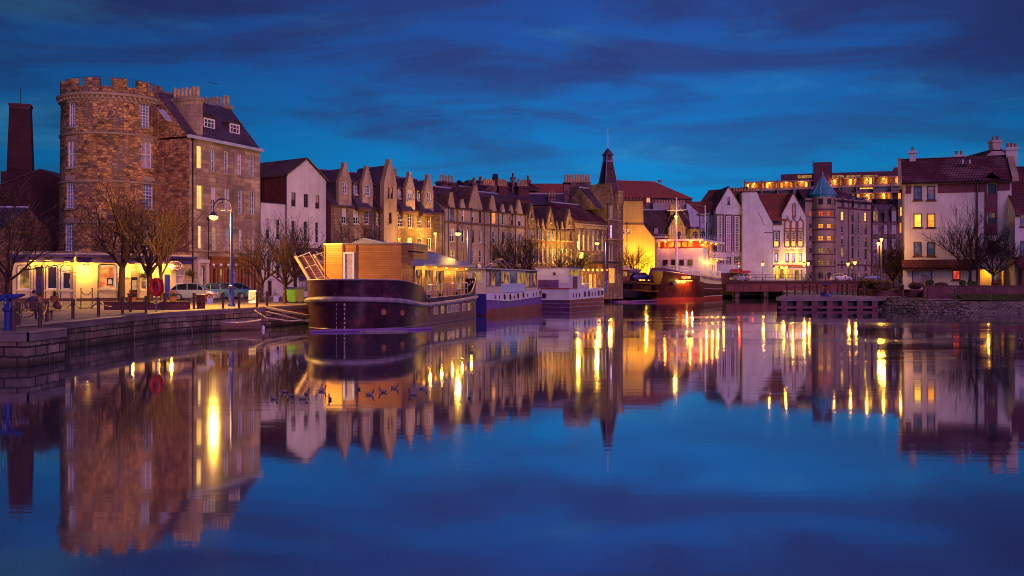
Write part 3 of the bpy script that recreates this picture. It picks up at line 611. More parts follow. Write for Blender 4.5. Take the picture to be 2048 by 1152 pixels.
# ================================================================ pub
def arch_frame(mb, u0, u1, z0, z1, y, t=.06, d=.05, r=.28):
    pts = [(u0, y, z0), (u0, y, z1 - r)] + [(u0 + r - r * math.cos(a), y, z1 - r + r * math.sin(a)) for a in (R(30), R(60), R(90))] + [(u1 - r + r * math.sin(a), y, z1 - r + r * math.cos(a)) for a in (0, R(30), R(60), R(90))] + [(u1, y, z0)]
    mb.tube(pts, t, 4)
def pub():
    zg = 1.5
    f = Fac('corner_pub', 'low cream lit pub with dark fascia below the round tower', 'pub', (25, 84), (152, 84), zg); f.trim = 'pub_cream'
    g = Fac('seafood_bistro', 'cream lit bistro with blue door and oval hanging sign', 'restaurant', (152, 83.6), (383, 91.4), zg); g.trim = 'pub_cream'
    f.win(36, 60, 532, 579, pane='lit_dim', nx=1, nz=1, lower=None, fw=.1); f.win(92.5, 114.5, 532, 579, pane='glass_dark', nx=1, nz=1, fw=.1); f.win(123, 143.5, 532, 579, pane='glass_dark', nx=1, nz=1, fw=.1)
    for (a, b) in ((94, 113), (124.5, 142)): pass
    u0, u1, z0, z1 = f.rect(70, 85.5, 533, 596); f.holes.append((u0, u1, 0.12, z1))
    d = f.bx('door', 'navy', (u0, u1, .12, .16, .12, z1 - .75)); f.bx('fanlight', 'glass_dark', (u0, u1, .13, .15, z1 - .72, z1), parent=d)
    for (q, cols) in ((f, [(34, 62), (68, 87), (91, 116), (121.5, 145)]),):
        for a, b in cols:
            mb = MB(); x0, x1, za, zb = q.rect(a, b, 530, 597); arch_frame(mb, x0, x1, .25, zb, -.02, .035); mb.build('moulding', M['black_iron'], q.root)
            mb = MB()
            if a != 68: mb.box(x0 + .15, x1 - .15, -.03, -.004, .3, .85); mb.build('panel', M['pub_cream'], q.root, smooth=False)
    zt = f.z(90, 505); zf0 = f.z(90, 525); zf1 = f.z(90, 514)
    f.wall([(0, -1), (f.len, -1), (f.len, zt), (0, zt)], 4.5, 'pub_cream')
    for q in (f, g):
        e = 0.05 if q is f else .35
        q.bx('fascia', 'navy', (0.02, q.len - .02, -.12, -.003, zf0, zf1)); q.bx('cornice', 'navy', (-.02, q.len + e, -.42, -.003, zf1 + .003, zf1 + .16)); q.bx('plinth', 'dark_trim', (0.02, q.len - .02, -.06, -.003, -.2, .22))
        q.bx('lead_flashing', 'lead', (0, q.len + e - .03, -.38, .1, zf1 + .163, zf1 + .22))
        q.bx('parapet_cap', 'trim_stone', (.01, q.len - .01, -.05, .3, zt + .003, zt + .09))
    # wall washers under the fascia
    def washer(q, px, py, p, ln=.5, c=(1, .62, .12)):
        u, z = q.uz(px, py, -.3); mb = MB(); mb.box(u - ln / 2, u + ln / 2, -.46, -.30, z + .02, z + .12); b = mb.build('wall_lamp', M['black_iron'], q.root, smooth=False)
        mb = MB(); mb.box(u - ln / 2 + .04, u + ln / 2 - .04, -.44, -.32, z - .02, z + .019); mb.build('lamp_glow', M['bulb_soft'], b, smooth=False)
        lamp((u, -.62, z - .25), p, c, .1, b)
    washer(f, 66, 521, 38); washer(f, 95, 521, 48); washer(f, 135, 523, 52)
    washer(g, 172, 531, 200); washer(g, 262, 529, 85); washer(g, 293, 529, 55); washer(g, 339, 528, 95); washer(g, 318, 529, 60)
    # right hand front
    g.win(198, 231.5, 532, 577, pane='lit_pub', nx=1, nz=1, fw=.1)
    g.win(352, 370, 533, 568, pane='glass_curtain', nx=1, nz=2, fw=.08); g.win(282, 295, 545, 579, pane='lit_dim', nx=1, nz=2, fw=.08)
    u0, u1, z0, z1 = g.rect(329, 341, 534, 583); g.holes.append((u0, u1, .12, z1))
    d = g.bx('door', 'door_blue', (u0, u1, .1, .15, .12, z1 - .7)); g.bx('fanlight', 'lit_yellow', (u0, u1, .11, .14, z1 - .67, z1), parent=d)
    mb = MB(); x0, x1, za, zb = g.rect(196, 234, 529, 595); arch_frame(mb, x0, x1, .25, zb, -.02, .04); mb.build('moulding', M['black_iron'], g.root)
    g.wall([(0, -1), (g.len, -1), (g.len, zt), (0, zt)], 4.5, 'pub_cream')
    for px in (149, 271, 375):
        q = f if px == 149 else g
        mb = MB(); c = q.u(px)[0]
        for k in range(9): 
            w_ = .42 if k % 2 else .36; mb.box(c - w_, min(c + w_, q.len - .003), -.05, -.003, .25 + k * .40, .62 + k * .40)
        mb.build('quoin', M['trim_stone'], q.root, smooth=False)
    # inside the big window: pictures and lamps stay simple
    x0, x1, za, zb = g.rect(213, 228, 556, 571); g.bx('picture_frame', 'black_iron', (x0 + .1, x1, .135, .15, za, zb)); g.bx('picture_print', 'white_paint', (x0 + .2, x1 - .1, .125, .134, za + .12, zb - .12))
    # oval sign on a bracket
    t = thing('oval_sign', 'oval hanging sign with gilt rim over the blue door', 'sign', g.root.matrix_world.to_translation() if False else (0, 0, 0))
    u, z = g.uz(350, 531, -.7); v = Vector((g.o.x, g.o.y, 0)) + Vector((g.d.x, g.d.y, 0)) * u + Vector((g.n.x, g.n.y, 0)) * -.7
    t.location = (v.x, v.y, z + zg); t.rotation_euler = (0, 0, 0.12)
    a = .62; b = .42; mb = MB(); mb.grid([[(r * a * math.cos(k * math.pi / 16), y, r * b * math.sin(k * math.pi / 16)) for k in range(32)] for r, y in ((.9, -.04), (.93, -.07), (1, -.05), (1, .05), (.93, .07), (.9, .04))], 0, True); mb.build('rim', plain('gilt', (.70, .48, .16), .4, .3), t)
    mb = MB(); mb.face([(.91 * a * math.cos(k * math.pi / 16), -.03, .91 * b * math.sin(k * math.pi / 16)) for k in range(32)]); mb.face([(.91 * a * math.cos(k * math.pi / 16), .03, .91 * b * math.sin(k * math.pi / 16)) for k in range(32)]); mb.build('board', M['navy'], t)
    text_obj('fishers', (0, -.045, 0), .34, 'gilt', t); mb = MB(); mb.tube([(0, .05, b + .04), (0, .8, b + .04)], .03, 6); mb.tube([(0, 0, b - .02), (0, 0, b + .05)], .02, 6); mb.build('bracket', M['black_iron'], t)
    g.text('OPEN', g.u(252)[0] + .1, -.02, g.z(252, 557), .22, 'brown_paint')
    # menu board
    u, z = g.uz(268, 570, -.25); v = Vector((g.o.x, g.o.y, 0)) + Vector((g.d.x, g.d.y, 0)) * u + Vector((g.n.x, g.n.y, 0)) * -.25
    t = thing('menu_board', 'tall dark menu board standing by the bistro wall', 'menu board', (v.x, v.y, zg), math.atan2(g.d.y, g.d.x))
    mb = MB(); mb.box(-.26, .26, -.06, 0, .15, 2.0); mb.lathe([(.26, -.06), (.26, 0)], 0, 0, 12, 0, 0, math.pi); mb.build('frame', M['black_iron'], t); mb = MB(); mb.box(-.2, .2, -.075, -.063, .9, 1.75); mb.build('menu', plain('menu_paper', (.5, .52, .35), .6, var=.5, scale=6), t)
    for px, py in ((289, 550), (382, 546)):
        u, z = g.uz(px, py, -.3); v = Vector((g.o.x, g.o.y, 0)) + Vector((g.d.x, g.d.y, 0)) * u + Vector((g.n.x, g.n.y, 0)) * -.3
        t = thing('hanging_basket', 'leafy hanging basket ' + ('between the bistro quoins and the trees' if px == 289 else 'at the far end of the bistro front'), 'hanging basket', (v.x, v.y, z + zg), math.atan2(g.d.y, g.d.x))
        mb = MB(); mb.lathe([(.02, -.28), (.2, -.2), (.3, 0), (.02, .02)], 0, 0, 10); mb.build('basket', M['iron_red'], t)
        random.seed(px); mb = MB()
        for k in range(160):
            p = Vector((random.gauss(0, .2), random.gauss(0, .16), random.gauss(.02, .13))); q_ = Vector((random.gauss(0, 1), random.gauss(0, 1), random.gauss(0, 1))).normalized() * .08; r_ = q_.orthogonal().normalized() * .05; mb.face([p - q_, p + r_, p + q_, p - r_])
        mb.build('foliage', MATS.get('basket_leaf') or plain('basket_leaf', (.05, .09, .02), .7), t, smooth=False); mb = MB(); mb.tube([(0, .28, .45), (0, 0, .4), (0, 0, 0)], .015, 4); mb.build('bracket', M['black_iron'], t)
    return g
bistro = pub()
# ================================================================ tall ashlar corner house
f = Fac('georgian_tenement', 'tall ashlar tenement with two dormers and yellow lit end windows', 'tenement', (378, 93), (520.5, 103), 1.5)
ze = f.z(378, 276)
rows = [[(393.5, 404.5, 291, 337), (421, 430.5, 298, 343), (447.5, 457, 302, 347), (474, 484, 307, 350), (500, 509, 310, 353)],
        [(393.6, 405.5, 370, 418), (422, 432.5, 373, 421), (449, 459, 376, 425), (475.7, 485, 379, 427), (501, 510, 383, 429)],
        [(396, 404, 451, 497), (424, 433, 453, 500), (451, 459, 455, 501), (478, 485, 458, 502), (504, 511, 459, 503)]]
for i, row in enumerate(rows):
    for j, r_ in enumerate(row):
        pn = 'lit_yellow' if j == 0 else ('lit_dim' if (i, j) == (2, 1) else 'glass_curtain' if (i + j) % 3 == 0 else 'glass_sky')
        f.win(*r_, pane=pn, nx=2, nz=4, fw=.06, reveal=.2)
f.win(399, 412, 535, 571, local=(f.u(399.5)[0], f.u(412)[0], .1, f.z(406, 533)), pane='lit_dim', nx=1, nz=2, fw=.12, reveal=.4, sill=False, name='door')
sh0, sh1, shz = f.u(419)[0], f.u(519)[0], f.z(470, 514)
for k in range(7):
    a = sh0 + .35 + (sh1 - sh0 - .5) * k / 7; f.win(0, 0, 0, 0, local=(a, a + (sh1 - sh0 - .5) / 7 - .34, .5, shz - 1.15), pane=('glass_dark', 'lit_dim', 'glass_dark', 'glass_curtain', 'glass_dark', 'glass_dark', 'glass_dark')[k], frame='shop_red', nx=1, nz=3, fw=.08, sill=False, name='shop_window')
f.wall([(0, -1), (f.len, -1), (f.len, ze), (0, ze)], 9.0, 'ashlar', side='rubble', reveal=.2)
f.bx('string_course', 'trim_stone', (-.05, f.len + .05, -.12, -.003, f.z(400, 503), f.z(400, 500)))
f.bx('eaves_cornice', 'lead_bright', (-.25, f.len + .2, -.34, -.003, ze + .003, ze + .30))
mb = MB(); mb.box(sh0, sh1, -.22, -.004, shz - .9, shz - .25); mb.box(sh0 - .1, sh1 + .1, -.4, -.004, shz - .247, shz); 
for k in range(8):
    a = sh0 + (sh1 - sh0 - .3) * k / 7; mb.box(a, a + .28, -.17, -.004, 0, shz - .903)
mb.box(sh0 + .3, sh1 - .3, -.12, -.004, 0, .45); sf = mb.build('shopfront', M['shop_red'], f.root, smooth=False)
for px in (425.5, 440, 455, 470.5):
    u, z = f.uz(px, 530, -.25); mb = MB(); mb.sphere((u, -.36, z), .16, 8); mb.build('globe_lamp', plain('opal', (.75, .68, .6), .3) if 'opal' not in M else M['opal'], sf)
f.bx('door_surround', 'white_harl', (f.u(395.5)[0], f.u(398.6)[0], -.14, -.003, 0, f.z(398, 526)), (f.u(412.6)[0], f.u(416)[0], -.14, -.003, 0, f.z(398, 526)), (f.u(395)[0], f.u(416.5)[0], -.2, -.003, f.z(398, 526) + .003, f.z(398, 519)))
f.pipe(384, 280, 590); f.pipe(415.5, 440, 520, r=.05)
zr = ze + 4.7; f.roof(-.15, f.len + .1, 0, 9, ze + .28, zr, 'slate', gable='rubble', over=.15, ridge='lead', yr=3.8)
f.chimney(1.25, 2.1, .15, 3.3, ze - .1, f.z(375, 195.5, 1.5), 7, 'ashlar', ph=.95, pr=.17); f.chimney(10.2, 11.05, 3.7, 7.9, ze + 1.5, f.z(430, 212, 5.5), 9, 'ashlar', ph=.95, pr=.17)
for (a, b, c, d) in ((408, 430, 237, 273), (460, 479.5, 248, 283.5)):
    v = 1.15; u0, u1, z0, z1 = f.rect(a, b, c, d, v)
    mb = MB(); mb.box(u0 - .12, u1 + .12, v + .06, v + 3.2, z0 - .4, z1 + .12); dm = mb.build('dormer', M['slate_warm'], f.root, smooth=False)
    f.win(0, 0, 0, 0, local=(u0, u1, z0, z1), v=v + .05, hole=False, pane='glass_sky', nx=3, nz=4, sill=False, fw=.14, parent=dm, name='dormer_window')
    mb = MB(); um = (u0 + u1) / 2; mb.slab((u0 - .3, v - .12, z1 + .10), (um, v - .12, z1 + .55), (um, v + 3.6, z1 + .55), (u0 - .3, v + 3.6, z1 + .10), .1); mb.slab((um, v - .12, z1 + .55), (u1 + .3, v - .12, z1 + .10), (u1 + .3, v + 3.6, z1 + .10), (um, v + 3.6, z1 + .55), .1); mb.face([(u0 - .2, v, z1 + .08), (u1 + .2, v, z1 + .08), (um, v, z1 + .46)]); mb.build('dormer_roof', M['slate'], dm, smooth=False)
f.part('skylight', 'lead_bright', lambda mb: mb.slab((f.u(338, .8)[0], 1.2, ze + 1.55), (f.u(338, .8)[0] + .9, 1.2, ze + 1.55), (f.u(338, .8)[0] + .9, 2.1, ze + 2.6), (f.u(338, .8)[0], 2.1, ze + 2.6), .08))
mb = MB(); u = f.u(420, 4.4)[0]; zz = zr + 2.4; mb.tube([(u, 4.5, zz - 2), (u, 4.5, zz)], .025, 4); mb.tube([(u - .1, 4.5, zz), (u + 1.5, 4.5, zz - .02)], .02, 4)
for k in range(6): mb.tube([(u + .2 * k, 4.3, zz), (u + .2 * k, 4.7, zz)], .012, 3)
mb.build('aerial', M['black_iron'], f.root)
# ================================================================ white gabled house
f = Fac('white_gabled_house', 'white rendered house with a plain pointed gable to the quay', 'house', (521.5, 103.5), (652, 110.5), 1.5); f.trim = 'white_harl'
for r_ in ((582.5, 591.6, 385, 413), (607.5, 616.5, 388, 415), (630.5, 639, 391, 417.5)): f.win(*r_, pane='glass_dark', frame='brown_paint', nx=2, nz=4, fw=.06)
for r_ in ((532, 540.6, 437, 478), (552.7, 561, 439, 480), (583, 591, 441, 482), (607.5, 616, 442.5, 484), (630.5, 638, 444, 485.5)): f.win(*r_, pane='glass_dark', frame='white_paint', nx=1, nz=3, fw=.05)
for r_ in ((533.5, 542, 517, 556), (553, 561, 517, 557)): f.win(*r_, pane='glass_dark', frame='white_paint', nx=1, nz=3, fw=.05, label=None)
f.win(0, 0, 0, 0, local=(f.u(536)[0], f.u(544)[0], .1, f.z(540, 561)), pane='glass_dark', frame='brown_paint', nx=1, nz=1, sill=False, name='door')
f.win(0, 0, 0, 0, local=(f.u(598)[0], f.u(630)[0], .6, f.z(614, 505)), pane='lit_pink' if False else 'glass_curtain', frame='navy', nx=4, nz=2, sill=False, name='shop_window', fw=.12)
u0 = f.u(572)[0]; zl = f.z(546, 408); A, B, Cc = f.uz(572, 349), f.uz(612, 317.5), (f.len, f.z(652, 361))
f.wall([(0, -1), (f.len, -1), Cc, B, A, (u0, zl), (0, zl)], 8.5, 'white_harl')
f.bx('attic_wall', 'red_brick', (u0 - .06, u0 - .003, .02, 8.5, zl + .01, A[1] - .06))
def g_roof(mb):
    o = .28
    for p, q, s_ in ((A, B, -1), (Cc, B, 1)):
        sl = (q[1] - p[1]) / abs(q[0] - p[0]); e = (p[0] + s_ * .2, p[1] - .2 * sl + .13); mb.slab((e[0], -o, e[1]), (q[0], -o, q[1] + .13), (q[0], 8.7, q[1] + .13), (e[0], 8.7, e[1]), .15)
f.part('roof', 'slate_warm', g_roof, smooth=False)
f.bx('lean_to_roof', 'lead', (.02, u0 - .07, .05, 8.4, zl + .004, zl + .10))
f.bx('shop_fascia', 'purple_band', (f.u(588)[0], f.u(651)[0], -.18, -.003, f.z(610, 501), f.z(610, 496)))
f.bx('banner', 'navy', (f.u(597)[0], f.u(631)[0], -.08, -.02, f.z(614, 560), f.z(614, 503)))
f.pipe(571, 352, 590)
# ================================================================ crow stepped brown stone range
def crow(f, px0, px1, py_base, apx, apy, win_=None, v=-.12, depth=3.5, mat='brown_stone', roofm='slate', steps=7, zroof=None, pane='glass_sky', slits=None, straight=False, cap=True, ys=None):
    """gable with stepped skews set on the wall head, its own little roof running back"""
    u0 = f.u(px0, v)[0]; u1 = f.u(px1, v)[0]; zb = f.z((px0 + px1) / 2, py_base, v); um, zt = f.uz(apx, apy, v); um = (u0 + u1) / 2 if not straight else um
    top = zt - (.55 if cap else 0); hw = (u1 - u0) / 2; zs = zb
    out = [(u0, zb), (u1, zb)]
    if ys: zs = f.z(apx, ys, v)
    if win_:
        w0, w1, wz0, wz1 = f.rect(*win_[:4], v); zs = max(zb, wz1 - (wz1 - wz0) * win_[4]) if len(win_) > 4 else wz1 + .2
    if straight: out += [(u1, zs), (um, zt), (u0, zs)]
    else:
        sw = (hw - .22) / steps; shh = (top - zs) / steps
        for k in range(steps): out += [(u1 - k * sw, zs + k * shh), (u1 - k * sw, zs + (k + 1) * shh)] if k else [(u1, zs + shh)]
        out += [(um + .2, top), (um + .2, zt), (um - .2, zt), (um - .2, top)]
        for k in reversed(range(steps)): out += [(u0 + k * sw, zs + (k + 1) * shh), (u0 + k * sw, zs + k * shh)] if k else [(u0, zs + shh)]
    hs = []
    if win_: hs.append((w0, w1, wz0, wz1))
    if slits: hs += [f.rect(*q, v) for q in slits]
    g = f.wall(out, depth * .12 if not straight else .4, mat, 'gable', v, hs, .14)
    if win_: f.win(0, 0, 0, 0, local=hs[0], v=v, hole=False, pane=pane, nx=2, nz=3, sill=True, fw=.07, parent=g) if False else _w(f, hs[0], v, pane, g)
    for h in hs[1 if win_ else 0:]: _w(f, h, v, 'glass_dark', g, 1, 1, 'brown_paint')
    vb = v + (depth * .12 if not straight else .4); q = .12; rt = top - .1 if not straight else zt - .1
    mb = MB(); mb.slab((u0 - .02, vb, zs + .05), (um, vb, rt), (um, v + depth, rt), (u0 - .02, v + depth, zs + .05), .1); mb.slab((um, vb, rt), (u1 + .02, vb, zs + .05), (u1 + .02, v + depth, zs + .05), (um, v + depth, rt), .1)
    mb.build('gable_roof', M[roofm], g, smooth=False)
    if zs > zb + .2:
        mb = MB(); mb.box(u0 + .02, u1 - .02, vb, v + depth, zb, zs); mb.build('cheek', M[roofm], g, smooth=False)
    return g
def _w(f, h, v, pane, par, nx=2, nz=3, frame='white_paint'):
    s = f.holes; f.holes = []; w = f.win(0, 0, 0, 0, local=h, v=v, pane=pane, nx=nx, nz=nz, frame=frame, fw=.07, parent=par, reveal=.14); f.holes = s; return w
f = Fac('crow_stepped_range', 'long brown stone range with crow stepped gables and slate dormers', 'tenement', (662, 110.5), (888, 123), 1.5); cs = f
ze = f.z(690, 409)
for r_ in ((684, 693, 417, 447), (707, 717, 419.5, 447.5), (729, 738, 422, 447.5), (752, 761, 423, 450), (796, 806, 426.5, 453.5), (816, 824.5, 428, 455), (835, 843.6, 430, 455.7), (853.5, 862, 431, 456)):
    f.win(*r_, pane='lit_dim' if r_[0] == 752 else 'glass_dark', nx=2, nz=4, fw=.05)
for px in (689, 712, 733.5, 756.5, 801, 820, 839.5, 858): f.win(px - 4.5, px + 4.5, 476, 500, pane='glass_dark', nx=2, nz=3, fw=.05)
for px in (697, 735, 815, 850): f.win(px - 6, px + 6, 535, 565, pane='lit_dim' if px == 850 else 'glass_dark', nx=2, nz=2, fw=.05, frame='brown_paint')
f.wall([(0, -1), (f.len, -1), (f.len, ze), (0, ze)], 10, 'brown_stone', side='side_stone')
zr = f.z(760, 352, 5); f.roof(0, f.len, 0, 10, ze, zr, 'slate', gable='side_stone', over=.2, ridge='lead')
for (a, b, yb, ax, ay, wn) in ((678, 703, 412, 690, 324.5, (685, 695, 364.5, 387)), (725, 745.5, 413, 733.7, 331, (730, 740, 370, 392)), (812, 830, 420, 819.7, 343.5, (816, 825, 380.5, 401)), (849, 867, 425, 856.5, 348.5, (854, 862, 385, 404))):
    crow(f, a, b, yb, ax, ay, wn + (0.0,), depth=4.5, mat='pink_harl')
crow(f, 768, 793.5, 590, 778.7, 318, None, v=-.9, depth=6.0, mat='pink_harl', slits=[(775.5, 779, 374.5, 397.7), (782, 786, 374.5, 397.7), (778, 783.5, 424.7, 447.5)], steps=8, ys=368)
for (a, b, c, d) in ((707.6, 717.5, 367, 389), (751, 761, 372, 394), (795.5, 804.5, 378, 397), (835, 843.6, 382, 402)):
    v = .75; u0, u1, z0, z1 = f.rect(a, b, c, d, v); mb = MB(); mb.box(u0 - .35, u1 + .35, v + .06, v + 3, z0 - .3, z1 + .15); dm = mb.build('dormer', M['slate'], f.root, smooth=False)
    _w(f, (u0, u1, z0, z1), v - .08, 'glass_sky', dm)
    mb = MB(); mb.slab((u0 - .5, v - .3, z1 + .1), (u1 + .5, v - .3, z1 + .1), (u1 + .5, v + 3.4, z1 + 1.6), (u0 - .5, v + 3.4, z1 + 1.6), .12); mb.build('dormer_roof', M['slate'], dm, smooth=False)
    mb = MB(); zz = z0 - .15; zl = z0 - 1.55; P_ = [(u0 - .55, -.75, zl), (u1 + .75, -.75, zl), (u1 + .35, .8, zz), (u0 - .35, .8, zz)]; mb.slab(*P_, .1); mb.face([(u0 - .55, -.75, zl - .1), (u0 - .35, .8, zz - .1), (u0 - .35, .8, zl - .1)]); mb.face([(u1 + .75, -.75, zl - .1), (u1 + .35, .8, zl - .1), (u1 + .35, .8, zz - .1)]); mb.build('slate_skirt', M['slate'], dm, smooth=False)
    mb = MB(); mb.box(u0 - .45, u1 + .65, -.7, -.002, zl - .35, zl - .12); mb.build('oriel_base', M['dark_trim'], dm, smooth=False)
f.pipe(766, 412, 560); f.pipe(884, 425, 560); f.pipe(748, 412, 560, r=.05)
f.chimney(f.len - 5.2, f.len - 2.6, 5.2, 6.2, zr - 1.5, f.z(826, 355, 5), 4)
# ================================================================ pink range with pointed gablets
f = Fac('gableted_range', 'pink rendered range with pointed gablets and a dark string course', 'tenement', (889.5, 124), (1053, 138), 1.5)
ze = f.z(900, 414)
W1 = ((900, 909.5, 417, 443), (924, 929, 418.6, 443.5), (943.6, 948.6, 420, 444.7), (958, 963.7, 422, 446), (984.5, 991.5, 425, 447.4), (1004, 1009, 426, 449.6), (1022, 1026.5, 428, 451), (1036, 1042.8, 429, 453))
W2 = ((899.6, 909.5, 457, 484), (923.6, 929, 459, 484.5), (943.6, 948.7, 459.5, 486), (958, 963.8, 460.5, 486.4), (984, 991, 462.7, 487.6), (1004, 1008.6, 463.5, 489), (1021, 1026, 465, 489), (1036.5, 1042.7, 466, 490))
W3 = ((899.6, 909.5, 499, 523), (923.6, 929, 499, 523), (943.6, 948.7, 500, 525), (958, 963.8, 500, 525), (984, 991, 502, 526.5), (1004, 1008.6, 503, 527), (1021, 1026, 503.5, 527.5), (1036.5, 1042.7, 504, 528))
for i, rw in enumerate((W1, W2, W3)):
    for j, r_ in enumerate(rw): f.win(*r_, pane='lit_orange' if (i, j) == (0, 4) else 'lit_dim' if (i, j) in ((2, 1), (2, 0)) else 'glass_sky' if (i + j) % 4 == 0 else 'glass_dark', nx=1 if r_[1] - r_[0] < 7 else 2, nz=2, fw=.06, frame='white_paint' if (i + j) % 3 else 'brown_paint')
for px in (905, 950, 985, 1030): f.win(px - 7, px + 7, 538, 566, pane='glass_dark', frame='shop_red', nx=2, nz=2, sill=False, name='shop_window')
f.wall([(0, -1), (f.len, -1), (f.len, ze), (0, ze)], 10, 'pink_harl')
f.bx('string_course', 'dark_trim', (-.05, f.len + .05, -.18, -.003, f.z(900, 446), f.z(900, 442.5))); f.bx('ground_cornice', 'dark_trim', (-.02, f.len, -.2, -.003, f.z(905, 534), f.z(905, 530)))
zr = f.z(900, 377, 5); f.roof(0, f.len, 0, 10, ze, zr, 'slate_warm', gable='pink_harl', over=.15)
for (a, b, yb, ax, ay) in ((898.5, 911, 416.5, 903, 384), (922, 931.5, 416, 926, 398), (940, 966, 419, 952, 369.5), (980.5, 994, 424, 986, 391), (1003, 1011, 426, 1006.5, 408), (1020, 1028, 428, 1024, 409.5), (1032, 1046.5, 429, 1038, 399)):
    crow(f, a, b, yb, (a + b) / 2, ay, None, v=-.05, depth=4.2 if b - a > 9 else 2.2, mat='pink_harl', roofm='slate_warm', straight=True)
for px in (895.5, 913, 941, 967.5, 980, 995.5, 1019, 1030, 1050): f.pipe(px, 416 + (px - 895) * .08, 565, r=.055)
f.cstack(885.5, 913.5, 363.5, 392, 5.2, 1.2, 5); f.cstack(972, 992, 371, 400, 6, 1.1, 5)
# ================================================================ rubble range with steep gables
f = Fac('steep_gabled_range', 'rubble stone range with three steep gables and small spikes', 'tenement', (1054, 138.5), (1149.5, 148), 1.5)
ze = f.z(1060, 455)
for px in (1057, 1067, 1077, 1086.6, 1097, 1106, 1115, 1125, 1133, 1142):
    dy = (px - 1057) * .035; f.win(px - 2, px + 2, 457 + dy, 479 + dy, pane='lit_dim' if px in (1115, 1125) else 'glass_sky', nx=1, nz=2, fw=.06)
    f.win(px - 2, px + 2, 497 + dy * .6, 525 + dy * .5, pane='lit_dim' if px > 1110 else 'glass_curtain', nx=1, nz=2, fw=.06)
for px in (1066, 1090, 1115, 1138): f.win(px - 8, px + 8, 540, 566, pane='lit_orange' if px > 1100 else 'lit_dim', frame='shop_red', nx=3, nz=2, sill=False, name='shop_window')
f.wall([(0, -1), (f.len, -1), (f.len, ze), (0, ze)], 10, 'brown_stone')
f.bx('string_course', 'dark_trim', (0, f.len, -.18, -.003, f.z(1060, 483), f.z(1060, 479.5))); f.bx('shop_fascia', 'purple_band', (0, f.len, -.25, -.003, f.z(1060, 537), f.z(1060, 531)))
zr = f.z(1080, 421, 4.5); f.roof(0, f.len, 0, 9, ze, zr, 'slate_warm', gable='brown_stone', over=.1)
for (a, b, ay) in ((1053.5, 1073.5, 404), (1091.5, 1111.5, 412), (1129.5, 1148.5, 417)): crow(f, a, b, 456 + (a - 1054) * .025, (a + b) / 2, ay, None, v=-.08, depth=5, mat='brown_stone', roofm='slate_warm', straight=True, slits=[((a + b) / 2 - 1.2, (a + b) / 2 + 1.2, ay + 24, ay + 33)])
for (a, ay) in ((1076.5, 435), (1086.3, 435.7), (1114.5, 440), (1124.6, 440.5)): crow(f, a - 3.6, a + 3.6, 456.5 + (a - 1054) * .03, a, ay, None, v=-.06, depth=2.0, mat='brown_stone', roofm='slate_warm', straight=True)
for px in (1073.8, 1082, 1091, 1112, 1120, 1129): f.pipe(px, 456, 566, r=.05)
# ================================================================ hall with lancets and fringe cornice
f = Fac('lancet_hall', 'low stone hall with tall pointed lancet windows and plum roof', 'hall', (1150, 148.5), (1213, 155), 1.5)
zt = f.z(1160, 440)
for px in (1158.5, 1167.5, 1177, 1186, 1195, 1205):
    dy = (px - 1158) * .06; u0, u1, z0, z1 = f.rect(px - 2.1, px + 2.1, 469 + dy, 500 + dy * .4); f.win(0, 0, 0, 0, local=(u0, u1, z0, z1), pane='lit_yellow' if px < 1170 else 'lit_dim', nx=2, nz=4, fw=.05)
    f.part('lancet_head', 'trim_stone', lambda mb: (mb.face([(u0 - .12, -.06, z1), (u1 + .12, -.06, z1), ((u0 + u1) / 2, -.06, z1 + .95)]), mb.face([(u0, -.064, z1 + .003), (u1, -.064, z1 + .003), ((u0 + u1) / 2, -.064, z1 + .7)])))
for k in range(6): f.win(0, 0, 0, 0, local=(.3 + k * 1.15, 1.2 + k * 1.15, .4, 2.9), pane=('lit_yellow', 'lit_orange', 'lit_dim')[k % 3], frame='shop_red', nx=2, nz=3, sill=False, name='shop_window')
f.wall([(0, -1), (f.len, -1), (f.len, zt), (0, zt)], 9, 'brown_stone')
f.bx('cornice', 'trim_stone', (0, f.len, -.3, -.003, f.z(1160, 449.5), f.z(1160, 447))); mb = MB()
for k in range(26): mb.box(.1 + k * f.len / 26, .1 + k * f.len / 26 + .13, -.14, -.004, f.z(1160, 456), f.z(1160, 450) )
mb.build('fringe', M['trim_stone'], f.root, smooth=False)
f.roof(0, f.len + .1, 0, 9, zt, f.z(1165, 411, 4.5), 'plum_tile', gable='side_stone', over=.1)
f.bx('canopy', 'black_iron', (1.2, f.len, -2.2, -.004, f.z(1185, 527), f.z(1185, 523)))
for k in range(6):
    u, z = f.uz(1167.5 + k * 9.1, 540, -2.0); b = f.part('string_bulb', 'bulb_red', lambda mb: mb.sphere((u, -2.0, z), .16, 6))
lamp((2.5, -2.6, f.z(1180, 545)), 200, (1, .45, .1), .3, f.root); lamp((5.5, -2.6, f.z(1180, 545)), 200, (1, .5, .15), .3, f.root)
f.bx('lit_sign', 'bulb_soft', (f.u(1156)[0], f.u(1161)[0], -.5, -.2, f.z(1158, 517), f.z(1158, 505)))
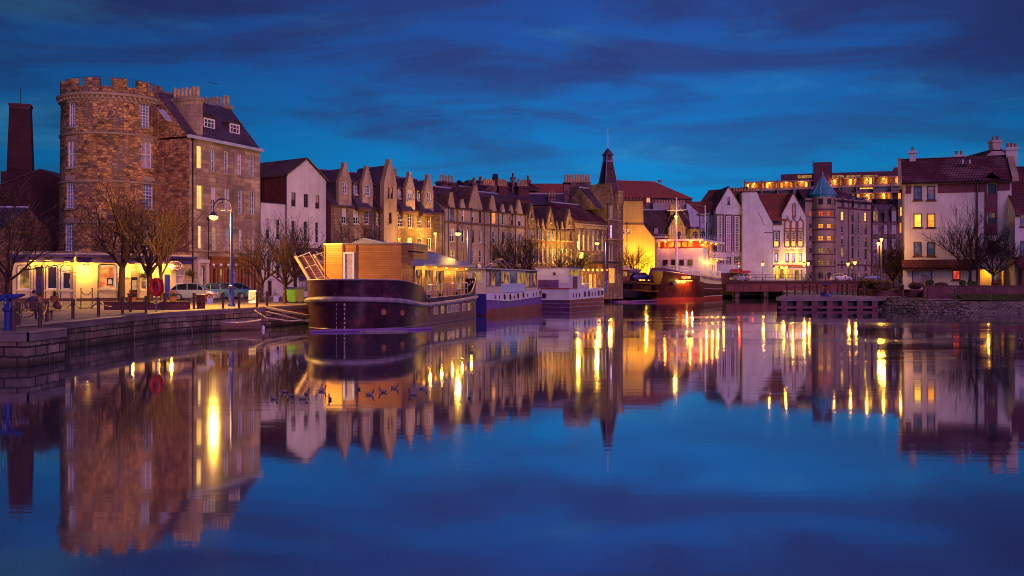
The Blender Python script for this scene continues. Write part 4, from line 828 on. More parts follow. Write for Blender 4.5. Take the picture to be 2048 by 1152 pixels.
# ================================================================ hotel bay, turret and spire
f = Fac('gothic_hotel', 'narrow gothic stone hotel end with a slender pointed gable', 'hotel', (1213.5, 155), (1246, 158), 1.5)
for r_ in ((1219.4, 1221.9, 411, 437), (1223, 1225.5, 411, 437.5)): f.win(*r_, pane='lit_dim', nx=1, nz=2, fw=.05)
f.win(1221, 1224.5, 449.6, 476, pane='lit_pink', nx=1, nz=2, fw=.05); f.win(1217.5, 1220, 492, 520, pane='glass_curtain', nx=1, nz=2, fw=.05); f.win(1223, 1225.5, 492, 520, pane='glass_curtain', nx=1, nz=2, fw=.05)
f.win(1218, 1230, 536, 566, pane='lit_orange', nx=2, nz=2, fw=.06, sill=False, name='shop_window')
f.wall([(0, -1), (f.len, -1), (f.len, f.z(1246, 397)), (f.u(1233)[0], f.z(1233, 397)), (f.u(1231)[0], f.z(1231, 405)), f.uz(1221.7, 366), (0, f.z(1214, 408))], 8, 'brown_stone')
f.bx('string_course', 'trim_stone', (0, f.len, -.2, -.003, f.z(1220, 440.5), f.z(1220, 438.5)), (0, f.len, -.2, -.003, f.z(1220, 480), f.z(1220, 478)))
u, z = f.uz(1239, 395); f.part('turret', 'brown_stone', lambda mb: mb.lathe([(.3, z - 3), (.9, z - 1), (.9, z + .6), (1.05, z + .7), (1.05, z + .95), (.05, z + .95)], u, 0.3, 12))
f.roof(-1.5, f.len, .5, 8, f.z(1220, 418), f.z(1220, 381, 4), 'slate', gable='brown_stone', over=0)
f.pipe(1213.8, 410, 560)
D = 190; t = thing('church_spire', 'slender tapering spire with open belfry and flagpole', 'spire', (W(1215.5, D), D, 0), .45)
def sq(mb, prof): mb.grid([[(r * math.cos(R(45 + 90 * k)), r * math.sin(R(45 + 90 * k)), z) for k in range(4)] for r, z in prof], 0, True)
mb = MB(); sq(mb, [(2.6, 1), (2.6, Z(420, D)), (2.15, Z(388, D)), (.95, Z(325, D))]); mb.build('spire_roof', M['slate_warm'], t, smooth=False)
mb = MB()
for k in range(4):
    a = R(45 + 90 * k); mb.tube([(2.17 * math.cos(a), 2.17 * math.sin(a), Z(388, D)), (.97 * math.cos(a), .97 * math.sin(a), Z(325, D))], .10, 5); mb.tube([(.8 * math.cos(a), .8 * math.sin(a), Z(325, D)), (.8 * math.cos(a), .8 * math.sin(a), Z(310, D))], .16, 6)
mb.box(-.72, .72, -.72, .72, Z(325, D), Z(323, D) + .15); mb.build('belfry', M['lead'], t)
mb = MB(); sq(mb, [(.62, Z(323, D)), (.62, Z(311, D))]); mb.build('bell_louvre', M['iron_red'], t, smooth=False)
mb = MB(); sq(mb, [(1.2, Z(311, D)), (1.16, Z(310, D)), (.06, Z(296, D)), (.02, Z(295, D))]); mb.build('cap', M['slate'], t, smooth=False)
mb = MB(); mb.tube([(0, 0, Z(298, D)), (0, 0, Z(257, D))], [.1, .05], 6); mb.sphere((0, 0, Z(257, D)), .14, 6); mb.build('flagpole', M['white_paint'], t)
# ================================================================ second rank of roofs and stacks
f = Fac('stack_tenement', 'dark rubble tenement gable with one broad chimney stack', 'tenement', (1108, 168), (1214, 168), 1.5)
o = [(0, -1), (f.len, -1), f.uz(1214, 438), f.uz(1181, 388), f.uz(1181, 365), f.uz(1141, 365), f.uz(1141, 395), f.uz(1108, 418)]
f.wall(o, 4, 'old_chimney'); 
for k in range(10):
    px = 1131 + k * 5.2; u = f.u(px, 1)[0]; z = f.z(px, 363, 1); f.part('chimney_pot', 'pot', lambda mb: mb.lathe([(.26, z - .3), (.2, z + .3), (.16, z + 1.0), (.22, z + 1.15), (.1, z + 1.2)], u, 1, 8))
f.bx('stack', 'old_chimney', (f.u(1128)[0], f.u(1141)[0] - .005, .3, 2, f.z(1128, 412), f.z(1128, 367.5))); f.bx('stack_cap', 'trim_stone', (f.u(1127)[0], f.u(1182)[0], -.15, 4.1, f.z(1150, 365) + .003, f.z(1150, 363)))
f = Fac('red_roof_block', 'distant block under an orange red tiled roof between the stacks', 'building', (1064, 215), (1135, 215), 1.5)
f.wall([(0, -1), (f.len, -1), (f.len, f.z(1135, 392)), (0, f.z(1064, 392))], 12, 'trim_stone'); f.roof(0, f.len, 0, 12, f.z(1064, 388), f.z(1064, 367, 6), 'red_tile', gable='red_tile', over=.1, ridge=None)
f = Fac('grey_slate_block', 'distant slate roofed block below the red tiled roof', 'building', (1040, 190), (1135, 190), 1.5)
f.wall([(0, -1), (f.len, -1), (f.len, f.z(1135, 412)), (0, f.z(1040, 412))], 8, 'side_stone'); f.roof(0, f.len, 0, 8, f.z(1064, 408), f.z(1064, 388, 4), 'slate', gable='side_stone', over=.1)
f.cstack(1096, 1112, 391, 408, 1, 1, 3)
f = Fac('slab_gable_block', 'dark tenement block with tall slab stacks crowded behind the pink range', 'tenement', (940, 172), (1062, 178), 1.5)
f.wall([(0, -1), (f.len, -1), (f.len, f.z(1062, 400)), (0, f.z(940, 392))], 9, 'side_stone'); f.roof(0, f.len, 0, 9, f.z(1000, 395), f.z(1000, 377, 4.5), 'slate', gable='side_stone', over=.1)
for (a, b, yt, yb, n, ph) in ((945, 957, 366, 392, 3, 1.0), (960, 968, 361.5, 380, 3, .8), (975, 993, 376, 410, 7, 1.3), (998, 1017, 372, 400, 6, 1.2), (1024, 1034, 366, 400, 2, .8), (1037, 1058, 372, 412, 6, 1.2)): f.cstack(a, b, yt, yb, 1.0 if n > 4 else 2.6, 1.2, n, ph=ph, mat='side_stone' if n > 4 else 'old_chimney')
f = Fac('mansard_block', 'long distant block with brown mansard roof and small stacks', 'building', (938, 205), (1085, 212), 1.5)
f.wall([(0, -1), (f.len, -1), (f.len, f.z(1085, 385)), (0, f.z(938, 380))], 12, 'side_stone'); f.roof(0, f.len, 0, 12, f.z(960, 375), f.z(960, 361, 6), 'slate_warm', gable='side_stone', over=.1, hip=2, ridge=None)
for (a, b, yt) in ((1025, 1031, 354), (1055, 1062, 359)): f.cstack(a, b, yt, 385, 6, 1, 2, pot='pot_red')
D = 330; t = thing('distant_brick_stack', 'small distant tapering brick stack above the mansard roof', 'chimney stack', (W(990.5, D), D, 0)); mb = MB(); mb.lathe([(1.9, 1), (1.35, Z(366, D)), (.85, Z(350, D)), (.95, Z(350, D) + .1), (.9, Z(348.5, D)), (.1, Z(348.5, D))], 0, 0, 12); mb.build('shaft', M['dark_brick'], t)
# ================================================================ across the bridge
ZD = 3.4                                                            # street level at the bridge
mb = MB(); mb.prism([(14, 172), (22.5, 172), (26.8, 184), (32.5, 197), (36, 203.2), (72, 203.2), (118, 206), (200, 250), (200, 340), (5, 340)], 0.5, ZD)
tag(mb.build('street', M['asphalt']), 'asphalt street behind the bridge', 'street', kind='structure')
def bridge():
    x0, x1, y0 = W(1452, 201), W(1728, 201), 201.0
    t = thing('road_bridge', 'low road bridge with dark red girders and iron railings over the river', 'bridge', (x0, y0, 0)); l = x1 - x0
    mb = MB(); mb.box(0, l, 0, 6, 2.75, ZD); mb.box(-.05, l + .05, -.25, -.003, ZD - .30, ZD + .08); mb.build('deck', M['dark_trim'], t, smooth=False)
    gm = plain('girder_red', (.20, .045, .045), .6, var=.5, scale=.6)
    mb = MB(); mb.box(.05, l, -.1, .5, 1.35, 2.74)
    for k in range(16): mb.box(k * l / 16, k * l / 16 + .18, -.22, -.103, 1.35, 2.74)
    mb.box(0, l, -.25, -.1, 1.28, 1.42); mb.build('girder', gm, t, smooth=False)
    mb = MB(); mb.box(W(1575, 201) - x0, l, .1, 5.9, -1, 1.34)
    for px in (1474, 1532, 1570): mb.box(W(px, 201) - x0 - .45, W(px, 201) - x0 + .45, -.1 + .02, 5.5, -1.5, 1.27)
    mb.build('pier', M['quay_stone'], t, smooth=False)
    mb = MB()
    for k in range(int(l / 2) + 1): mb.box(k * 2.0 - .05, k * 2.0 + .05, -.05, .05, ZD, ZD + 1.32)
    for z in (.12, .66, 1.25): mb.box(0, l, -.03, .03, ZD + z, ZD + z + .06)
    for k in range(int(l / .17)): mb.box(k * .17 + .06, k * .17 + .085, -.012, .012, ZD + .18, ZD + 1.25)
    mb.build('railing', M['black_iron'], t, smooth=False)
bridge()
def swing():
    a = Vector((W(1213, 171), 171)); b = Vector((W(1300, 162), 162)); d = b - a; l = d.length
    t = thing('swing_bridge', 'old iron swing bridge with open panels beside the ship bow', 'bridge', (a.x, a.y, 0), math.atan2(d.y, d.x))
    zt = lambda u: 3.55 - .62 * u / l; zb = lambda u: 2.35 - .55 * u / l
    mb = MB()
    for z, th in ((zt, .16), (zb, .22)): mb.grid([[(0, -.15, z(0)), (l, -.15, z(l))], [(0, -.15, z(0) - th), (l, -.15, z(l) - th)], [(0, 2, z(0) - th), (l, 2, z(l) - th)], [(0, 2, z(0)), (l, 2, z(l))]], 0, False)
    mb.build('flange', plain('bridge_rust', (.34, .14, .06), .55, var=.4), t, smooth=False)
    mb = MB()
    for k in range(7): u = l * k / 6; mb.box(u - .06, u + .06, -.1, .1, zb(u), zt(u) - .02)
    mb.build('strut', M['iron_red'], t, smooth=False)
    mb = MB(); mb.face([(0, .3, zb(0)), (l, .3, zb(l)), (l, .3, zt(l) - .4), (0, .3, zt(0) - .4)]); mb.build('web', M['dark_trim'], t, smooth=False)
    t = thing('bridge_abutment', 'dark stone abutment under the swing bridge', 'abutment', (W(1213, 174), 174, 0)); l2 = W(1303, 174) - W(1213, 174)
    mb = MB(); mb.box(0, 2.6, 0, 4, -1.5, 2.1); mb.build('block', M['quay_stone'], t, smooth=False); mb = MB(); mb.box(2.65, 3.35, -.3, 2, -1.5, 2.25); mb.build('pier', M['trim_stone'], t, smooth=False)
    mb = MB(); mb.box(4.4, l2, -.2, 3, -1.5, 1.7); mb.build('fender', planks('fender_wood', (.36, .13, .06), (.20, .06, .035), .3, 4, .7, True), t, smooth=False)
swing()
# ---------------------------------------------------------------- ochre house
f = Fac('ochre_gable_house', 'ochre washed house with a broad chimney gable behind the bare trees', 'house', (1232, 200), (1310, 200), ZD); f.trim = 'cream_harl'
for r_ in ((1243.7, 1249, 457.6, 467.6), (1254.6, 1260, 457.6, 467.6)): f.win(*r_, pane='glass_dark', nx=2, nz=2, fw=.1)
f.win(1250, 1256, 486, 498, pane='glass_curtain', nx=1, nz=1, fw=.1)
f.wall([(0, -1), (f.len, -1), f.uz(1309.5, 478), f.uz(1287, 449), f.uz(1286, 402), f.uz(1242, 402), f.uz(1241, 467), f.uz(1233, 482)], 7, 'ochre_harl')
f.bx('string_course', 'dark_trim', (f.u(1241)[0], f.u(1288)[0], -.12, -.003, f.z(1260, 449), f.z(1260, 447))); f.bx('chimney_cap', 'dark_trim', (f.u(1241)[0], f.u(1287)[0], -.15, 3, f.z(1260, 402) + .003, f.z(1260, 399)))
for k in range(6): u = f.u(1247 + k * 7, 1)[0]; z = f.z(1250, 399); f.part('chimney_pot', 'pot_red', lambda mb: mb.lathe([(.25, z), (.2, z + .5), (.26, z + .6), (.1, z + .62)], u, 1, 8))
f.pipe(1254, 448, 560, r=.05)
f = Fac('slate_cottage', 'dark slate roofed cottage with a small yellow gablet behind the ship mast', 'house', (1288, 206), (1384, 206), ZD); f.trim = 'cream_harl'
f.wall([(0, -1), (f.len, -1), (f.len, f.z(1384, 472)), (0, f.z(1288, 472))], 9, 'cream_harl'); f.roof(-.1, f.len, 0, 9, f.z(1300, 476), f.z(1300, 420, 4.5), 'slate_warm', gable='slate_warm', over=.2)
u0, u1 = f.u(1337)[0], f.u(1370)[0]; g = f.wall([(u0, f.z(1340, 520)), (u1, f.z(1340, 520)), (u1, f.z(1370, 455)), f.uz(1354, 424), (u0, f.z(1337, 455))], 4.5, 'ochre_harl', 'gablet', -.6, [], .1)
for a in (1340.5, 1362): _w(f, f.rect(a, a + 5, 452, 468.5, -.6), -.68, 'glass_sky', g, 2, 3)
f.part('gablet_roof', 'slate_warm', lambda mb: (mb.slab((u0 - .3, -.75, f.z(1337, 457)), (f.u(1354)[0], -.75, f.z(1354, 422)), (f.u(1354)[0], 4, f.z(1354, 422)), (u0 - .3, 4, f.z(1337, 457)), .12), mb.slab((f.u(1354)[0], -.75, f.z(1354, 422)), (u1 + .3, -.75, f.z(1370, 457)), (u1 + .3, 4, f.z(1370, 457)), (f.u(1354)[0], 4, f.z(1354, 422)), .12)), g, False)
f.cstack(1341, 1358, 409, 430, 2.5, 1.2, 4, mat='ochre_harl', ph=.5)
v = .8; r_ = f.rect(1309, 1315, 457, 467, v); f.bx('dormer', 'slate_warm', (r_[0] - .1, r_[1] + .1, v + .06, v + 2.4, r_[2] - .3, r_[3] + .25)); _w(f, r_, v - .09, 'glass_curtain', f.root, 2, 2)
f = Fac('white_party_wall', 'pale rendered party wall topped with a long row of pots', 'building', (1306, 217), (1386, 217), ZD)
f.wall([(0, -1), (f.len, -1), (f.len, f.z(1386, 419)), (f.u(1371)[0], f.z(1371, 406)), (0, f.z(1306, 406))], 5, 'cement')
for k in range(11): u = f.u(1312 + k * 5.5, 1)[0]; z = f.z(1312, 406); f.part('chimney_pot', 'pot', lambda mb: mb.lathe([(.3, z), (.24, z + .65), (.3, z + .72), (.1, z + .74)], u, 1, 8))
# big terracotta roof behind
f = Fac('terracotta_block', 'long stone block under a hipped terracotta roof', 'building', (1180, 250), (1384, 258), ZD)
for px in (1297, 1330, 1352): f.win(px - 4, px + 4, 394, 405, pane='lit_orange' if px == 1297 else 'glass_dark', nx=2, nz=2, fw=.1)
ze = f.z(1250, 392); f.wall([(0, -1), (f.len, -1), (f.len, ze), (0, ze)], 16, 'old_chimney'); f.roof(-.3, f.len + .3, 0, 16, ze, f.z(1280, 363, 8), 'red_tile', over=.4, ridge='red_tile', hip=7)
f.bx('roof_vent', 'trim_stone', (f.u(1240, 4)[0], f.u(1240, 4)[0] + .4, 4.5, 5, ze + 1.5, ze + 2.3), (f.u(1268, 4)[0], f.u(1268, 4)[0] + .4, 4.5, 5, ze + 1.5, ze + 2.3), (f.u(1318, 7)[0], f.u(1318, 7)[0] + .9, 7, 7.6, f.z(1318, 363, 8) - .3, f.z(1318, 360, 8)))
# ---------------------------------------------------------------- white house and tall window gable
f = Fac('white_dormer_house', 'white house with a pantile roof and two small dormers', 'house', (1373, 216), (1433, 216), ZD)
for r_ in ((1404, 1409, 431, 444), (1418, 1423.5, 431, 444)): f.win(*r_, pane='glass_sky', nx=2, nz=2, fw=.1)
for r_ in ((1402.7, 1409, 458, 475.5), (1418, 1425, 458, 475.5), (1385, 1391, 458, 475.5), (1403, 1409, 490, 506), (1418, 1425, 490, 506)): f.win(*r_, pane='glass_sky', nx=2, nz=3, fw=.1, surround=.25)
f.wall([(0, -1), (f.len, -1), (f.len, f.z(1433, 428)), f.uz(1399, 428), f.uz(1376, 407), f.uz(1373, 407)], 9, 'white_cold')
f.part('roof', 'pantile', lambda mb: (mb.slab((f.u(1399)[0] - .5, -.3, f.z(1399, 429)), (f.len, -.3, f.z(1433, 429)), (f.len, 4.5, f.z(1400, 403, 4.5)), (f.u(1376)[0], 4.5, f.z(1400, 403, 4.5)), .15)), smooth=False)
for a in (1406.5, 1420.7): u, z = f.uz(a, 430); f.part('dormer_roof', 'lead', lambda mb: (mb.slab((u - .8, -.35, z + .1), (u, -.35, z + .75), (u, 2, z + .75), (u - .8, 2, z + .1), .1), mb.slab((u, -.35, z + .75), (u + .8, -.35, z + .1), (u + .8, 2, z + .1), (u, 2, z + .75), .1)), smooth=False)
for px in (1400, 1413, 1430): f.pipe(px, 432 if px != 1413 else 448, 560, r=.08)
f = Fac('tall_window_gable', 'white steep gable with three very tall barred windows', 'building', (1432, 213), (1485, 213), ZD); f.trim = 'dark_trim'
for r_ in ((1434.5, 1445, 431, 503), (1452, 1462.4, 431.5, 503), (1469, 1480, 432, 503)): f.win(*r_, pane='glass_dark', nx=4, nz=14, fw=.22, surround=.28)
f.win(1455, 1459.6, 394, 408.5, pane='glass_dark', frame='brown_paint', nx=1, nz=1, fw=.1)
for r_ in ((1439, 1446, 516, 527), (1454, 1460.5, 516, 527), (1470, 1478.5, 515, 527)): f.win(*r_, pane='glass_dark', nx=2, nz=2, fw=.1, surround=.2)
A, B, Cc = f.uz(1432, 416), f.uz(1457.5, 372.5), f.uz(1485, 418)
f.wall([(0, -1), (f.len, -1), Cc, B, A], 16, 'white_cold')
def tw(mb):
    for p, s_ in ((A, -1), (Cc, 1)):
        sl = (B[1] - p[1]) / abs(B[0] - p[0]); e = (p[0] + s_ * .25, p[1] - .25 * sl + .12); mb.slab((e[0], -.25, e[1]), (B[0], -.25, B[1] + .12), (B[0], 16.2, B[1] + .12), (e[0], 16.2, e[1]), .16)
f.part('roof', 'pantile', tw, smooth=False)
f.pipe(1484, 420, 560, r=.08); f.bx('wall_band', 'dark_trim', (0, f.len, -.06, -.003, -.2, f.z(1450, 546)))
f.part('awning', plain('awning_red', (.45, .02, .03), .7) and 'awning_red', lambda mb: mb.slab((f.u(1462)[0], -2.2, f.z(1470, 545)), (f.u(1497)[0], -2.2, f.z(1497, 545)), (f.u(1497)[0], -.01, f.z(1480, 538)), (f.u(1462)[0], -.01, f.z(1470, 538)), .06), smooth=False)
f = Fac('pantile_wing', 'side wing with a long pantile roof running up to the tall gable', 'building', (1393, 226), (1432, 222), ZD)
f.wall([(0, -1), (f.len, -1), (f.len, f.z(1432, 415)), (0, f.z(1393, 405))], 10, 'white_cold'); f.roof(-.5, f.len + 5, 0, 10, f.z(1432, 416), f.z(1425, 381, 5), 'pantile', gable='white_cold', over=.2, ridge='pantile')
f = Fac('blank_gable', 'large blank pale mauve wall beside the tall window gable', 'building', (1485, 212), (1545.5, 212), ZD)
f.wall([(0, -1), (f.len, -1), f.uz(1545, 445), f.uz(1542, 440), f.uz(1519, 398), f.uz(1514, 384), (0, f.z(1485, 385))], 12, 'white_cold')
f.bx('wall_cap', 'dark_trim', (0, f.u(1514)[0], -.1, 3, f.z(1500, 384.5) + .004, f.z(1500, 382)), (f.u(1528)[0], f.len, -.08, -.003, f.z(1535, 466), f.z(1535, 464.5)))
def raggle(mb):
    for (a, b), (c, d) in zip(((1516, 424), (1521, 433), (1524, 440), (1527, 448)), ((1521, 433), (1524, 440), (1527, 448), (1530, 452))):
        p, q = f.uz(a, b), f.uz(c, d); mb.tube([(p[0], -.03, p[1]), (q[0], -.03, q[1])], .08, 4)
f.part('old_roof_scar', 'cement', raggle)
for k in range(9): u = f.u(1468 + k * 5.4, 4)[0]; z = f.z(1470, 384, 4); f.part('chimney_pot', 'pot', lambda mb: mb.lathe([(.28, z), (.22, z + .75), (.28, z + .85), (.1, z + .87)], u, 4, 8))
f.bx('stack', 'dark_trim', (f.u(1465, 4)[0], f.u(1513, 4)[0], 3.4, 4.8, f.z(1480, 400, 4), f.z(1480, 383, 4)))
# ---------------------------------------------------------------- pub with the three arched bays
f = Fac('arched_bay_pub', 'white gabled pub with arched brown bays and pink lit slots', 'pub', (1546, 213), (1612, 213), ZD); f.trim = 'dark_trim'
for (a, b) in ((1548, 1558), (1570.5, 1579), (1583, 1591), (1596.3, 1605)):
    f.win(a, b, 463.5, 493.5, pane='glass_dark', nx=3, nz=6, fw=.12, surround=.22, lower=(.36, 'lit_yellow'))
    c = (a + b) / 2; f.win(c - 2.4, c + 2.4, 507.5, 523, pane='lit_pink', frame='brown_paint', nx=1, nz=1, fw=.12, surround=.12)
    f.bx('bay_panel', 'trim_stone', (f.u(a)[0] + .05, f.u(b)[0] - .05, -.05, -.003, f.z(c, 505), f.z(c, 499)))
for (a, b) in ((1570.5, 1579), (1596.3, 1605), (1583, 1591)):
    x0, x1, z0, z1 = f.rect(a, b, 444, 459); xm = (x0 + x1) / 2; f.bx('bay_panel', 'white_harl', (x0, x1, -.06, -.003, z0, z1))
    f.part('bay_arch', 'shop_red', lambda mb: (mb.tube([(x0 - .1, -.1, z0 - 3), (x0 - .1, -.1, z1), (xm, -.1, z1 + .75), (x1 + .1, -.1, z1), (x1 + .1, -.1, z0 - 3)], .13, 5), mb.box(x0, x1, -.09, -.061, z0 + .1, z0 + .3), mb.tube([(xm, -.1, z1 + .7), (xm, -.1, z1 + 1.3)], .08, 5)))
x0, x1, z0, z1 = f.rect(1584, 1592, 410, 436); f.part('gable_ornament', 'shop_red', lambda mb: (mb.box(x0, x0 + .28, -.1, -.003, z0, z1), mb.box(x1 - .28, x1, -.1, -.003, z0, z1), mb.box(x0 + .28, x1 - .28, -.1, -.003, z0, z0 + .5), mb.box(x0 + .28, x1 - .28, -.1, -.003, z1 - .2, z1), mb.tube([(x0, -.05, z1), ((x0 + x1) / 2, -.05, z1 + .45), (x1, -.05, z1)], .1, 5)), smooth=False)
for k in range(4): f.win(0, 0, 0, 0, local=(.5 + k * .95, 1.3 + k * .95, .5, 2.6), pane=('lit_yellow', 'lit_dim', 'lit_yellow', 'lit_orange')[k], frame='shop_red', nx=1, nz=2, sill=False, name='shop_window')
f.win(0, 0, 0, 0, local=(4.6, 5.6, .05, 2.4), pane='lit_dim', frame='shop_red', nx=1, nz=2, sill=False, name='door'); f.win(0, 0, 0, 0, local=(5.9, 6.3, .05, 2.4), pane='lit_dim', frame='shop_red', nx=1, nz=2, sill=False, name='door')
ur = f.u(1564)[0]; A, B, Cc = f.uz(1564, 428), f.uz(1586.5, 386), f.uz(1611.5, 430)
f.wall([(0, -1), (f.len, -1), Cc, B, A, (ur, f.z(1564, 450)), (0, f.z(1546, 450))], 11, 'white_cold')
f.bx('shop_fascia', 'shop_red', (.1, f.len - .1, -.25, -.003, 3.0, 3.5)); f.bx('eaves', 'dark_trim', (-.1, ur, -.25, -.003, f.z(1550, 450) + .003, f.z(1550, 447)))
f.part('gable_roof', 'pantile', lambda mb: (mb.slab((A[0] - .25, -.2, A[1] - .3), (B[0], -.2, B[1] + .12), (B[0], 11, B[1] + .12), (A[0] - .25, 11, A[1] - .3), .16), mb.slab((B[0], -.2, B[1] + .12), (Cc[0] + .2, -.2, Cc[1] - .25), (Cc[0] + .2, 11, Cc[1] - .25), (B[0], 11, B[1] + .12), .16)), smooth=False)
zr = f.z(1550, 387, 5); f.part('roof', 'pantile', lambda mb: mb.slab((-.3, -.2, f.z(1545, 440)), (ur + 1, -.2, f.z(1562, 440)), (ur + 2.5, 5, zr), (-3, 5, zr), .16), smooth=False)
f.part('skylight', 'lead_bright', lambda mb: mb.slab((f.u(1548, 2.2)[0], 2.15, f.z(1550, 420, 2.2)), (f.u(1558, 2.2)[0], 2.15, f.z(1550, 420, 2.2)), (f.u(1559.5, 2.9)[0], 2.9, f.z(1550, 412, 2.9)), (f.u(1549.5, 2.9)[0], 2.9, f.z(1550, 412, 2.9)), .06), smooth=False)
u, z = f.uz(1584, 504, -.6); b = f.part('gable_lamp', 'bulb', lambda mb: mb.sphere((u, -.6, z), .22, 6)); lamp((u, -1.2, z - .3), 260, (1, .55, .12), .2, b)
for k in range(3):
    u, z = f.uz(1553 + k * 10, 534, -.7); b = f.part('lantern', emit('lantern_green', (.75, .9, .08), 5.0) if k == 0 else M['lantern_green'], lambda mb: mb.sphere((u, -.7, z), .3, 6)) if False else f.part('lantern', 'bulb_soft', lambda mb: mb.sphere((u, -.7, z), .24, 6))
lamp((1.8, -1.6, 3.0), 160, (.9, .75, .12), .2, f.root); lamp((f.len - 1, -1.8, 4.6), 330, (1, .6, .1), .2, f.root)
# ---------------------------------------------------------------- turret apartments
def turret_block():
    f = Fac('turret_apartments', 'pink apartment block with round corner turret and teal cone roof', 'apartment block', (1673, 225), (1742, 234), ZD); f.trim = 'purple_band'
    rws = [(399, 415.6), (423, 441), (447.5, 465.6), (471.7, 490), (496, 514.5), (520, 539), (545, 558)]
    for i, (c, d) in enumerate(rws):
        for j, (a, b) in enumerate(((1682, 1687.3), (1703, 1707.3), (1716, 1720.5), (1729, 1733.6))):
            pn = 'lit_yellow' if (i, j) in ((1, 0), (1, 3)) else 'lit_dim' if (i, j) in ((4, 0), (6, 2), (5, 1)) else 'glass_dark'
            f.win(a, b, c + j * .6, d + j * .6, pane=pn, nx=1, nz=3, fw=.1, frame='brown_paint' if j % 2 else 'white_paint')
    z1 = f.z(1700, 418.5); f.wall([(0, -1), (f.len, -1), (f.len, f.z(1742, 402)), (0, f.z(1673, 396))], 12, 'pink_harl')
    f.bx('string_course', 'purple_band', (0, f.len, -.15, -.003, z1, z1 + .35), (0, f.len, -.12, -.003, f.z(1700, 531) - .05, f.z(1700, 531) + .3))
    f.roof(-2, f.len + .3, 0, 12, f.z(1700, 401), f.z(1700, 381, 6), 'plum_tile', over=.5, hip=5, ridge=None)
    for j, a in enumerate((1684.6, 1705, 1718, 1731)): u, z = f.uz(a, 398); f.part('dormer_head', 'lead', lambda mb: (mb.box(u - .6, u + .6, -.3, 2, z + .05, z + .35), mb.box(u - .62, u - .42, -.12, .0 - .003, z - 1.9, z + .05), mb.box(u + .42, u + .62, -.12, -.003, z - 1.9, z + .05)), smooth=False)
    f.pipe(1696, 400, 556, 'iron_red', .12); f.pipe(1742, 410, 556, r=.1)
    g = Fac('left', '', '', (1610, 223), (1674, 223), ZD); bpy.data.objects.remove(g.root); g.root = f.root
    # left wall in the frame of the wing: build it as a wall with its own empty pose
    e = bpy.data.objects.new('corner_wing', None); COL.objects.link(e); e.parent = f.root
    wm = Matrix.Translation((f.o.x, f.o.y, ZD)) @ Matrix.Rotation(math.atan2(f.d.y, f.d.x), 4, 'Z')
    gm = Matrix.Translation((g.o.x, g.o.y, ZD)) @ Matrix.Rotation(math.atan2(g.d.y, g.d.x), 4, 'Z')
    e.matrix_local = wm.inverted() @ gm; g.root = e; g.holes = []
    for i, (c, d) in enumerate(((422, 432), (447, 456.5), (471.7, 481.5), (496, 506), (520.4, 530), (545, 557))):
        g.win(1618, 1624, c, d, pane='lit_red' if i == 0 else 'glass_dark', nx=2, nz=2, fw=.1, frame='brown_paint')
    g.wall([(0, -1), (g.len, -1), (g.len, g.z(1673, 396)), (0, g.z(1611, 396))], 10, 'pink_harl'); g.roof(-.2, g.len, 0, 10, g.z(1640, 400), g.z(1640, 378, 5), 'plum_tile', over=.3, ridge=None)
    # turret
    R_ = 2.72; cx = g.u(1647, .3)[0]; cyl = .9; zt = g.z(1647, 389, -1.6); rows_ = ((397, 409), (422, 432), (447, 456.5), (471.7, 481.5), (496, 506), (520.4, 530), (545, 557))
    cols = ((-.66, -.26), (.06, .42), (.78, 1.02)); cells = []
    for i, (c, d) in enumerate(rows_):
        for j, (a0, a1) in enumerate(cols):
            pn = {1: 'lit_red', 2: 'lit_orange', 3: 'lit_orange'}.get(i, 'glass_dark'); pn = 'lit_dim' if i in (4, 5) and j < 2 else ('glass_dark' if i in (1,) and j == 2 else pn)
            cells.append((a0, a1, g.z(1647, d, -1.6), g.z(1647, c, -1.6), pn))
    S = lambda a, r, z: (cx + r * math.sin(a), cyl - r * math.cos(a), z)
    an = sorted(set([-math.pi / 2 - .3 + k * (math.pi + .6) / 24 for k in range(25)] + [x for c in cols for x in c])); zs = sorted(set([-1, zt] + [x for c in cells for x in c[2:4]])); mb = MB()
    for i in range(len(an) - 1):
        for j in range(len(zs) - 1):
            am, zm = (an[i] + an[i + 1]) / 2, (zs[j] + zs[j + 1]) / 2
            if any(c[0] < am < c[1] and c[2] < zm < c[3] for c in cells): continue
            mb.face([S(an[i], R_, zs[j]), S(an[i + 1], R_, zs[j]), S(an[i + 1], R_, zs[j + 1]), S(an[i], R_, zs[j + 1])])
    for c in cells:
        q = .15
        mb.face([S(c[0], R_, c[2]), S(c[0], R_, c[3]), S(c[0], R_ - q, c[3]), S(c[0], R_ - q, c[2])]); mb.face([S(c[1], R_, c[2]), S(c[1], R_, c[3]), S(c[1], R_ - q, c[3]), S(c[1], R_ - q, c[2])])
        mb.face([S(c[0], R_, c[3]), S(c[1], R_, c[3]), S(c[1], R_ - q, c[3]), S(c[0], R_ - q, c[3])]); mb.face([S(c[0], R_, c[2]), S(c[1], R_, c[2]), S(c[1], R_ - q, c[2]), S(c[0], R_ - q, c[2])])
    mb.build('turret', M['pink_harl'], e, ang=30)
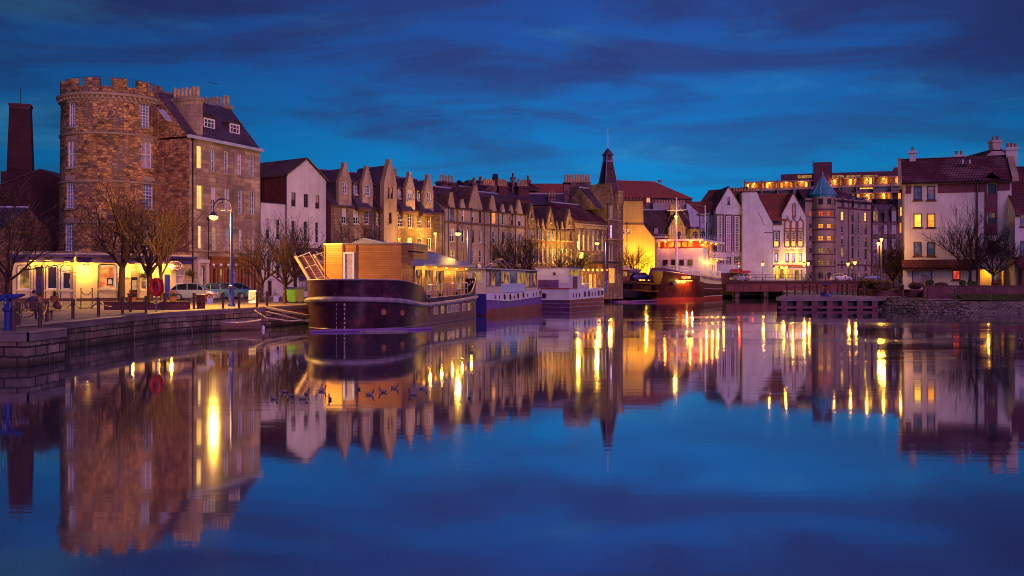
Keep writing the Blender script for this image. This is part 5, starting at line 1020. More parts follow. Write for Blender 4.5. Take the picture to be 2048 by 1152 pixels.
    for c in cells:
        mb = MB(); r = R_ - .12
        for a in (c[0], (c[0] + c[1]) / 2, c[1]): mb.tube([S(a, r, c[2]), S(a, r, c[3])], .055, 4)
        for z in (c[2] + .04, (c[2] + c[3]) / 2, c[3] - .04): mb.tube([S(c[0], r, z), S((c[0] + c[1]) / 2, r, z), S(c[1], r, z)], .045, 4)
        w_ = mb.build('window', M['brown_paint'], e, smooth=False); mb = MB(); am = (c[0] + c[1]) / 2; r = R_ - .14
        mb.face([S(c[0], r, c[2]), S(am, r, c[2]), S(am, r, c[3]), S(c[0], r, c[3])]); mb.face([S(am, r, c[2]), S(c[1], r, c[2]), S(c[1], r, c[3]), S(am, r, c[3])]); mb.build('pane', M[c[4]], w_, smooth=False)
    mb = MB()
    for py in (418.5, 434.5, 459, 484, 508.5, 533): z = g.z(1647, py, -1.6); mb.lathe([(R_ - .02, z - .12), (R_ + .09, z - .12), (R_ + .09, z + .12), (R_ - .02, z + .12)], cx, cyl, 24, 0, math.pi - .3, 2 * math.pi + .3)
    mb.build('band', M['purple_band'], e)
    za = g.z(1647, 348); mb = MB(); mb.lathe([(R_ + .1, zt - .5), (R_ + .1, zt), (R_ + .3, zt), (R_ + .3, zt + .12), (.06, za)], cx, cyl, 12); mb.build('cone_roof', M['copper'], e, smooth=False)
    mb = MB()
    for k in range(12): a = 2 * math.pi * k / 12; mb.tube([(cx + (R_ + .3) * math.cos(a), cyl + (R_ + .3) * math.sin(a), zt + .14), (cx, cyl, za)], .05, 4)
    mb.sphere((cx, cyl, za + .2), .2, 6); mb.tube([(cx, cyl, za), (cx, cyl, za + .7)], .05, 4); mb.build('roof_rib', M['lead_bright'], e)
    u, z = g.uz(1650, 449, -3.6); b = MB(); b.sphere((u, -3.6, z), .15, 6); 
    return f
turret_block()
# ---------------------------------------------------------------- tenement and flats behind
f = Fac('mansard_tenement', 'dark stone tenement with bay windows and a slate mansard', 'tenement', (1738, 256), (1822, 260), ZD)
for (c, d) in ((422.5, 441), (449.6, 467), (478, 498), (506, 526)):
    for a in (1747, 1751.5, 1768.5, 1784, 1788.5): f.win(a, a + 4 if a != 1768.5 else a + 5.5, c, d, pane='lit_dim' if a in (1747, 1751.5) and c < 430 else 'glass_curtain', nx=1, nz=2, fw=.12)
f.win(1800.5, 1804, 414, 432, pane='lit_yellow', nx=1, nz=2, fw=.1); f.win(1799.5, 1803.5, 445, 466, pane='lit_orange', nx=1, nz=2, fw=.1)
f.wall([(0, -1), (f.len, -1), (f.len, f.z(1822, 400)), f.uz(1796, 400), f.uz(1796, 446), f.uz(1793, 446), f.uz(1793, 420), f.uz(1788, 412), f.uz(1783, 420), f.uz(1783, 446), f.uz(1757, 446), f.uz(1757, 420), f.uz(1751, 411), f.uz(1746, 420), f.uz(1746, 446), (0, f.z(1740, 446))], 9, 'brown_stone', holes=[h for h in f.holes])
f.part('mansard', 'slate', lambda mb: mb.slab((0, .3, f.z(1740, 447)), (f.u(1796)[0], .3, f.z(1796, 447)), (f.u(1796)[0], 1.6, f.z(1796, 409, 1.6)), (0, 1.6, f.z(1740, 409, 1.6)), .3), smooth=False)
f.bx('roof', 'slate', (0, f.len, 1.5, 9, f.z(1750, 409, 1.6) - .5, f.z(1750, 408, 1.6))); f.cstack(1752, 1788, 398, 410, 4, 1.5, 0, mat='dark_brick'); f.cstack(1794, 1806, 398, 420, 2, 1.5, 0, mat='old_chimney')
def flats():
    f = Fac('slab_flats', 'long stepped slab of council flats with lamps along its decks', 'apartment block', (1462, 335), (1822, 318), ZD)
    zt = lambda px, py: f.uz(px, py)
    f.wall([(0, -1), (f.len, -1), (f.len, f.z(1822, 352)), f.uz(1789, 352), f.uz(1561, 361), f.uz(1490, 364), f.uz(1490, 376), (0, f.z(1462, 376))], 12, 'flats_concrete')
    pm = 'purple_band'
    f.bx('top_storey', 'purple_band', (f.u(1561.5)[0], f.u(1789)[0], .6, 9, f.z(1600, 361) - .8, f.z(1640, 346)), (f.u(1789)[0] + .01, f.len, .6, 9, f.z(1800, 352) - 1, f.z(1800, 334)))
    f.bx('lift_tower', 'purple_band', (f.u(1627)[0], f.u(1664)[0], -1, 8, f.z(1640, 368), f.z(1640, 325)))
    mb = MB()
    for (a, b) in ((1595, 1624), (1658, 1688), (1692, 1722), (1726, 1755)): mb.box(f.u(a)[0], f.u(b)[0], .52, .597, f.z(a, 356.5), f.z(a, 350.5))
    mb.build('clerestory', M['lit_dim'], f.root, smooth=False)
    # decks: recessed strips of doors and panes between parapets
    strips = [(1490, 1627, 365.5, 376, 364.5), (1664, 1815, 356, 369, 355), (1700, 1815, 387, 399, 386)]
    for n, (a, b, c, d, lt) in enumerate(strips):
        u0, u1 = f.u(a)[0], f.u(b)[0]; z0, z1 = f.z((a + b) / 2, d), f.z((a + b) / 2, c); mb = MB(); mb.box(u0, u1, -.12, -.06, z0, z1); dk = mb.build('deck_recess', M['iron_red'], f.root, smooth=False)
        mb = MB(); mb.box(u0, u1, -1.3, -.125, z0 - .9, z0 - .05); mb.box(u0, u1, -1.5, -.125, z1 + .02, z1 + .35); mb.build('deck_parapet', M['flats_concrete'], dk, smooth=False)
        k = 0; x = u0 + .6
        while x < u1 - 1.2:
            if k % 3 != 2:
                mb = MB(); mb.box(x, x + .75, -.17, -.125, z0 + .1, z1 - .1); mb.build('door', M[('lit_yellow', 'trim_stone', 'lit_dim', 'lit_orange')[(k * 5 + n) % 4]], dk, smooth=False)
            x += 1.55; k += 1
    mb = MB()
    for px in (1490, 1524, 1556, 1588, 1620, 1679, 1713, 1748, 1783, 1813): u = f.u(px)[0]; mb.box(u - .22, u + .22, -1.55, -.003, -1, f.z(px, 361 if px < 1640 else 353))
    mb.build('cross_wall', M['flats_concrete'], f.root, smooth=False)
    for (a, b, c, d) in ((1518, 1530, 380.5, 384.5), (1531, 1550, 380, 384.3), (1555, 1575, 380, 384), (1588, 1600, 379, 383.5), (1668, 1678, 376, 380), (1685, 1708, 375, 379.5), (1718, 1747, 374, 379), (1752, 1780, 373.5, 378.5), (1786, 1810, 373, 378)):
        u0, u1, z0, z1 = f.rect(a, b, c, d); f.win(0, 0, 0, 0, local=(u0, u1, z0, z1), v=-.02, hole=False, pane='lit_yellow' if a in (1718,) else 'glass_sky', nx=4, nz=1, sill=False, fw=.25)
    for i, (px, py) in enumerate(((1508, 367.5), (1539, 366), (1572, 364.5), (1603, 363), (1668, 361), (1701, 360), (1734, 359), (1767, 357.5), (1801, 356.5), (1734, 390.5), (1767, 389))):
        u, z = f.uz(px, py, -1.0); b = f.part('deck_lamp', 'bulb', lambda mb: mb.sphere((u, -1.0, z), .26, 6)); lamp((u, -1.5, z - .5), 260, (1, .5, .1), .2, b)
    mb = MB(); u = f.u(1626, 2)[0]; mb.tube([(u, 2, f.z(1626, 346)), (u, 2, f.z(1626, 318))], .1, 5); mb.tube([(u - .6, 2, f.z(1626, 330)), (u + .6, 2, f.z(1626, 330))], .08, 4); u = f.u(1805, 2)[0]; mb.tube([(u, 2, f.z(1805, 334)), (u, 2, f.z(1805, 321))], .12, 5); mb.build('aerial', M['black_iron'], f.root)
flats()
# ---------------------------------------------------------------- white harled flats, right bank
def right_house():
    zg = 2.7; f = Fac('harled_flats', 'pale harled flats with a mossy plum tile roof and two lit windows', 'house', (1809, 122.5), (2023, 118.5), zg); f.trim = 'dark_trim'
    lit = {(1, 0): 'lit_yellow', (1, 1): 'lit_orange'}
    for i, (c, d) in enumerate(((371.5, 400.5), (427, 455.5), (484, 512))):
        for j, (a, b) in enumerate(((1827, 1844), (1853.5, 1870.8))): f.win(a, b, c, d, pane=lit.get((i, j), 'glass_sky'), frame='brown_paint', nx=1, nz=1, fw=.13, reveal=.12)
    f.win(1975.5, 1992, 367, 388.5, pane='glass_dark', frame='brown_paint', nx=2, nz=1, fw=.1, v=0); f.win(1975.5, 1992, 481.5, 506, pane='glass_dark', frame='brown_paint', nx=1, nz=1, fw=.13); f.win(1976, 1992, 425, 448, pane='glass_dark', frame='brown_paint', nx=1, nz=1, fw=.1)
    u0, u1, z0, z1 = f.rect(1960, 2007, 539, 572); f.holes.append((u0, u1, .02, z1))
    ze = f.z(1812, 364); f.wall([(0, -1), (f.len, -1), (f.len, ze), (0, ze)], 10, 'white_harl', reveal=.12)
    # entrance recess
    e = f.bx('porch_recess', 'pub_cream', (u0, u1, 1.5, 1.6, 0, z1), (u0 - .1, u0, .125, 1.6, 0, z1), (u1, u1 + .1, .125, 1.6, 0, z1), (u0, u1, .125, 1.6, z1, z1 + .1))
    f.bx('door', 'brown_paint', (u0 + 1.5, u0 + 2.4, 1.42, 1.49, .05, 2.05), parent=e); f.bx('door_glass', 'glass_sky', (u0 + 1.65, u0 + 2.25, 1.40, 1.419, .6, 1.9), parent=e)
    b = f.bx('porch_lamp', 'bulb_soft', (u0 + .6, u0 + .8, 1.2, 1.4, z1 - .12, z1 - .02)); lamp((u0 + 1.0, .8, z1 - .4), 34, (1, .5, .08), .12, b)
    f.bx('porch_frame', 'trim_stone', (u0 - .35, u0 - .003, -.05, -.003, 0, z1 + .3), (u1 + .003, u1 + .35, -.05, -.003, 0, z1 + .3), (u0 - .003, u1 + .003, -.05, -.003, z1 + .003, z1 + .3))
    for a_, b_, c_, d_ in ((1875.5, 1969, 385, 366.5), (1995.5, 2020, 381, 364), (1811, 1822.5, 387.5, 372)): f.bx('tile_band', 'purple_band', (f.u(a_)[0], f.u(b_)[0], -.05, -.003, f.z((a_ + b_) / 2, c_), f.z((a_ + b_) / 2, d_)))
    s0, s1 = f.u(1969.5)[0], f.u(1995)[0]; zz0, zz1 = f.z(1982, 471), f.z(1982, 358); wr = f.rect(1975.5, 1992, 367, 388.5); wr2 = f.rect(1976, 1992, 425, 448)
    f.bx('stair_panel', 'purple_band', (s0, wr[0] - .05, -.09, -.003, zz0, zz1), (wr[1] + .05, s1, -.09, -.003, zz0, zz1), (wr[0] - .05, wr[1] + .05, -.09, -.003, wr2[3] + .05, wr[2] - .2), (wr[0] - .05, wr[1] + .05, -.09, -.003, wr[3] + .04, zz1), (wr[0] - .05, wr[1] + .05, -.09, -.003, zz0, wr2[2] - .2))
    f.part('stair_gablet', 'plum_tile', lambda mb: (mb.slab((s0 - .3, -.5, ze + .1), ((s0 + s1) / 2, -.5, ze + .9), ((s0 + s1) / 2, 2, ze + .9), (s0 - .3, 2, ze + .1), .12), mb.slab(((s0 + s1) / 2, -.5, ze + .9), (s1 + .3, -.5, ze + .1), (s1 + .3, 2, ze + .1), ((s0 + s1) / 2, 2, ze + .9), .12)), smooth=False)
    zr = f.z(1920, 315.5, 5); f.roof(-.35, f.len + .1, 0, 10, ze + .05, zr, 'plum_tile', gable='white_harl', over=.45, ridge='plum_tile')
    f.bx('roof_vent', 'lead_bright', (f.u(1923, 3)[0], f.u(1926, 3)[0], 2.2, 2.8, ze + 2.2, ze + 2.75), (f.u(1937, 3)[0], f.u(1940.5, 3)[0], 2.2, 2.8, ze + 2.2, ze + 2.7))
    for q0, q1 in ((-.7, -.3), (f.len + .05, f.len + .75)): f.part('skew', 'trim_stone', lambda mb: mb.slab((q0, -.5, ze), (q1, -.5, ze), (q1, 5, zr + .3), (q0, 5, zr + .3), .35), smooth=False)
    f.cstack(1819, 1832, 301, 335, 4.6, .9, 1, mat='white_harl', pot='pot_red', ph=.5); f.cstack(1909, 1928, 309, 330, 6.2, .9, 2, mat='white_harl', pot='pot_red', ph=.5); f.cstack(2012.5, 2036, 294, 340, 4.4, 1.2, 3, mat='white_harl', pot='pot_red', ph=.55)
    f.pipe(1954, 362, 572, r=.1); f.bx('gutter', 'black_iron', (-.3, f.len, -.62, -.48, ze - .22, ze - .1))
    # porch roof and ground floor front
    g0, g1 = f.u(1805)[0], f.u(1953)[0]; p0, p1 = f.z(1880, 533.5), f.z(1880, 519)
    f.part('porch_roof', 'plum_tile', lambda mb: (mb.slab((g0 - .1, -1.5, p0), (g1, -1.5, p0), (g1, -.003, p1), (g0 - .1, -.003, p1), .15), mb.box(g0, g1, -1.42, -1.32, p0 - .45, p0 - .13)), smooth=False)
    h = f.holes; f.holes = []; v = -.9
    f.win(1824, 1865, 540.5, 571, v=v, pane='glass_curtain', frame='brown_paint', nx=2, nz=1, fw=.12); f.win(1904.5, 1921, 540, 560, v=v, pane='lit_red', frame='brown_paint', nx=1, nz=1, fw=.12, label='small red lit window')
    f.wall([(f.u(1806, v)[0], -1), (f.u(1952, v)[0], -1), (f.u(1952, v)[0], p0 + .2), (f.u(1806, v)[0], p0 + .2)], .88, 'white_harl', 'ground_floor', v, None, .12); f.holes = h
    f.pipe(1813, 534, 572, r=.08)
    # chimney gable of the house behind
    g = Fac('back_gable_house', 'rendered gable with a twin pot chimney just behind the plum roof', 'house', (1964, 136), (2026, 136), zg)
    g.wall([(0, -1), (g.len, -1), (g.len, g.z(2026, 318)), g.uz(2003, 300), g.uz(1986, 300), (0, g.z(1964, 318))], 8, 'cement'); g.cstack(1985.5, 2003.5, 280, 302, 0, 1.2, 2, mat='cement', pot='pot_red', ph=.55)
    g.part('roof', 'plum_tile', lambda mb: (mb.slab((-.2, -.1, g.z(1963, 319)), (g.u(1988)[0], -.1, g.z(1988, 297)), (g.u(1988)[0], 8, g.z(1988, 297)), (-.2, 8, g.z(1963, 319)), .12), mb.slab((g.u(2001)[0], -.1, g.z(2001, 297)), (g.len + .2, -.1, g.z(2026, 319)), (g.len + .2, 8, g.z(2026, 319)), (g.u(2001)[0], 8, g.z(2001, 297)), .12)), smooth=False)
    # neighbour cut by the frame
    n = Fac('neighbour_flats', 'harled flats with plum roof cut off by the photo edge', 'house', (2030, 117), (2110, 117), zg); n.trim = 'dark_trim'
    for (c, d) in ((424, 453), (481.5, 511)): n.win(2040, 2060, c, d, pane='glass_sky', frame='brown_paint', nx=1, nz=1, fw=.13)
    ze = n.z(2040, 421); n.wall([(0, -1), (n.len, -1), (n.len, ze), (0, ze)], 9, 'white_harl', side='white_harl'); n.roof(0, n.len, 0, 9, ze, n.z(2040, 335, 4.5), 'plum_tile', gable='white_harl', over=.4, ridge='plum_tile')
    n.part('porch_roof', 'plum_tile', lambda mb: mb.slab((-.3, -1.5, n.z(2040, 533)), (n.len, -1.5, n.z(2040, 533)), (n.len, -.003, n.z(2040, 514)), (-.3, -.003, n.z(2040, 514)), .15), smooth=False)
    n.bx('ground_floor', 'dark_trim', (.4, n.len, -.9, -.003, -.5, n.z(2040, 531)))
    return f
right_house()
# ---------------------------------------------------------------- right bank, jetty, lawn
def right_bank():
    zj = 1.45; cob = masonry('cobble_bank', (.56, .42, .36), (.24, .16, .17), (.05, .03, .035), .42, .28, .04, .22, stain=.5, bmp=1.0, rough=.8, patch=(.20, .19, .09))
    pth = masonry('path_paving', (.36, .28, .26), (.26, .19, .19), (.14, .10, .10), .6, .4, .01, .02, stain=.4, bmp=.3, rough=.65)
    xj0, xj1 = W(1556, 111), W(1812, 112)
    mb = MB(); mb.face([(xj0, 111, zj), (xj1, 112, zj), (W(1860, 107), 107, 1.2), (75, 103.5, 1.1), (140, 103.5, 1.1), (140, 150, 1.3), (60, 150, 1.45), (54.3, 201, 1.5), (41.3, 150, 1.45)])
    tag(mb.build('riverside_path', pth), 'pale paved path along the right bank', 'path', kind='structure')
    mb = MB(); top = [(W(1778, 111.9), 111.6, zj - .02), (W(1812, 111), 111, 1.40), (W(1860, 106.6), 106.6, 1.16), (W(1950, 104.2), 104.2, 1.09), (75, 103.2, 1.07), (140, 103.2, 1.07)]
    bot = [(W(1752, 111), 111.2, -.4), (W(1790, 107), 107, -.4), (W(1840, 101.5), 101.5, -.4), (W(1930, 98.3), 98.3, -.4), (75, 97.5, -.4), (140, 97.5, -.4)]
    md = [tuple(a * .5 + b * .5 + (.14 if i == 2 else 0) for i, (a, b) in enumerate(zip(p, q))) for p, q in zip(top, bot)]; mb.grid([bot, md, top]); tag(mb.build('cobble_bank', cob), 'sloping cobbled bank running into the river', 'bank', kind='structure')
    rnd = random.Random(8); mb = MB()
    for k in range(1500):
        i = rnd.randrange(5); tx, ty = rnd.random(), rnd.uniform(.12, 1.0); j = 0 if ty < .5 else 1; G = [bot, md, top]; f2 = (ty - .5 * j) * 2
        lo = Vector(G[j][i]).lerp(Vector(G[j][i + 1]), tx); hi = Vector(G[j + 1][i]).lerp(Vector(G[j + 1][i + 1]), tx); p = lo.lerp(hi, f2); s_ = rnd.uniform(.12, .30); a = rnd.random() * 3.1
        ax = Vector((math.cos(a), math.sin(a), 0)) * s_; ay = Vector((-math.sin(a), math.cos(a), .3)) * s_ * rnd.uniform(.5, .9); az = Vector((0, -.3, 1)) * s_ * rnd.uniform(.25, .5); v = [p + ax, p + ay, p - ax, p - ay, p + az * 1.0 + ax * .2]
        for q in range(4): mb.face([v[q], v[(q + 1) % 4], v[4]])
    tag(mb.build('bank_stones', cob, smooth=False), 'loose rough stones set along the cobbled bank', 'stones', kind='stuff')
    t = thing('timber_jetty', 'dark timber pile jetty with a concrete deck edge', 'jetty', (xj0, 111, 0)); l = xj1 - xj0
    def slope(u): return u / l
    mb = MB(); mb.grid([[(0, 0 - .12, zj - .45), (l, .88, zj - .45)], [(0, -.12, zj + .03), (l, .88, zj + .03)], [(0, .9, zj + .03), (l, 1.9, zj + .03)]]); mb.face([(0, -.12, zj - .45), (0, -.12, zj + .03), (0, .9, zj + .03), (0, .9, zj - .45)]); mb.build('deck_edge', M['coping'], t, smooth=False)
    wd = plain('pile_wood', (.17, .05, .08), .7, var=.5, scale=1.5, bmp=.3)
    for k in range(8):
        u = .7 + k * 1.72; mb = MB(); y = slope(u); mb.box(u - .33, u + .33, y - .05, y + .5, -1.2, zj - .46); mb.build('pile', wd, t, smooth=False)
    mb = MB(); mb.grid([[(0, .55, -1.5), (l, 1.5, -1.5)], [(0, .55, zj - .4), (l, 1.5, zj - .4)]]); mb.grid([[(0, .55, -1.5), (11.6, 39, -1.5), (24.6, 90.3, -1.5)], [(0, .55, zj - .02), (11.6, 39, zj - .02), (24.6, 90.3, zj - .02)]]); mb.build('back_wall', M['black_iron'], t, smooth=False)
    mb = MB(); mb.grid([[(0, -.12, .15), (l, .88, .15)], [(0, -.12, .42), (l, .88, .42)], [(0, .1, .42), (l, 1.1, .42)]]); mb.build('waling', wd, t, smooth=False)
    # retaining walls
    wall_m = masonry('garden_wall', (.20, .08, .10), (.13, .05, .07), (.09, .04, .05), .45, .2, .01, .05, stain=.5, bmp=.6)
    t = thing('garden_wall', 'low dark brick garden wall in front of the harled flats', 'wall', (W(1849, 113), 113, 0)); mb = MB(); mb.box(0, 22, 0, .4, .5, 2.62); mb.build('wall', wall_m, t, smooth=False); mb = MB(); mb.box(-.06, 22, -.07, .47, 2.622, 2.74); mb.build('coping', M['dark_trim'], t, smooth=False)
    t = thing('planter_wall', 'low planter wall under the clipped hedges', 'wall', (W(1746, 119), 119, 0)); l = W(1850, 119) - W(1746, 119); mb = MB(); mb.box(0, l, 0, .35, .5, 2.2); mb.box(0, .35, .35, 5, .5, 2.2); mb.build('wall', wall_m, t, smooth=False)
    soil = plain('soil', (.06, .035, .025), .9)
    mb = MB(); mb.face([(W(1746, 119), 119.3, 2.15), (W(1850, 119), 119.3, 2.15), (W(1850, 113), 113.4, 2.5), (140, 113.4, 2.5), (140, 128, 2.7), (W(1740, 128), 128, 2.5)]); tag(mb.build('garden_bed', soil), 'dark soil bed in front of the flats', 'ground', kind='structure')
    lm = plain('lawn', (.055, .085, .012), .9, var=.5, scale=3, bmp=.5); mb = MB(); mb.grid([[(W(1925, 107), 106.8, 1.22), (140, 105.5, 1.2)], [(W(1918, 112.5), 112.9, 1.72), (140, 112.9, 1.8)]]); tag(mb.build('lawn', lm), 'strip of lawn below the garden wall', 'lawn', kind='structure')
    random.seed(5); mb = MB()
    for k in range(3800):
        u = random.random(); v = random.random(); x = W(1925, 107) + u * 14; y = 106.9 + v * 5.8; z = 1.22 + v * .5; h = random.uniform(.06, .16); a = random.random() * 3.1; w_ = .02; mb.face([(x - w_ * math.cos(a), y - w_ * math.sin(a), z), (x + w_ * math.cos(a), y + w_ * math.sin(a), z), (x + random.uniform(-.05, .05), y + random.uniform(-.05, .05), z + h)])
    tag(mb.build('grass', lm, smooth=False), 'short grass blades on the lawn strip', 'grass', kind='stuff')
right_bank()
# ================================================================ boats
class Boat:
    """local y runs aft from the bow (or away from the near end), local x to the side we see"""
    def __init__(s, name, label, cat, o, d):
        d = Vector(d).normalized(); s.o = Vector(o); s.d = d; s.r = Vector((d.y, -d.x)); s.root = thing(name, label, cat, (o[0], o[1], 0), math.atan2(s.r.y, s.r.x))
    def sy(s, px, x):
        k = (px - 1024) / F; return (k * (s.o.y + x * s.r.y) - s.o.x - x * s.r.x) / (s.d.x - k * s.d.y)
    def fx(s, px, y):
        k = (px - 1024) / F; return (k * (s.o.y + y * s.d.y) - s.o.x - y * s.d.x) / (s.r.x - k * s.r.y)
    def D(s, x, y): return s.o.y + y * s.d.y + x * s.r.y
    def z(s, py, x, y): return Z(py, s.D(x, y))
    def part(s, name, mat, fn, parent=None, smooth=True, ang=40):
        mb = MB(); fn(mb); return mb.build(name, M[mat] if isinstance(mat, str) else mat, parent or s.root, smooth, ang)
    def bx(s, name, mat, *bs, parent=None):
        mb = MB()
        for b in bs: mb.box(*b)
        return mb.build(name, M[mat] if isinstance(mat, str) else mat, parent or s.root, False)
    def ring(s, hb, ys, z, skew=None, off=0.0):
        sk = skew or (lambda y: 0)
        zz = z if callable(z) else (lambda y: z)
        a = [(sk(y) - hb(y) - off, y, zz(y)) for y in reversed(ys)]; b = [(sk(y) + hb(y) + off, y, zz(y)) for y in ys]
        return a + b
    def railing(s, pts, h, mat='white_paint', n=3, step=1.2, r=.025, name='railing', parent=None):
        mb = MB(); pts = [Vector(p) for p in pts]
        for a, b in zip(pts[:-1], pts[1:]):
            l = (b - a).length; m = max(1, round(l / step))
            for k in range(m + (1 if b is pts[-1] else 0)): p = a.lerp(b, k / m); mb.tube([p, p + Vector((0, 0, h))], r, 4)
            for q in range(n): zz = Vector((0, 0, h * (q + 1) / n)); mb.tube([a + zz, b + zz], r * .8, 4)
        return mb.build(name, M[mat], parent or s.root, smooth=False)
def lerp_tab(tab):
    def f(y):
        for (a, p), (b, q) in zip(tab[:-1], tab[1:]):
            if y <= b: return p + (q - p) * max(0, min(1, (y - a) / (b - a)))
        return tab[-1][1]
    return f
m_, nt_, b_ = newmat('black_hull'); v_ = coords(nt_, obj=True); n_ = noise(nt_, v_, 1.1, 6, .65, .6); 
hc_ = ramp(nt_, [(.38, (.030, .007, .020)), (.58, (.070, .017, .045)), (.72, (.17, .055, .04))], n_).outputs[0]
br_ = N(nt_, 'ShaderNodeTexBrick', i_Scale=1.0); L(nt_, coords(nt_), br_.inputs['Vector']); br_.inputs['Brick Width'].default_value = 2.1; br_.inputs['Row Height'].default_value = .78; br_.inputs['Mortar Size'].default_value = .018; br_.inputs['Color1'].default_value = (.75, .75, .75, 1); br_.inputs['Color2'].default_value = (1.1, 1.1, 1.1, 1); br_.inputs['Mortar'].default_value = (.5, .42, .4, 1)
hc_ = MIX(nt_, 1.0, hc_, br_.outputs['Color'], 'MULTIPLY'); sp_ = ramp(nt_, [(.70, 0.0), (.74, .7)], noise(nt_, v_, 5.5, 2, .5)); hc_ = MIX(nt_, sp_.outputs[0], hc_, (.20, .13, .17)); L(nt_, hc_, b_.inputs['Base Color']); b_.inputs['Roughness'].default_value = .28; b_.inputs['IOR'].default_value = 1.28
bump(nt_, b_, noise(nt_, v_, .8, 3), .10, .06)
plain('rub_grey', (.36, .28, .36), .5, var=.5, scale=2); plain('hull_white', (.66, .64, .70), .4, var=.18, scale=.8); plain('hull_violet', (.22, .09, .36), .4, var=.3, scale=1.5); plain('hull_brown', (.30, .085, .045), .45, var=.45, scale=1.3); plain('hull_blue', (.02, .014, .17), .4); plain('plum_hull', (.10, .03, .12), .35)
plain('boot_red', (.42, .03, .02), .45, var=.3); plain('deck_grey', (.28, .26, .33), .6); plain('zinc', (.26, .25, .31), .45, .35, .15); plain('cream_paint', (.72, .60, .38), .45, var=.1); plain('pale_blue', (.52, .68, .80), .4, var=.1)
planks('cedar', (.56, .24, .07), (.36, .13, .04), .16, 3.2, .45); planks('mahogany', (.30, .07, .025), (.20, .04, .015), .3, 2.0, .4); planks('hull_boards', (.20, .075, .10), (.11, .035, .06), .22, 6.0, .5, True)
def big_barge():
    B = Boat('houseboat_barge', 'big black barge with a cedar clad cabin and grey roofed saloon', 'barge', (-11.4, 63), (.2, .98))
    HB = 3.7; L_ = 25.2
    hb0 = lambda y: .12 + (HB - .12) * math.sqrt(max(0, 1 - (1 - min(y, 6.5) / 6.5) ** 2.0)) if y < 6.5 else (HB if y < 23 else HB - .5 * ((y - 23) / 2.2) ** 2)
    hbd = lambda y: hb0(y) + .16 * max(0, 1 - y / 9)
    skew = lambda y: .65 * max(0, 1 - y / 7.0)
    ys = [0, .15, .4, .8, 1.3, 2, 2.8, 3.7, 4.7, 5.7, 6.6, 7.5, 8.2, 8.6, 9, 10.5, 13, 16, 19, 21, 22, 22.8, 23.4, 24, 24.6, 25.2]
    sh = lerp_tab([(0, 1.98), (2.5, 1.86), (7, 1.50), (9, 1.45), (14, 1.5), (20, 1.66), (25.2, 1.85)])
    z2 = lambda y: sh(y) * .5
    hl = B.part('hull', [M['black_hull'], M['hull_boards']], lambda mb: mb.grid([B.ring(lambda y: hb0(y) * .97, ys, -.7, skew), B.ring(hb0, ys, 0.0, skew), B.ring(hb0, ys, z2, skew), B.ring(hbd, ys, sh, skew)], 0, True), ang=30)
    for p in hl.data.polygons:
        if p.center.x > 2 and p.center.y > 8.6: p.material_index = 1
    B.part('rub_rail', 'rub_grey', lambda mb: mb.tube(B.ring(hbd, ys, sh, skew, .04), .17, 8))
    B.part('boot_line', 'rub_grey', lambda mb: mb.tube(B.ring(lambda y: hb0(y), ys, .10, skew, .012), .022, 4))
    bt = lerp_tab([(0, 3.22), (3, 3.16), (6.6, 2.86), (7.5, 2.72), (8.2, 2.25), (8.6, 1.98), (9, 1.90), (21, 2.08), (22, 2.3), (22.8, 2.8), (23.4, 3.2), (24, 3.35), (25.2, 3.4)])
    def bul(mb):
        o = B.ring(hbd, ys, lambda y: sh(y) + .12, skew, -.05); o2 = B.ring(hbd, ys, bt, skew, .05); i2 = B.ring(hbd, ys, bt, skew, -.05); i1 = B.ring(hbd, ys, lambda y: sh(y) + .1, skew, -.13)
        mb.grid([o, o2, i2, i1], 0, True)
    B.part('bulwark', 'black_hull', bul, ang=30)
    B.part('bulwark_cap', 'rub_grey', lambda mb: mb.tube(B.ring(hbd, ys, bt, skew), .05, 5))
    B.part('deck', 'deck_grey', lambda mb: mb.face(B.ring(hbd, ys, lambda y: sh(y) + .12, skew, -.15)))
    # timber cabin at the bow end
    zt = B.z(489, 0, 7.5); zc = 1.5
    xa, xb, xc, xd, xe = B.fx(648, 7.6), B.fx(686, 7.2), B.fx(711, 7.2), B.fx(804, 7.4), B.fx(827, 8.6)
    poly = [(xa, 7.7), (xb, 7.2), (xc, 7.2), (xd, 7.2), (xe, 8.6), (xe, 12.2), (xa, 12.2)]
    cab = B.part('cabin', 'cedar', lambda mb: mb.prism(poly, zc, zt), smooth=False)
    B.part('cabin_roof', 'zinc', lambda mb: mb.prism([(x * 1.015, y + (.06 if y > 9 else -.06)) for x, y in poly], zt + .003, zt + .10), cab, False)
    dw0, dw1, dz = B.fx(687.5, 7.2), B.fx(709.5, 7.2), B.z(504, 0, 7.2)
    d = B.bx('door', 'pale_blue', (dw0, dw0 + .13, 7.08, 7.197, zc, dz), (dw1 - .13, dw1, 7.08, 7.197, zc, dz), (dw0 + .13, dw1 - .13, 7.08, 7.197, dz - .13, dz), parent=cab); B.bx('door_glass', 'glass_sky', (dw0 + .13, dw1 - .13, 7.13, 7.197, 2.6, dz - .13), parent=d) if False else B.bx('door_glass', 'glass_curtain', (dw0 + .13, dw1 - .13, 7.14, 7.196, 4.0, dz - .13), (dw0 + .13, dw1 - .13, 7.15, 7.197, zc, 3.98), parent=None)
    for x in (xa + .02, xb, xc + .02, xd): B.bx('corner_post', 'cedar', (x - .05, x + .05, 7.13 + (.5 if x < xb - .1 else 0), 7.22 + (.5 if x < xb - .1 else 0), zc, zt - .02), parent=cab)
    s0, s1 = B.fx(712, 9), B.fx(770, 9); sz = B.z(476, 0, 9)
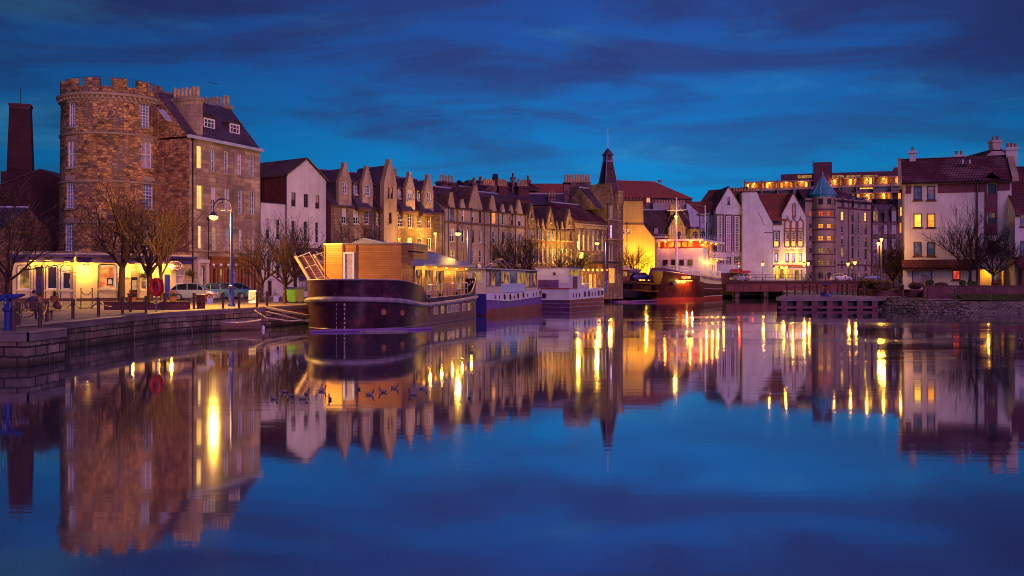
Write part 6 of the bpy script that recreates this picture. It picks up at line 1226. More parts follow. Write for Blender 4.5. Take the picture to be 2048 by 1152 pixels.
    sk = B.part('skylight', 'zinc', lambda mb: (mb.slab((s0 - .3, 8.6, zt + .12), ((s0 + s1) / 2 - .4, 8.6, sz), ((s0 + s1) / 2 - .4, 10.4, sz), (s0 - .3, 10.4, zt + .12), .06), mb.face([(s0 - .3, 8.62, zt + .1), (s1 + .3, 8.62, zt + .1), ((s0 + s1) / 2 - .4, 8.62, sz - .06)])), cab, False)
    B.part('skylight_glass', 'lead_bright', lambda mb: mb.slab(((s0 + s1) / 2 - .4, 8.6, sz), (s1 + .3, 8.6, zt + .12), (s1 + .3, 10.4, zt + .12), ((s0 + s1) / 2 - .4, 10.4, sz), .05), sk, False)
    B.part('spout', 'black_iron', lambda mb: mb.tube([(xe - .5, 8.0, B.z(502, xe, 8)), (xe + .9, 8.0, B.z(505, xe, 8))], .05, 6), cab)
    # saloon
    xs = 2.85; y0, y1 = 8.7, B.sy(931, xs); ze = 4.35
    wins = [(827, 844), (849.5, 866), (872, 888), (912.5, 927)]; hs = []
    for a, b in wins: hs.append((B.sy(a, xs), B.sy(b, xs)))
    zb, zt2 = 2.35, 4.0
    def sal(mb):
        mb.box(-3.1, xs, y0 + .05, y0 + .15, zc, ze); mb.box(-3.1, xs, y1 - .12, y1, zc, ze); mb.box(-3.1, -3.0, y0, y1, zc, ze); mb.box(xs - .14, xs, y0, y1, zc, zb); mb.box(xs - .14, xs, y0, y1, zt2, ze)
        e = y0
        for a, b in hs: mb.box(xs - .14, xs, e, max(a, e + .01), zb, zt2); e = b
        mb.box(xs - .14, xs, e, y1, zb, zt2)
    sa = B.part('saloon', 'cedar', sal, smooth=False)
    for i, (a, b) in enumerate(hs):
        a = max(a, y0 + .02); w_ = B.bx('window', 'brown_paint', (xs - .1, xs - .04, a, a + .06, zb, zt2), (xs - .1, xs - .04, b - .06, b, zb, zt2), (xs - .1, xs - .04, a + .06, b - .06, zb, zb + .06), (xs - .1, xs - .04, a + .06, b - .06, zt2 - .06, zt2), parent=sa)
        B.bx('pane', 'lit_boat', (xs - .085, xs - .07, a + .06, b - .06, zb + .06, zt2 - .06), parent=w_)
    yo = B.sy(908, xs); B.part('oval_plaque', 'black_iron', lambda mb: mb.face([(xs + .01, yo + .16 * math.cos(k * .4), 3.45 + .42 * math.sin(k * .4)) for k in range(16)]), sa)
    rz = [(-3.7, y0 - .4, ze), (xs + .75, y0 - .4, ze), (xs + .75, y1 + .6, ze + .12), (-3.7, y1 + .6, ze + .12)]; rt = [(-1.4, y0 + .3, 5.45), (.9, y0 + .3, 5.45), (.9, y1 - 3.2, 5.55), (-1.4, y1 - 3.2, 5.55)]
    def rf(mb):
        mb.grid([rz, rt], 0, True); mb.face(rt); mb.grid([[(p[0], p[1], p[2] - .14) for p in rz], rz], 0, True); mb.face([(p[0], p[1], p[2] - .14) for p in rz])
    B.part('saloon_roof', 'roof_ribbed', rf, sa, False)
    rl = B.bx('roof_light', 'cream_paint', (-1.2, .8, y0 + .9, y1 - 4.4, 5.3, 5.72), parent=sa); B.bx('roof_glass', 'lead_bright', (-1.3, .9, y0 + .8, y1 - 4.3, 5.723, 5.80), parent=rl)
    for k in range(5):
        y = y0 + 1.2 + k * 3.1; b = B.bx('eave_lamp', 'bulb_soft', (xs + .22, xs + .34, y - .1, y + .1, ze - .22, ze - .15), parent=sa); lamp((xs + .75, y, ze - .5), 38, (1, .55, .12), .08, b)
    # port side details
    yw = [B.sy(px, HB) for px in (871, 884, 897, 905, 914, 927, 938)]
    for y in yw:
        w_ = B.bx('hull_window', 'cream_paint', (HB - .02, HB + .035, y - .48, y + .48, .72, 1.34)); B.bx('pane', 'lit_dim' if random.random() < .4 else 'glass_curtain', (HB + .036, HB + .045, y - .40, y + .40, .79, 1.27), parent=w_)
    for y in (9.3, 12.2): B.part('porthole', 'glass_dark', lambda mb: mb.face([(HB + .03, y + .1 * math.cos(k * .52), 1.0 + .3 * math.sin(k * .52)) for k in range(12)]))
    for y, zz in ((1.5, 1.15), (3.3, 1.05), (5.6, .95)):
        x = hb0(y) + skew(y); nx = Vector((1.0, -.75 if y < 2 else -.45 if y < 4 else -.15, 0)).normalized(); tx = Vector((nx.y, -nx.x, 0)); c = Vector((x, y, zz)) + nx * .03
        B.part('porthole', 'pot_red' if y < 5 else 'deck_grey', lambda mb: (mb.face([c + nx * .03 + tx * .17 * math.cos(k * .52) + Vector((0, 0, .17 * math.sin(k * .52))) for k in range(12)]), mb.tube([c + nx * .03 + tx * .19 * math.cos(k * .52) + Vector((0, 0, .19 * math.sin(k * .52))) for k in range(13)], .03, 4)))
    # draught marks either side of the stem
    for i, ch in enumerate('876543'):
        zz = 1.62 - i * .285
        for s_ in (-1, 1):
            y = .12; x = skew(0) + s_ * .27; text_obj(ch, (x, -.06 + (.02 if s_ < 0 else .0), zz), .24, 'white_paint', B.root, rz=s_ * .6, ext=.004)
    B.railing([(HB - .12, y, bt(y)) for y in (9.2, 12, 15, 18, 21)], .95, 'lead_bright', 2, 1.05, .022)
    B.part('rail_chain', 'lead_bright', lambda mb: [mb.tube([(HB - .1, 21 + k * .9 + t * .3, bt(21 + k * .9) + .9 - .2 * math.sin(t * 1.047)) for t in range(4)], .025, 4) for k in range(3)])
    for y in (11.2, 14.6, 19.6): B.part('bollard', 'black_iron', lambda mb: mb.lathe([(.16, bt(y) - .45), (.16, bt(y) + .1), (.22, bt(y) + .12), (.22, bt(y) + .2), (.01, bt(y) + .2)], HB - .6, y, 10))
    return B
emit('lit_boat', (.55, .24, .06), .55, (.05, .02, .04), 1.2); 
m_, nt_, b_ = newmat('roof_ribbed'); v_ = coords(nt_, obj=True); w_ = N(nt_, 'ShaderNodeTexWave', i_Scale=4.0); w_.bands_direction = 'Y'; L(nt_, v_, w_.inputs[0]); b_.inputs['Base Color'].default_value = (.25, .25, .33, 1); b_.inputs['Roughness'].default_value = .45; bump(nt_, b_, w_.outputs[1], .5, .03)
big = big_barge()
# ---------------------------------------------------------------- floating planks by the stem, mooring lines
def strand(name, label, cat, pts, r, mat, n=5, group=None):
    mb = MB(); mb.tube(pts, r, n); return tag(mb.build(name, M[mat]), label, cat, group)
strand('mooring_line', 'slack pale mooring line from the barge bow to the quay', 'rope', [(-13.2, 66.5, .55), (-14.6, 65.6, .5), (-16, 65, .75), (-17.0, 66.0, 1.2)], .04, 'rub_grey')
strand('mooring_pole', 'weathered wooden mooring pole slanting from quay to barge', 'pole', [(-13.3, 67.2, .72), (-15.2, 67.4, 1.05), (-16.9, 67.9, 1.38)], .10, 'trim_stone')
strand('mooring_pole', 'thin lower mooring pole lying under the slanting one', 'pole', [(-13.4, 66.8, .35), (-15.4, 66.2, .9), (-16.4, 66.6, 1.1)], .05, 'rub_grey')
strand('floating_boom', 'long grey floating boom lying on the water by the barge stem', 'boom', [(-12.3, 60.9, .03), (-10.5, 61.6, .06), (-8, 62.5, .06), (-5.2, 64.8, .03)], .11, 'hull_violet')
strand('floating_plank', 'short pale plank floating before the barge stem', 'plank', [(-9.3, 61.2, .03), (-7.6, 61.1, .04), (-6.4, 61.4, .03)], .06, 'rub_grey')
strand('floating_boom', 'thin violet boom stretched before the ship bow', 'boom', [(W(1218, 158), 158, .08), (W(1260, 157), 157, .1), (W(1318, 158), 160, .25)], .12, 'hull_violet')
# ---------------------------------------------------------------- rowing boat
def rowing():
    t = thing('rowing_boat', 'small open wooden rowing boat moored against the stained quay wall', 'rowing boat', (W(468, 63.5), 63.5, 0), R(18)); n = 14; l = 3.3
    prof = lambda s: .72 * math.sin(math.pi * min(1, (s * .86 + .14))) ** .75 if s > .04 else .42
    prof = lambda s: .46 + .26 * math.sin(math.pi * s * .75) if s < .6 else .70 * math.cos((s - .6) / .4 * math.pi / 2) ** .8 + .01
    def rows(off, zo):
        R_ = []
        for i in range(n + 1):
            s = i / n; x = l / 2 - s * l; w_ = prof(s) * off; sh = .50 + .16 * (2 * s - .9) ** 2
            R_.append([(x, -w_, sh), (x, -w_ * .82, .14 + zo), (x, 0, -.12 + zo), (x, w_ * .82, .14 + zo), (x, w_, sh)])
        return R_
    mb = MB(); mb.grid(rows(1.0, 0)); mb.face(rows(1, 0)[0]); mb.build('hull', planks('boat_wood', (.42, .22, .16), (.26, .12, .10), .12, 4, .6), t, ang=50)
    mb = MB(); mb.grid(rows(.94, .06)); mb.build('lining', M['trim_stone'], t)
    mb = MB(); r_ = rows(1, 0); mb.tube([r[0] for r in r_], .04, 5); mb.tube([r[4] for r in r_], .04, 5); mb.tube([r_[0][0], r_[0][4]], .05, 5); mb.build('gunwale', M['rub_grey'], t)
    for x in (-.7, .25, 1.1): mb = MB(); w_ = prof((l / 2 - x) / l) * .9; mb.box(x - .12, x + .12, -w_, w_, .38, .42); mb.build('thwart', M['boat_wood'], t, smooth=False)
    mb = MB(); mb.lathe([(.01, .3), (.10, .22), (.12, 0), (.1, -.2), (.01, -.28)], l / 2 + .16, .1, 10); mb.build('fender', M['hull_white'], t)
    mb = MB(); mb.tube([(-1.4, -.3, .55), (1.2, .35, .56)], .03, 5); mb.build('oar', M['rub_grey'], t)
rowing()
# ---------------------------------------------------------------- narrow barges
def porth(B, y, z0, w_, h, x, arched, mat='glass_dark'):
    z1 = z0 + h; pts = [(y - w_ / 2, z0), (y + w_ / 2, z0)] + ([(y + w_ / 2 * math.cos(a), z1 - w_ / 2 + w_ / 2 * math.sin(a)) for a in (0, .52, 1.05, 1.57, 2.09, 2.62, 3.14)] if arched else [])
    if not arched: pts = [(y + w_ / 2 * math.cos(k * .52), z0 + h / 2 + h / 2 * math.sin(k * .52)) for k in range(12)]
    p = B.part('porthole', 'hull_brown', lambda mb: (mb.face([(x + .012, a, b) for a, b in pts]), mb.tube([(x + .015, a, b) for a, b in pts + pts[:1]], .028, 4)))
    B.part('pane', mat, lambda mb: mb.face([(x + .03, y + (a - y) * .8, z0 + h / 2 + (b - z0 - h / 2) * .86) for a, b in pts]), p)
def violet_barge():
    B = Boat('canal_barge', 'white canal barge with violet band and glazed deckhouse', 'barge', (-4.3, 91.7), (.3, .954)); L_ = 21.0; HB = 2.3
    hb = lambda y: HB * (1 - .10 * max(0, 1 - y / 1.5) ** 2) if y < 16.5 else max(.15, HB * math.sqrt(max(0, 1 - ((y - 16.5) / 4.6) ** 2)))
    ys = [0, .3, .8, 1.5, 3, 6, 9, 12, 14.5, 16.5, 17.5, 18.5, 19.4, 20.1, 20.6, 21]; top = lerp_tab([(0, 2.05), (8, 2.0), (21, 2.45)]); wb = lerp_tab([(0, 1.42), (6, 1.2), (21, 1.6)]); vb = lerp_tab([(0, .60), (21, .8)])
    B.part('lower_hull', 'hull_brown', lambda mb: mb.grid([B.ring(lambda y: hb(y) * .94, ys, -.6), B.ring(hb, ys, 0.02), B.ring(hb, ys, vb)], 0, True)); B.part('band', 'hull_violet', lambda mb: mb.grid([B.ring(hb, ys, vb), B.ring(hb, ys, wb, None, .05)], 0, True)); B.part('topsides', 'hull_white', lambda mb: mb.grid([B.ring(hb, ys, wb, None, .02), B.ring(lambda y: hb(y) * .96, ys, top)], 0, True))
    B.part('transom', 'hull_blue', lambda mb: mb.grid([[(-2.1, -.06, z), (-1.2, -.28, z), (0, -.36, z), (1.2, -.28, z), (2.08, -.06, z)] for z in (.1, .8, 1.5, 2.0)])); B.part('rub_line', 'lead', lambda mb: mb.tube(B.ring(hb, ys, wb, None, .06), .045, 4)); B.part('deck', 'deck_grey', lambda mb: mb.face(B.ring(lambda y: hb(y) * .95, ys, lambda y: top(y) - .04)))
    x = HB * .985
    for px, ar in ((991, 0), (999, 0), (1009, 1), (1020.5, 1), (1028.5, 0), (1036, 1), (1046.5, 1), (1055, 0), (1066.5, 0), (1073, 0), (1080.5, 1), (1089.5, 1)): y = B.sy(px, x); porth(B, y, wb(y) + .12, .52 if ar else .26, .58 if ar else .42, hb(y) * .985, ar)
    # deckhouse in three bays
    xw = 1.75; zt = 4.28; y0, ya, yb, yc = B.sy(972, xw), B.sy(1002, xw), B.sy(1051, xw), B.sy(1074, xw); xl = -2.0
    def bay(name, mat, ya_, yb_, n, sill_z, pane, base):
        h = B.bx(name, mat, (xl, xw, ya_, yb_, 1.9, sill_z), (xl, xw, ya_, yb_, zt - .22, zt - .003), (xl, xl + .1, ya_, yb_, sill_z, zt - .22))
        st = (yb_ - ya_) / n
        for k in range(n + 1): B.bx('mullion', mat, (xw - .12, xw, ya_ + k * st - (.06 if k else 0), ya_ + k * st + (.06 if k < n else 0), sill_z, zt - .222), parent=h)
        for k in range(n): B.bx('pane', pane[k % len(pane)], (xw - .08, xw - .06, ya_ + k * st + .06, ya_ + (k + 1) * st - .06, sill_z + .002, zt - .223), parent=h)
        if base: B.bx('side_panel', base, (xw + .003, xw + .03, ya_ + .08, yb_ - .08, 2.02, sill_z - .08), parent=h)
        return h
    a = bay('aft_house', 'brown_paint', y0, ya, 3, 2.75, ('glass_curtain', 'lit_boat', 'glass_sky'), 'cream_paint'); bay('mid_house', 'white_paint', ya + .01, yb, 3, 2.95, ('lit_boat', 'glass_sky', 'lit_dim'), 'pale_blue'); bay('fore_house', 'brown_paint', yb + .01, yc, 3, 2.6, ('lit_boat', 'glass_curtain', 'lit_boat'), 'cream_paint')
    e = B.bx('stern_wall', 'cream_paint', (xl - .3, xw, y0 - .12, y0 - .003, 1.9, zt - .003))
    for k in range(3): b = B.bx('stern_window', 'white_paint', (xl - .1 + k * 1.22, xl + .95 + k * 1.22, y0 - .16, y0 - .123, 3.0, 4.05), parent=e); B.bx('pane', 'lit_dim', (xl + k * 1.22, xl + .85 + k * 1.22, y0 - .17, y0 - .161, 3.08, 3.97), parent=b)
    B.bx('roof', 'lead_bright', (xl - .5, xw + .3, y0 - .5, yc + .35, zt, zt + .10)); B.part('roof_frame', 'rub_grey', lambda mb: [mb.tube(p, .045, 4) for p in ([(.2, ya + .5, zt + .1), (.9, ya + 3.2, zt + 1.1), (1.3, ya + 5.2, zt + .1)], [(-.6, ya + .9, zt + .1), (.2, ya + 3.6, zt + 1.1), (.6, ya + 5.6, zt + .1)], [(.9, ya + 3.2, zt + 1.1), (.2, ya + 3.6, zt + 1.1)], [(.5, ya + 1.8, zt + .6), (-.2, ya + 2.2, zt + .6)], [(.2, ya + .5, zt + .1), (-.6, ya + .9, zt + .1)])])
    B.part('roof_lamp', 'opal', lambda mb: mb.sphere((.6, y0 + 1.5, zt + .25), .22, 6)); B.railing([(HB * .9, y, top(y)) for y in (1, 5, 9, 13)], .8, 'lead_bright', 1, 1.6, .018); B.bx('hatch', 'white_paint', (-.8, 1.0, 15.2, 17.0, 2.2, 2.8)); 
    lamp((xl - .6, y0 - 1.6, 3.9), 40, (1, .62, .1), .1, e)
violet_barge()
def brown_barge():
    B = Boat('canal_barge', 'white and brown canal barge with a boxy cabin and dark round vent', 'barge', (4.4, 113), (.42, .906)); L_ = 13.6; HB = 2.25
    hb = lambda y: HB if y < 10 else max(.5, HB * (1 - .35 * ((y - 10) / 3.6) ** 2)); ys = [0, .02, 2, 5, 8, 10, 11.5, 12.6, 13.3, 13.6]; top = lerp_tab([(0, 2.33), (13.6, 2.42)]); wb = lerp_tab([(0, 1.08), (13.6, 1.32)])
    B.part('lower_hull', 'hull_brown', lambda mb: mb.grid([B.ring(lambda y: hb(y) * .94, ys, -.6), B.ring(hb, ys, .02), B.ring(hb, ys, wb, None, .03)], 0, True)); B.part('topsides', 'hull_white', lambda mb: mb.grid([B.ring(hb, ys, wb, None, .01), B.ring(lambda y: hb(y) * .97, ys, top)], 0, True))
    B.part('rub_line', 'lead_bright', lambda mb: [mb.tube(B.ring(hb, ys, z, None, .05), .04, 4) for z in (.28, .72)])
    t = B.part('transom', 'plum_hull', lambda mb: mb.face([(-HB, -.02, -.5), (HB, -.02, -.5), (HB, -.02, 1.07), (-HB, -.02, 1.07)])); B.part('transom_top', 'hull_white', lambda mb: mb.face([(-HB, -.02, 1.08), (HB, -.02, 1.08), (HB * .97, -.02, 2.3), (-HB * .97, -.02, 2.3)])); B.part('hawse_vent', 'black_iron', lambda mb: mb.face([(-.85 + .32 * math.cos(k * .4), -.05, 1.55 + .32 * math.sin(k * .4)) for k in range(16)]), t)
    B.part('deck', 'hull_brown', lambda mb: mb.face(B.ring(lambda y: hb(y) * .96, ys, lambda y: top(y) - .03))); B.bx('deck_coaming', 'boot_red', (-HB, HB, -.1, .9, top(0) + .002, top(0) + .10))
    for px, ar in ((1147, 0), (1153, 0), (1159, 0), (1170, 1), (1178, 1), (1184.5, 0), (1190.5, 0), (1197.5, 1), (1205, 1), (1212.5, 0)): y = B.sy(px, HB); porth(B, y, wb(y) + .22, .52 if ar else .26, .66 if ar else .5, hb(y) * .985 + .01, ar)
    x0, x1 = B.fx(1071, .9), B.fx(1137, .9); zt = B.z(536, 0, 1); cb = B.bx('cabin', 'hull_white', (x0, x1, .9, 5.0, 2.3, zt)); B.bx('cabin_roof', 'lead', (x0 - .1, x1 + .1, .8, 5.1, zt + .003, zt + .08), parent=cb)
    xv, zv = B.fx(1108.5, .88), B.z(547.5, 1, .9); B.part('round_vent', 'plum_hull', lambda mb: mb.face([(xv + .20 * math.cos(k * .35), .87, zv + .20 * math.sin(k * .35)) for k in range(18)]), cb)
    s0, s1 = B.fx(1076, .85), B.fx(1117, .85); sb = B.bx('name_board', 'board_violet', (s0, s1, .84, .896, B.z(575, 0, .9), B.z(559.5, 0, .9)), parent=cb); sm = (s0 + s1) / 2 - .15
    word = 'SCOTTISH TABER'.split()
    for i, ch in enumerate('SCOTTISH'): a = (i - 3.5) / 3.5; text_obj(ch, (sm + a * .85, .825, B.z(565, 0, .9) - .16 * a * a + .1), .24, 'purple_band', sb, rx=90)
    text_obj('TABER', (sm - .2, .825, B.z(571, 0, .9) + .03), .24, 'purple_band', sb)
    y1, y2 = B.sy(1143, x1), B.sy(1158, x1); B.bx('side_door', 'mahogany', (x1 + .003, x1 + .04, 2.2, 3.6, 2.35, 3.75), parent=cb); B.bx('side_window', 'lit_dim', (x1 + .003, x1 + .03, 1.2, 4.8, 3.85, zt - .15), parent=cb)
    hh = B.part('hatch', 'hull_white', lambda mb: (mb.box(-.9, 1.1, 6.2, 9.0, 2.35, 2.75)), smooth=False); B.part('hatch_glass', 'lead_bright', lambda mb: mb.slab((-1.0, 6.1, 2.8), (1.2, 6.1, 2.76), (1.2, 9.1, 2.95), (-1.0, 9.1, 3.3), .06), hh, False)
    B.railing([(HB * .93, y, top(y)) for y in (5.5, 8, 10.5, 12.5)], .75, 'lead_bright', 1, 1.6, .018); B.bx('wheel_box', 'hull_blue', (-.5, .3, 5.4, 6.0, 2.35, 3.3))
plain('board_violet', (.16, .06, .24), .5, var=.3)
brown_barge()
# ---------------------------------------------------------------- the old steam yacht
plain('ship_hull', (.11, .014, .012), .25, var=.75, scale=.7, spec=.5)
def ship():
    B = Boat('steam_ship', 'old black hulled ship with white bridge, yellow funnel and red lamps', 'ship', (24, 165), (.4, .916)); L_ = 38.0; HB = 4.3
    hb0 = lambda y: max(.08, HB * min(1, (max(y, 0) / 11.5)) ** .75) if y < 11.5 else (HB if y < 28 else HB * math.sqrt(max(.02, 1 - ((y - 28) / 10.2) ** 2.4)))
    ys = [0, .4, 1, 2, 3.2, 4.6, 6, 8, 10, 12, 15, 19, 23, 26, 28, 30, 32, 34, 35.5, 36.7, 37.5, 38]
    sh = lerp_tab([(0, 5.05), (4, 4.75), (10, 4.3), (16, 4.0), (26, 3.7), (32, 3.8), (38, 4.15)]); fl = lambda y: hb0(y + 1.1) + .15 * max(0, 1 - y / 12)
    sk0 = lambda y: 0
    def lv(t): return lambda y: .55 + (sh(y) - .55) * t
    B.part('boot_topping', 'boot_red', lambda mb: mb.grid([B.ring(lambda y: hb0(y) * .9, ys, -.8), B.ring(hb0, ys, .0), B.ring(hb0, ys, .55)], 0, True))
    hl = B.part('hull', 'ship_hull', lambda mb: mb.grid([B.ring(hb0, ys, .55), B.ring(lambda y: hb0(y) * .6 + fl(y) * .4, ys, lv(.45)), B.ring(fl, ys, lv(.8)), B.ring(fl, ys, sh)], 0, True), ang=35)
    for t_, c in ((.42, 'rub_grey'), (.72, 'hull_white')): B.part('rubbing_strake', c, lambda mb: mb.tube([(hb0(y) * (1 - t_) + fl(y) * t_ + .03, y, lv(t_)(y)) for y in ys if y >= 12.5], .07, 5))
    B.part('waterline_strake', 'hull_white', lambda mb: mb.tube([(hb0(y) + .05, y, .62) for y in ys if y > 12.5], .06, 4)); B.part('cap_rail', 'hull_violet', lambda mb: mb.tube(B.ring(fl, ys, sh), .10, 6)); B.part('deck', 'deck_grey', lambda mb: mb.face(B.ring(fl, ys, lambda y: sh(y) - .05)))
    B.part('forecastle', 'purple_band', lambda mb: mb.grid([B.ring(fl, ys[:8], lambda y: sh(y)), B.ring(fl, ys[:8], lambda y: sh(y) + .5 * max(0, 1 - y / 8), None, -.05)], 0, False))
    # stern quarter bulwark with stanchion slats
    q = [y for y in ys if y >= 12]; B.part('stern_bulwark', 'cream_paint', lambda mb: mb.grid([[(fl(y) + .03, y, lv(.74)(y)) for y in q], [(fl(y) + .05, y, sh(y) + .45) for y in q], [(fl(y) - .08, y, sh(y) + .45) for y in q]])); B.part('bulwark_stay', 'iron_red', lambda mb: [mb.box(fl(y) + .045, fl(y) + .09, y - .12, y + .12, sh(y) - .35, sh(y) + .25) for y in [13.4 + .95 * k for k in range(22)]], smooth=False)
    # bridge block
    yb = 14.2; z0 = 3.9; z1, z2, z3 = B.z(498, 0, yb), B.z(482, 0, yb), B.z(478, 0, yb); xa, xb = B.fx(1311.5, yb), B.fx(1404.5, yb)
    cv = [(xa, yb + .6), (xa * .55, yb + .12), (0, yb), (xb * .55, yb + .12), (xb, yb + .6)]
    br = B.part('bridge_front', 'hull_white', lambda mb: mb.prism(cv + [(xb, yb + 4.5), (xa, yb + 4.5)], z0, z1), smooth=False); B.bx('bridge_rim', 'white_paint', (xa - .05, xb + .05, yb + .62, yb + 4.6, z1 + .003, z1 + .12), parent=br)
    for px in (1330.5, 1346.8, 1363, 1380): x = B.fx(px, yb); w_ = B.bx('window', 'hull_brown', (x - .46, x + .46, yb - .03 + .02 * abs(x), yb + .3, B.z(531, 0, yb), B.z(519, 0, yb)), parent=br); B.bx('pane', 'glass_dark', (x - .38, x + .38, yb - .05 + .02 * abs(x), yb - .031 + .02 * abs(x), B.z(530, 0, yb), B.z(520, 0, yb)), parent=w_)
    wh = B.part('wheelhouse', 'mahogany', lambda mb: mb.prism([(xa + .5, yb + 1.0), (xa * .5, yb + .6), (xb * .5, yb + .6), (xb - .5, yb + 1.0), (xb - .5, yb + 5), (xa + .5, yb + 5)], z1 + .12, z2), smooth=False)
    for px0, px1 in ((1316, 1320), (1329, 1338), (1339.5, 1348), (1355, 1361), (1365, 1374), (1376, 1385)): x0, x1 = B.fx(px0, yb + .6), B.fx(px1, yb + .6); yy = yb + .55 if abs((x0 + x1) / 2) < 2.3 else yb + .72; w_ = B.bx('window', 'mahogany', (x0 - .06, x1 + .06, yy, yy + .5, z1 + .35, z2 - .08), parent=wh); B.bx('pane', 'lit_orange', (x0, x1, yy - .02, yy - .003, z1 + .4, z2 - .13), parent=w_)
    B.part('bridge_roof', 'white_paint', lambda mb: mb.prism([(xa - .1, yb + .3), (xa * .5, yb - .15), (xb * .5, yb - .15), (xb + .1, yb + .3), (xb + .1, 33), (xa - .1, 33)], z2 + .003, z3), br, False)
    # after houses
    zl = 7.45; lh = B.bx('lower_house', 'hull_white', (-3.3, 3.35, yb + 4.52, 30.5, 3.7, zl)); B.bx('upper_deck', 'white_paint', (-4.0, 4.6, yb + 4.6, 34, zl + .003, zl + .16)); uh = B.bx('upper_house', 'mahogany', (-3.0, 3.0, yb + 5.02, 29, zl + .16, z2))
    for k in range(5): y = 20.4 + k * 2.0; B.bx('side_window', 'black_iron', (3.352, 3.39, y - .16, y + .16, 5.35, 6.5), parent=lh); B.bx('side_window', 'lit_orange' if k % 2 else 'glass_dark', (3.003, 3.04, y - .28, y + .28, zl + .9, z2 - .5), parent=uh)
    pr = [(4.5, yb + 4.7, zl + .16), (4.5, 33.6, zl + .16), (-3.6, 33.8, zl + .16)]; B.railing(pr, 1.15, 'white_paint', 4, .8, .035); B.railing([(fl(y) - .1, y, sh(y) + .45) for y in (19, 23, 27, 30, 33, 35.5, 37)], 1.0, 'white_paint', 3, .9, .03); B.railing([(fl(y) - .15, y, sh(y) + .1) for y in (1, 3, 6, 9, 12.5)], .95, 'white_paint', 2, 1.1, .03); B.railing([(-fl(y) + .15, y, sh(y) + .1) for y in (1, 3, 6, 9, 13)], .95, 'white_paint', 2, 1.1, .03)
    B.railing([(xa + .3, yb + .9, z3), (xb - .3, yb + .9, z3), (xb - .2, 24, z3), (xb - .2, 32, z3)], .9, 'white_paint', 2, 1.4, .025, 'roof_railing')
    # funnel, vents, masts
    yf = 21.5; xf = B.fx(1386.5, yf); fz = B.z(454, xf, yf); fz1 = B.z(459, xf, yf); mb = MB(); mb.lathe([(1.2, z3 - .1), (1.2, fz1)], xf, yf, 24, sy=1.3); fn = mb.build('funnel', plain('funnel_yellow', (.62, .44, .02), .45, var=.15), B.root); mb = MB(); mb.lathe([(1.21, fz1), (1.23, fz), (1.05, fz), (1.0, fz - .6)], xf, yf, 24, sy=1.3); mb.build('funnel_top', M['plum_hull'], fn)
    for px, py in ((1357.5, 470), (1391, 470), (1406, 470)):
        y = 17.5; x = B.fx(px, y); zz = B.z(py - 3, x, y); B.part('cowl_vent', 'iron_red' if px < 1400 else 'black_iron', lambda mb: (mb.lathe([(.22, z3 - .1), (.2, zz - .3)], x, y, 10), mb.sphere((x, y - .12, zz - .1), .48, 8)))
    ym = yb - .8; xm = B.fx(1353, ym); zm = B.z(395, xm, ym); mb = MB(); mb.tube([(xm, ym, 4.2), (xm, ym, zm)], [.26, .12], 10); ms = mb.build('mast', M['white_paint'], B.root)
    ya_ = B.z(420.5, xm, ym); mb = MB(); mb.tube([(xm - 1.75, ym, ya_), (xm + 1.75, ym, ya_ + .05)], .09, 6); mb.tube([(xm - .9, ym, ya_), (xm, ym, zm - .6), (xm + .9, ym, ya_)], .02, 3); mb.build('yard', M['white_paint'], ms)
    zl_ = B.z(433.5, xm, ym); mb = MB(); mb.sphere((xm, ym - .42, zl_), .24, 8); bb = mb.build('mast_lamp', M['bulb'], ms); lamp((xm, ym - 1.1, zl_ - .2), 130, (1, .55, .1), .25, bb)
    y2 = 28; x2 = B.fx(1410.5, y2); mb = MB(); mb.tube([(x2, y2, z3 - .1), (x2, y2, B.z(411, x2, y2))], [.16, .1], 8); mb.tube([(x2 - 1.0, y2, B.z(428, x2, y2)), (x2 + 1, y2, B.z(428, x2, y2))], .06, 5); mb.build('mast', M['white_paint'], B.root)
    mb = MB()
    for p, q_ in (((xm, ym, zm - .5), (0, 1, 5.2)), ((xm, ym, zm - 1), (-4, 16, z3)), ((xm, ym, zm - 1), (4, 16, z3)), ((xm, ym, zm - .8), (x2, y2, B.z(413, x2, y2)))): mb.tube([p, q_], .022, 3)
    mb.build('rigging', M['lead_bright'], B.root)
    for (px, py, yy) in ((1331, 482.5, yb - .3), (1381, 482, yb - .3)): x = B.fx(px, yy); b = B.part('red_lamp', 'bulb_red', lambda mb: mb.sphere((x, yy, z2 - .12), .20, 6)); lamp((x, yy - .35, z2 - .5), 170, (1, .22, .03), .15, b)
    for k, px in enumerate((1400, 1411, 1422, 1431.5)): y = B.sy(px, 3.9); b = B.part('red_lamp', 'bulb_red', lambda mb: mb.sphere((3.9, y, z2 - .2), .17, 6)); lamp((4.1, y, z2 - .6), 90, (1, .20, .02), .15, b)
    for k, px in enumerate((1399, 1411, 1423, 1434)): y = B.sy(px, 3.75); b = B.part('deck_lamp', 'bulb_soft', lambda mb: mb.sphere((3.75, y, zl - .18), .15, 6)); lamp((5.0, y, zl - .7), 90, (1, .5, .1), .12, b)
    # bow: name plate lit from below, anchor, hawse
    ynm = 6.3; xn = hb0(ynm) * .4 + fl(ynm) * .6; ndir = Vector((fl(8) - fl(4.8), 3.2, 0)).normalized(); rzn = math.atan2(ndir.y, ndir.x)
    nrm = Vector((ndir.y, -ndir.x, 0)); c = Vector((fl(ynm), ynm, lv(.84)(ynm))) + nrm * .12
    nm = text_obj('OCEAN MIST', c, .52, 'cream_paint', B.root, rz=rzn); p = c + Vector((0, 0, -.55)) + nrm * .18; mb = MB(); mb.tube([p - ndir * 1.6, p + ndir * 1.6], .08, 6); bb = mb.build('name_lamp', M['bulb_soft'], B.root)
    for s_ in (-.9, .9): lamp(p + nrm * .5 + ndir * s_ + Vector((0, 0, -.35)), 260, (1, .6, .12), .1, bb)
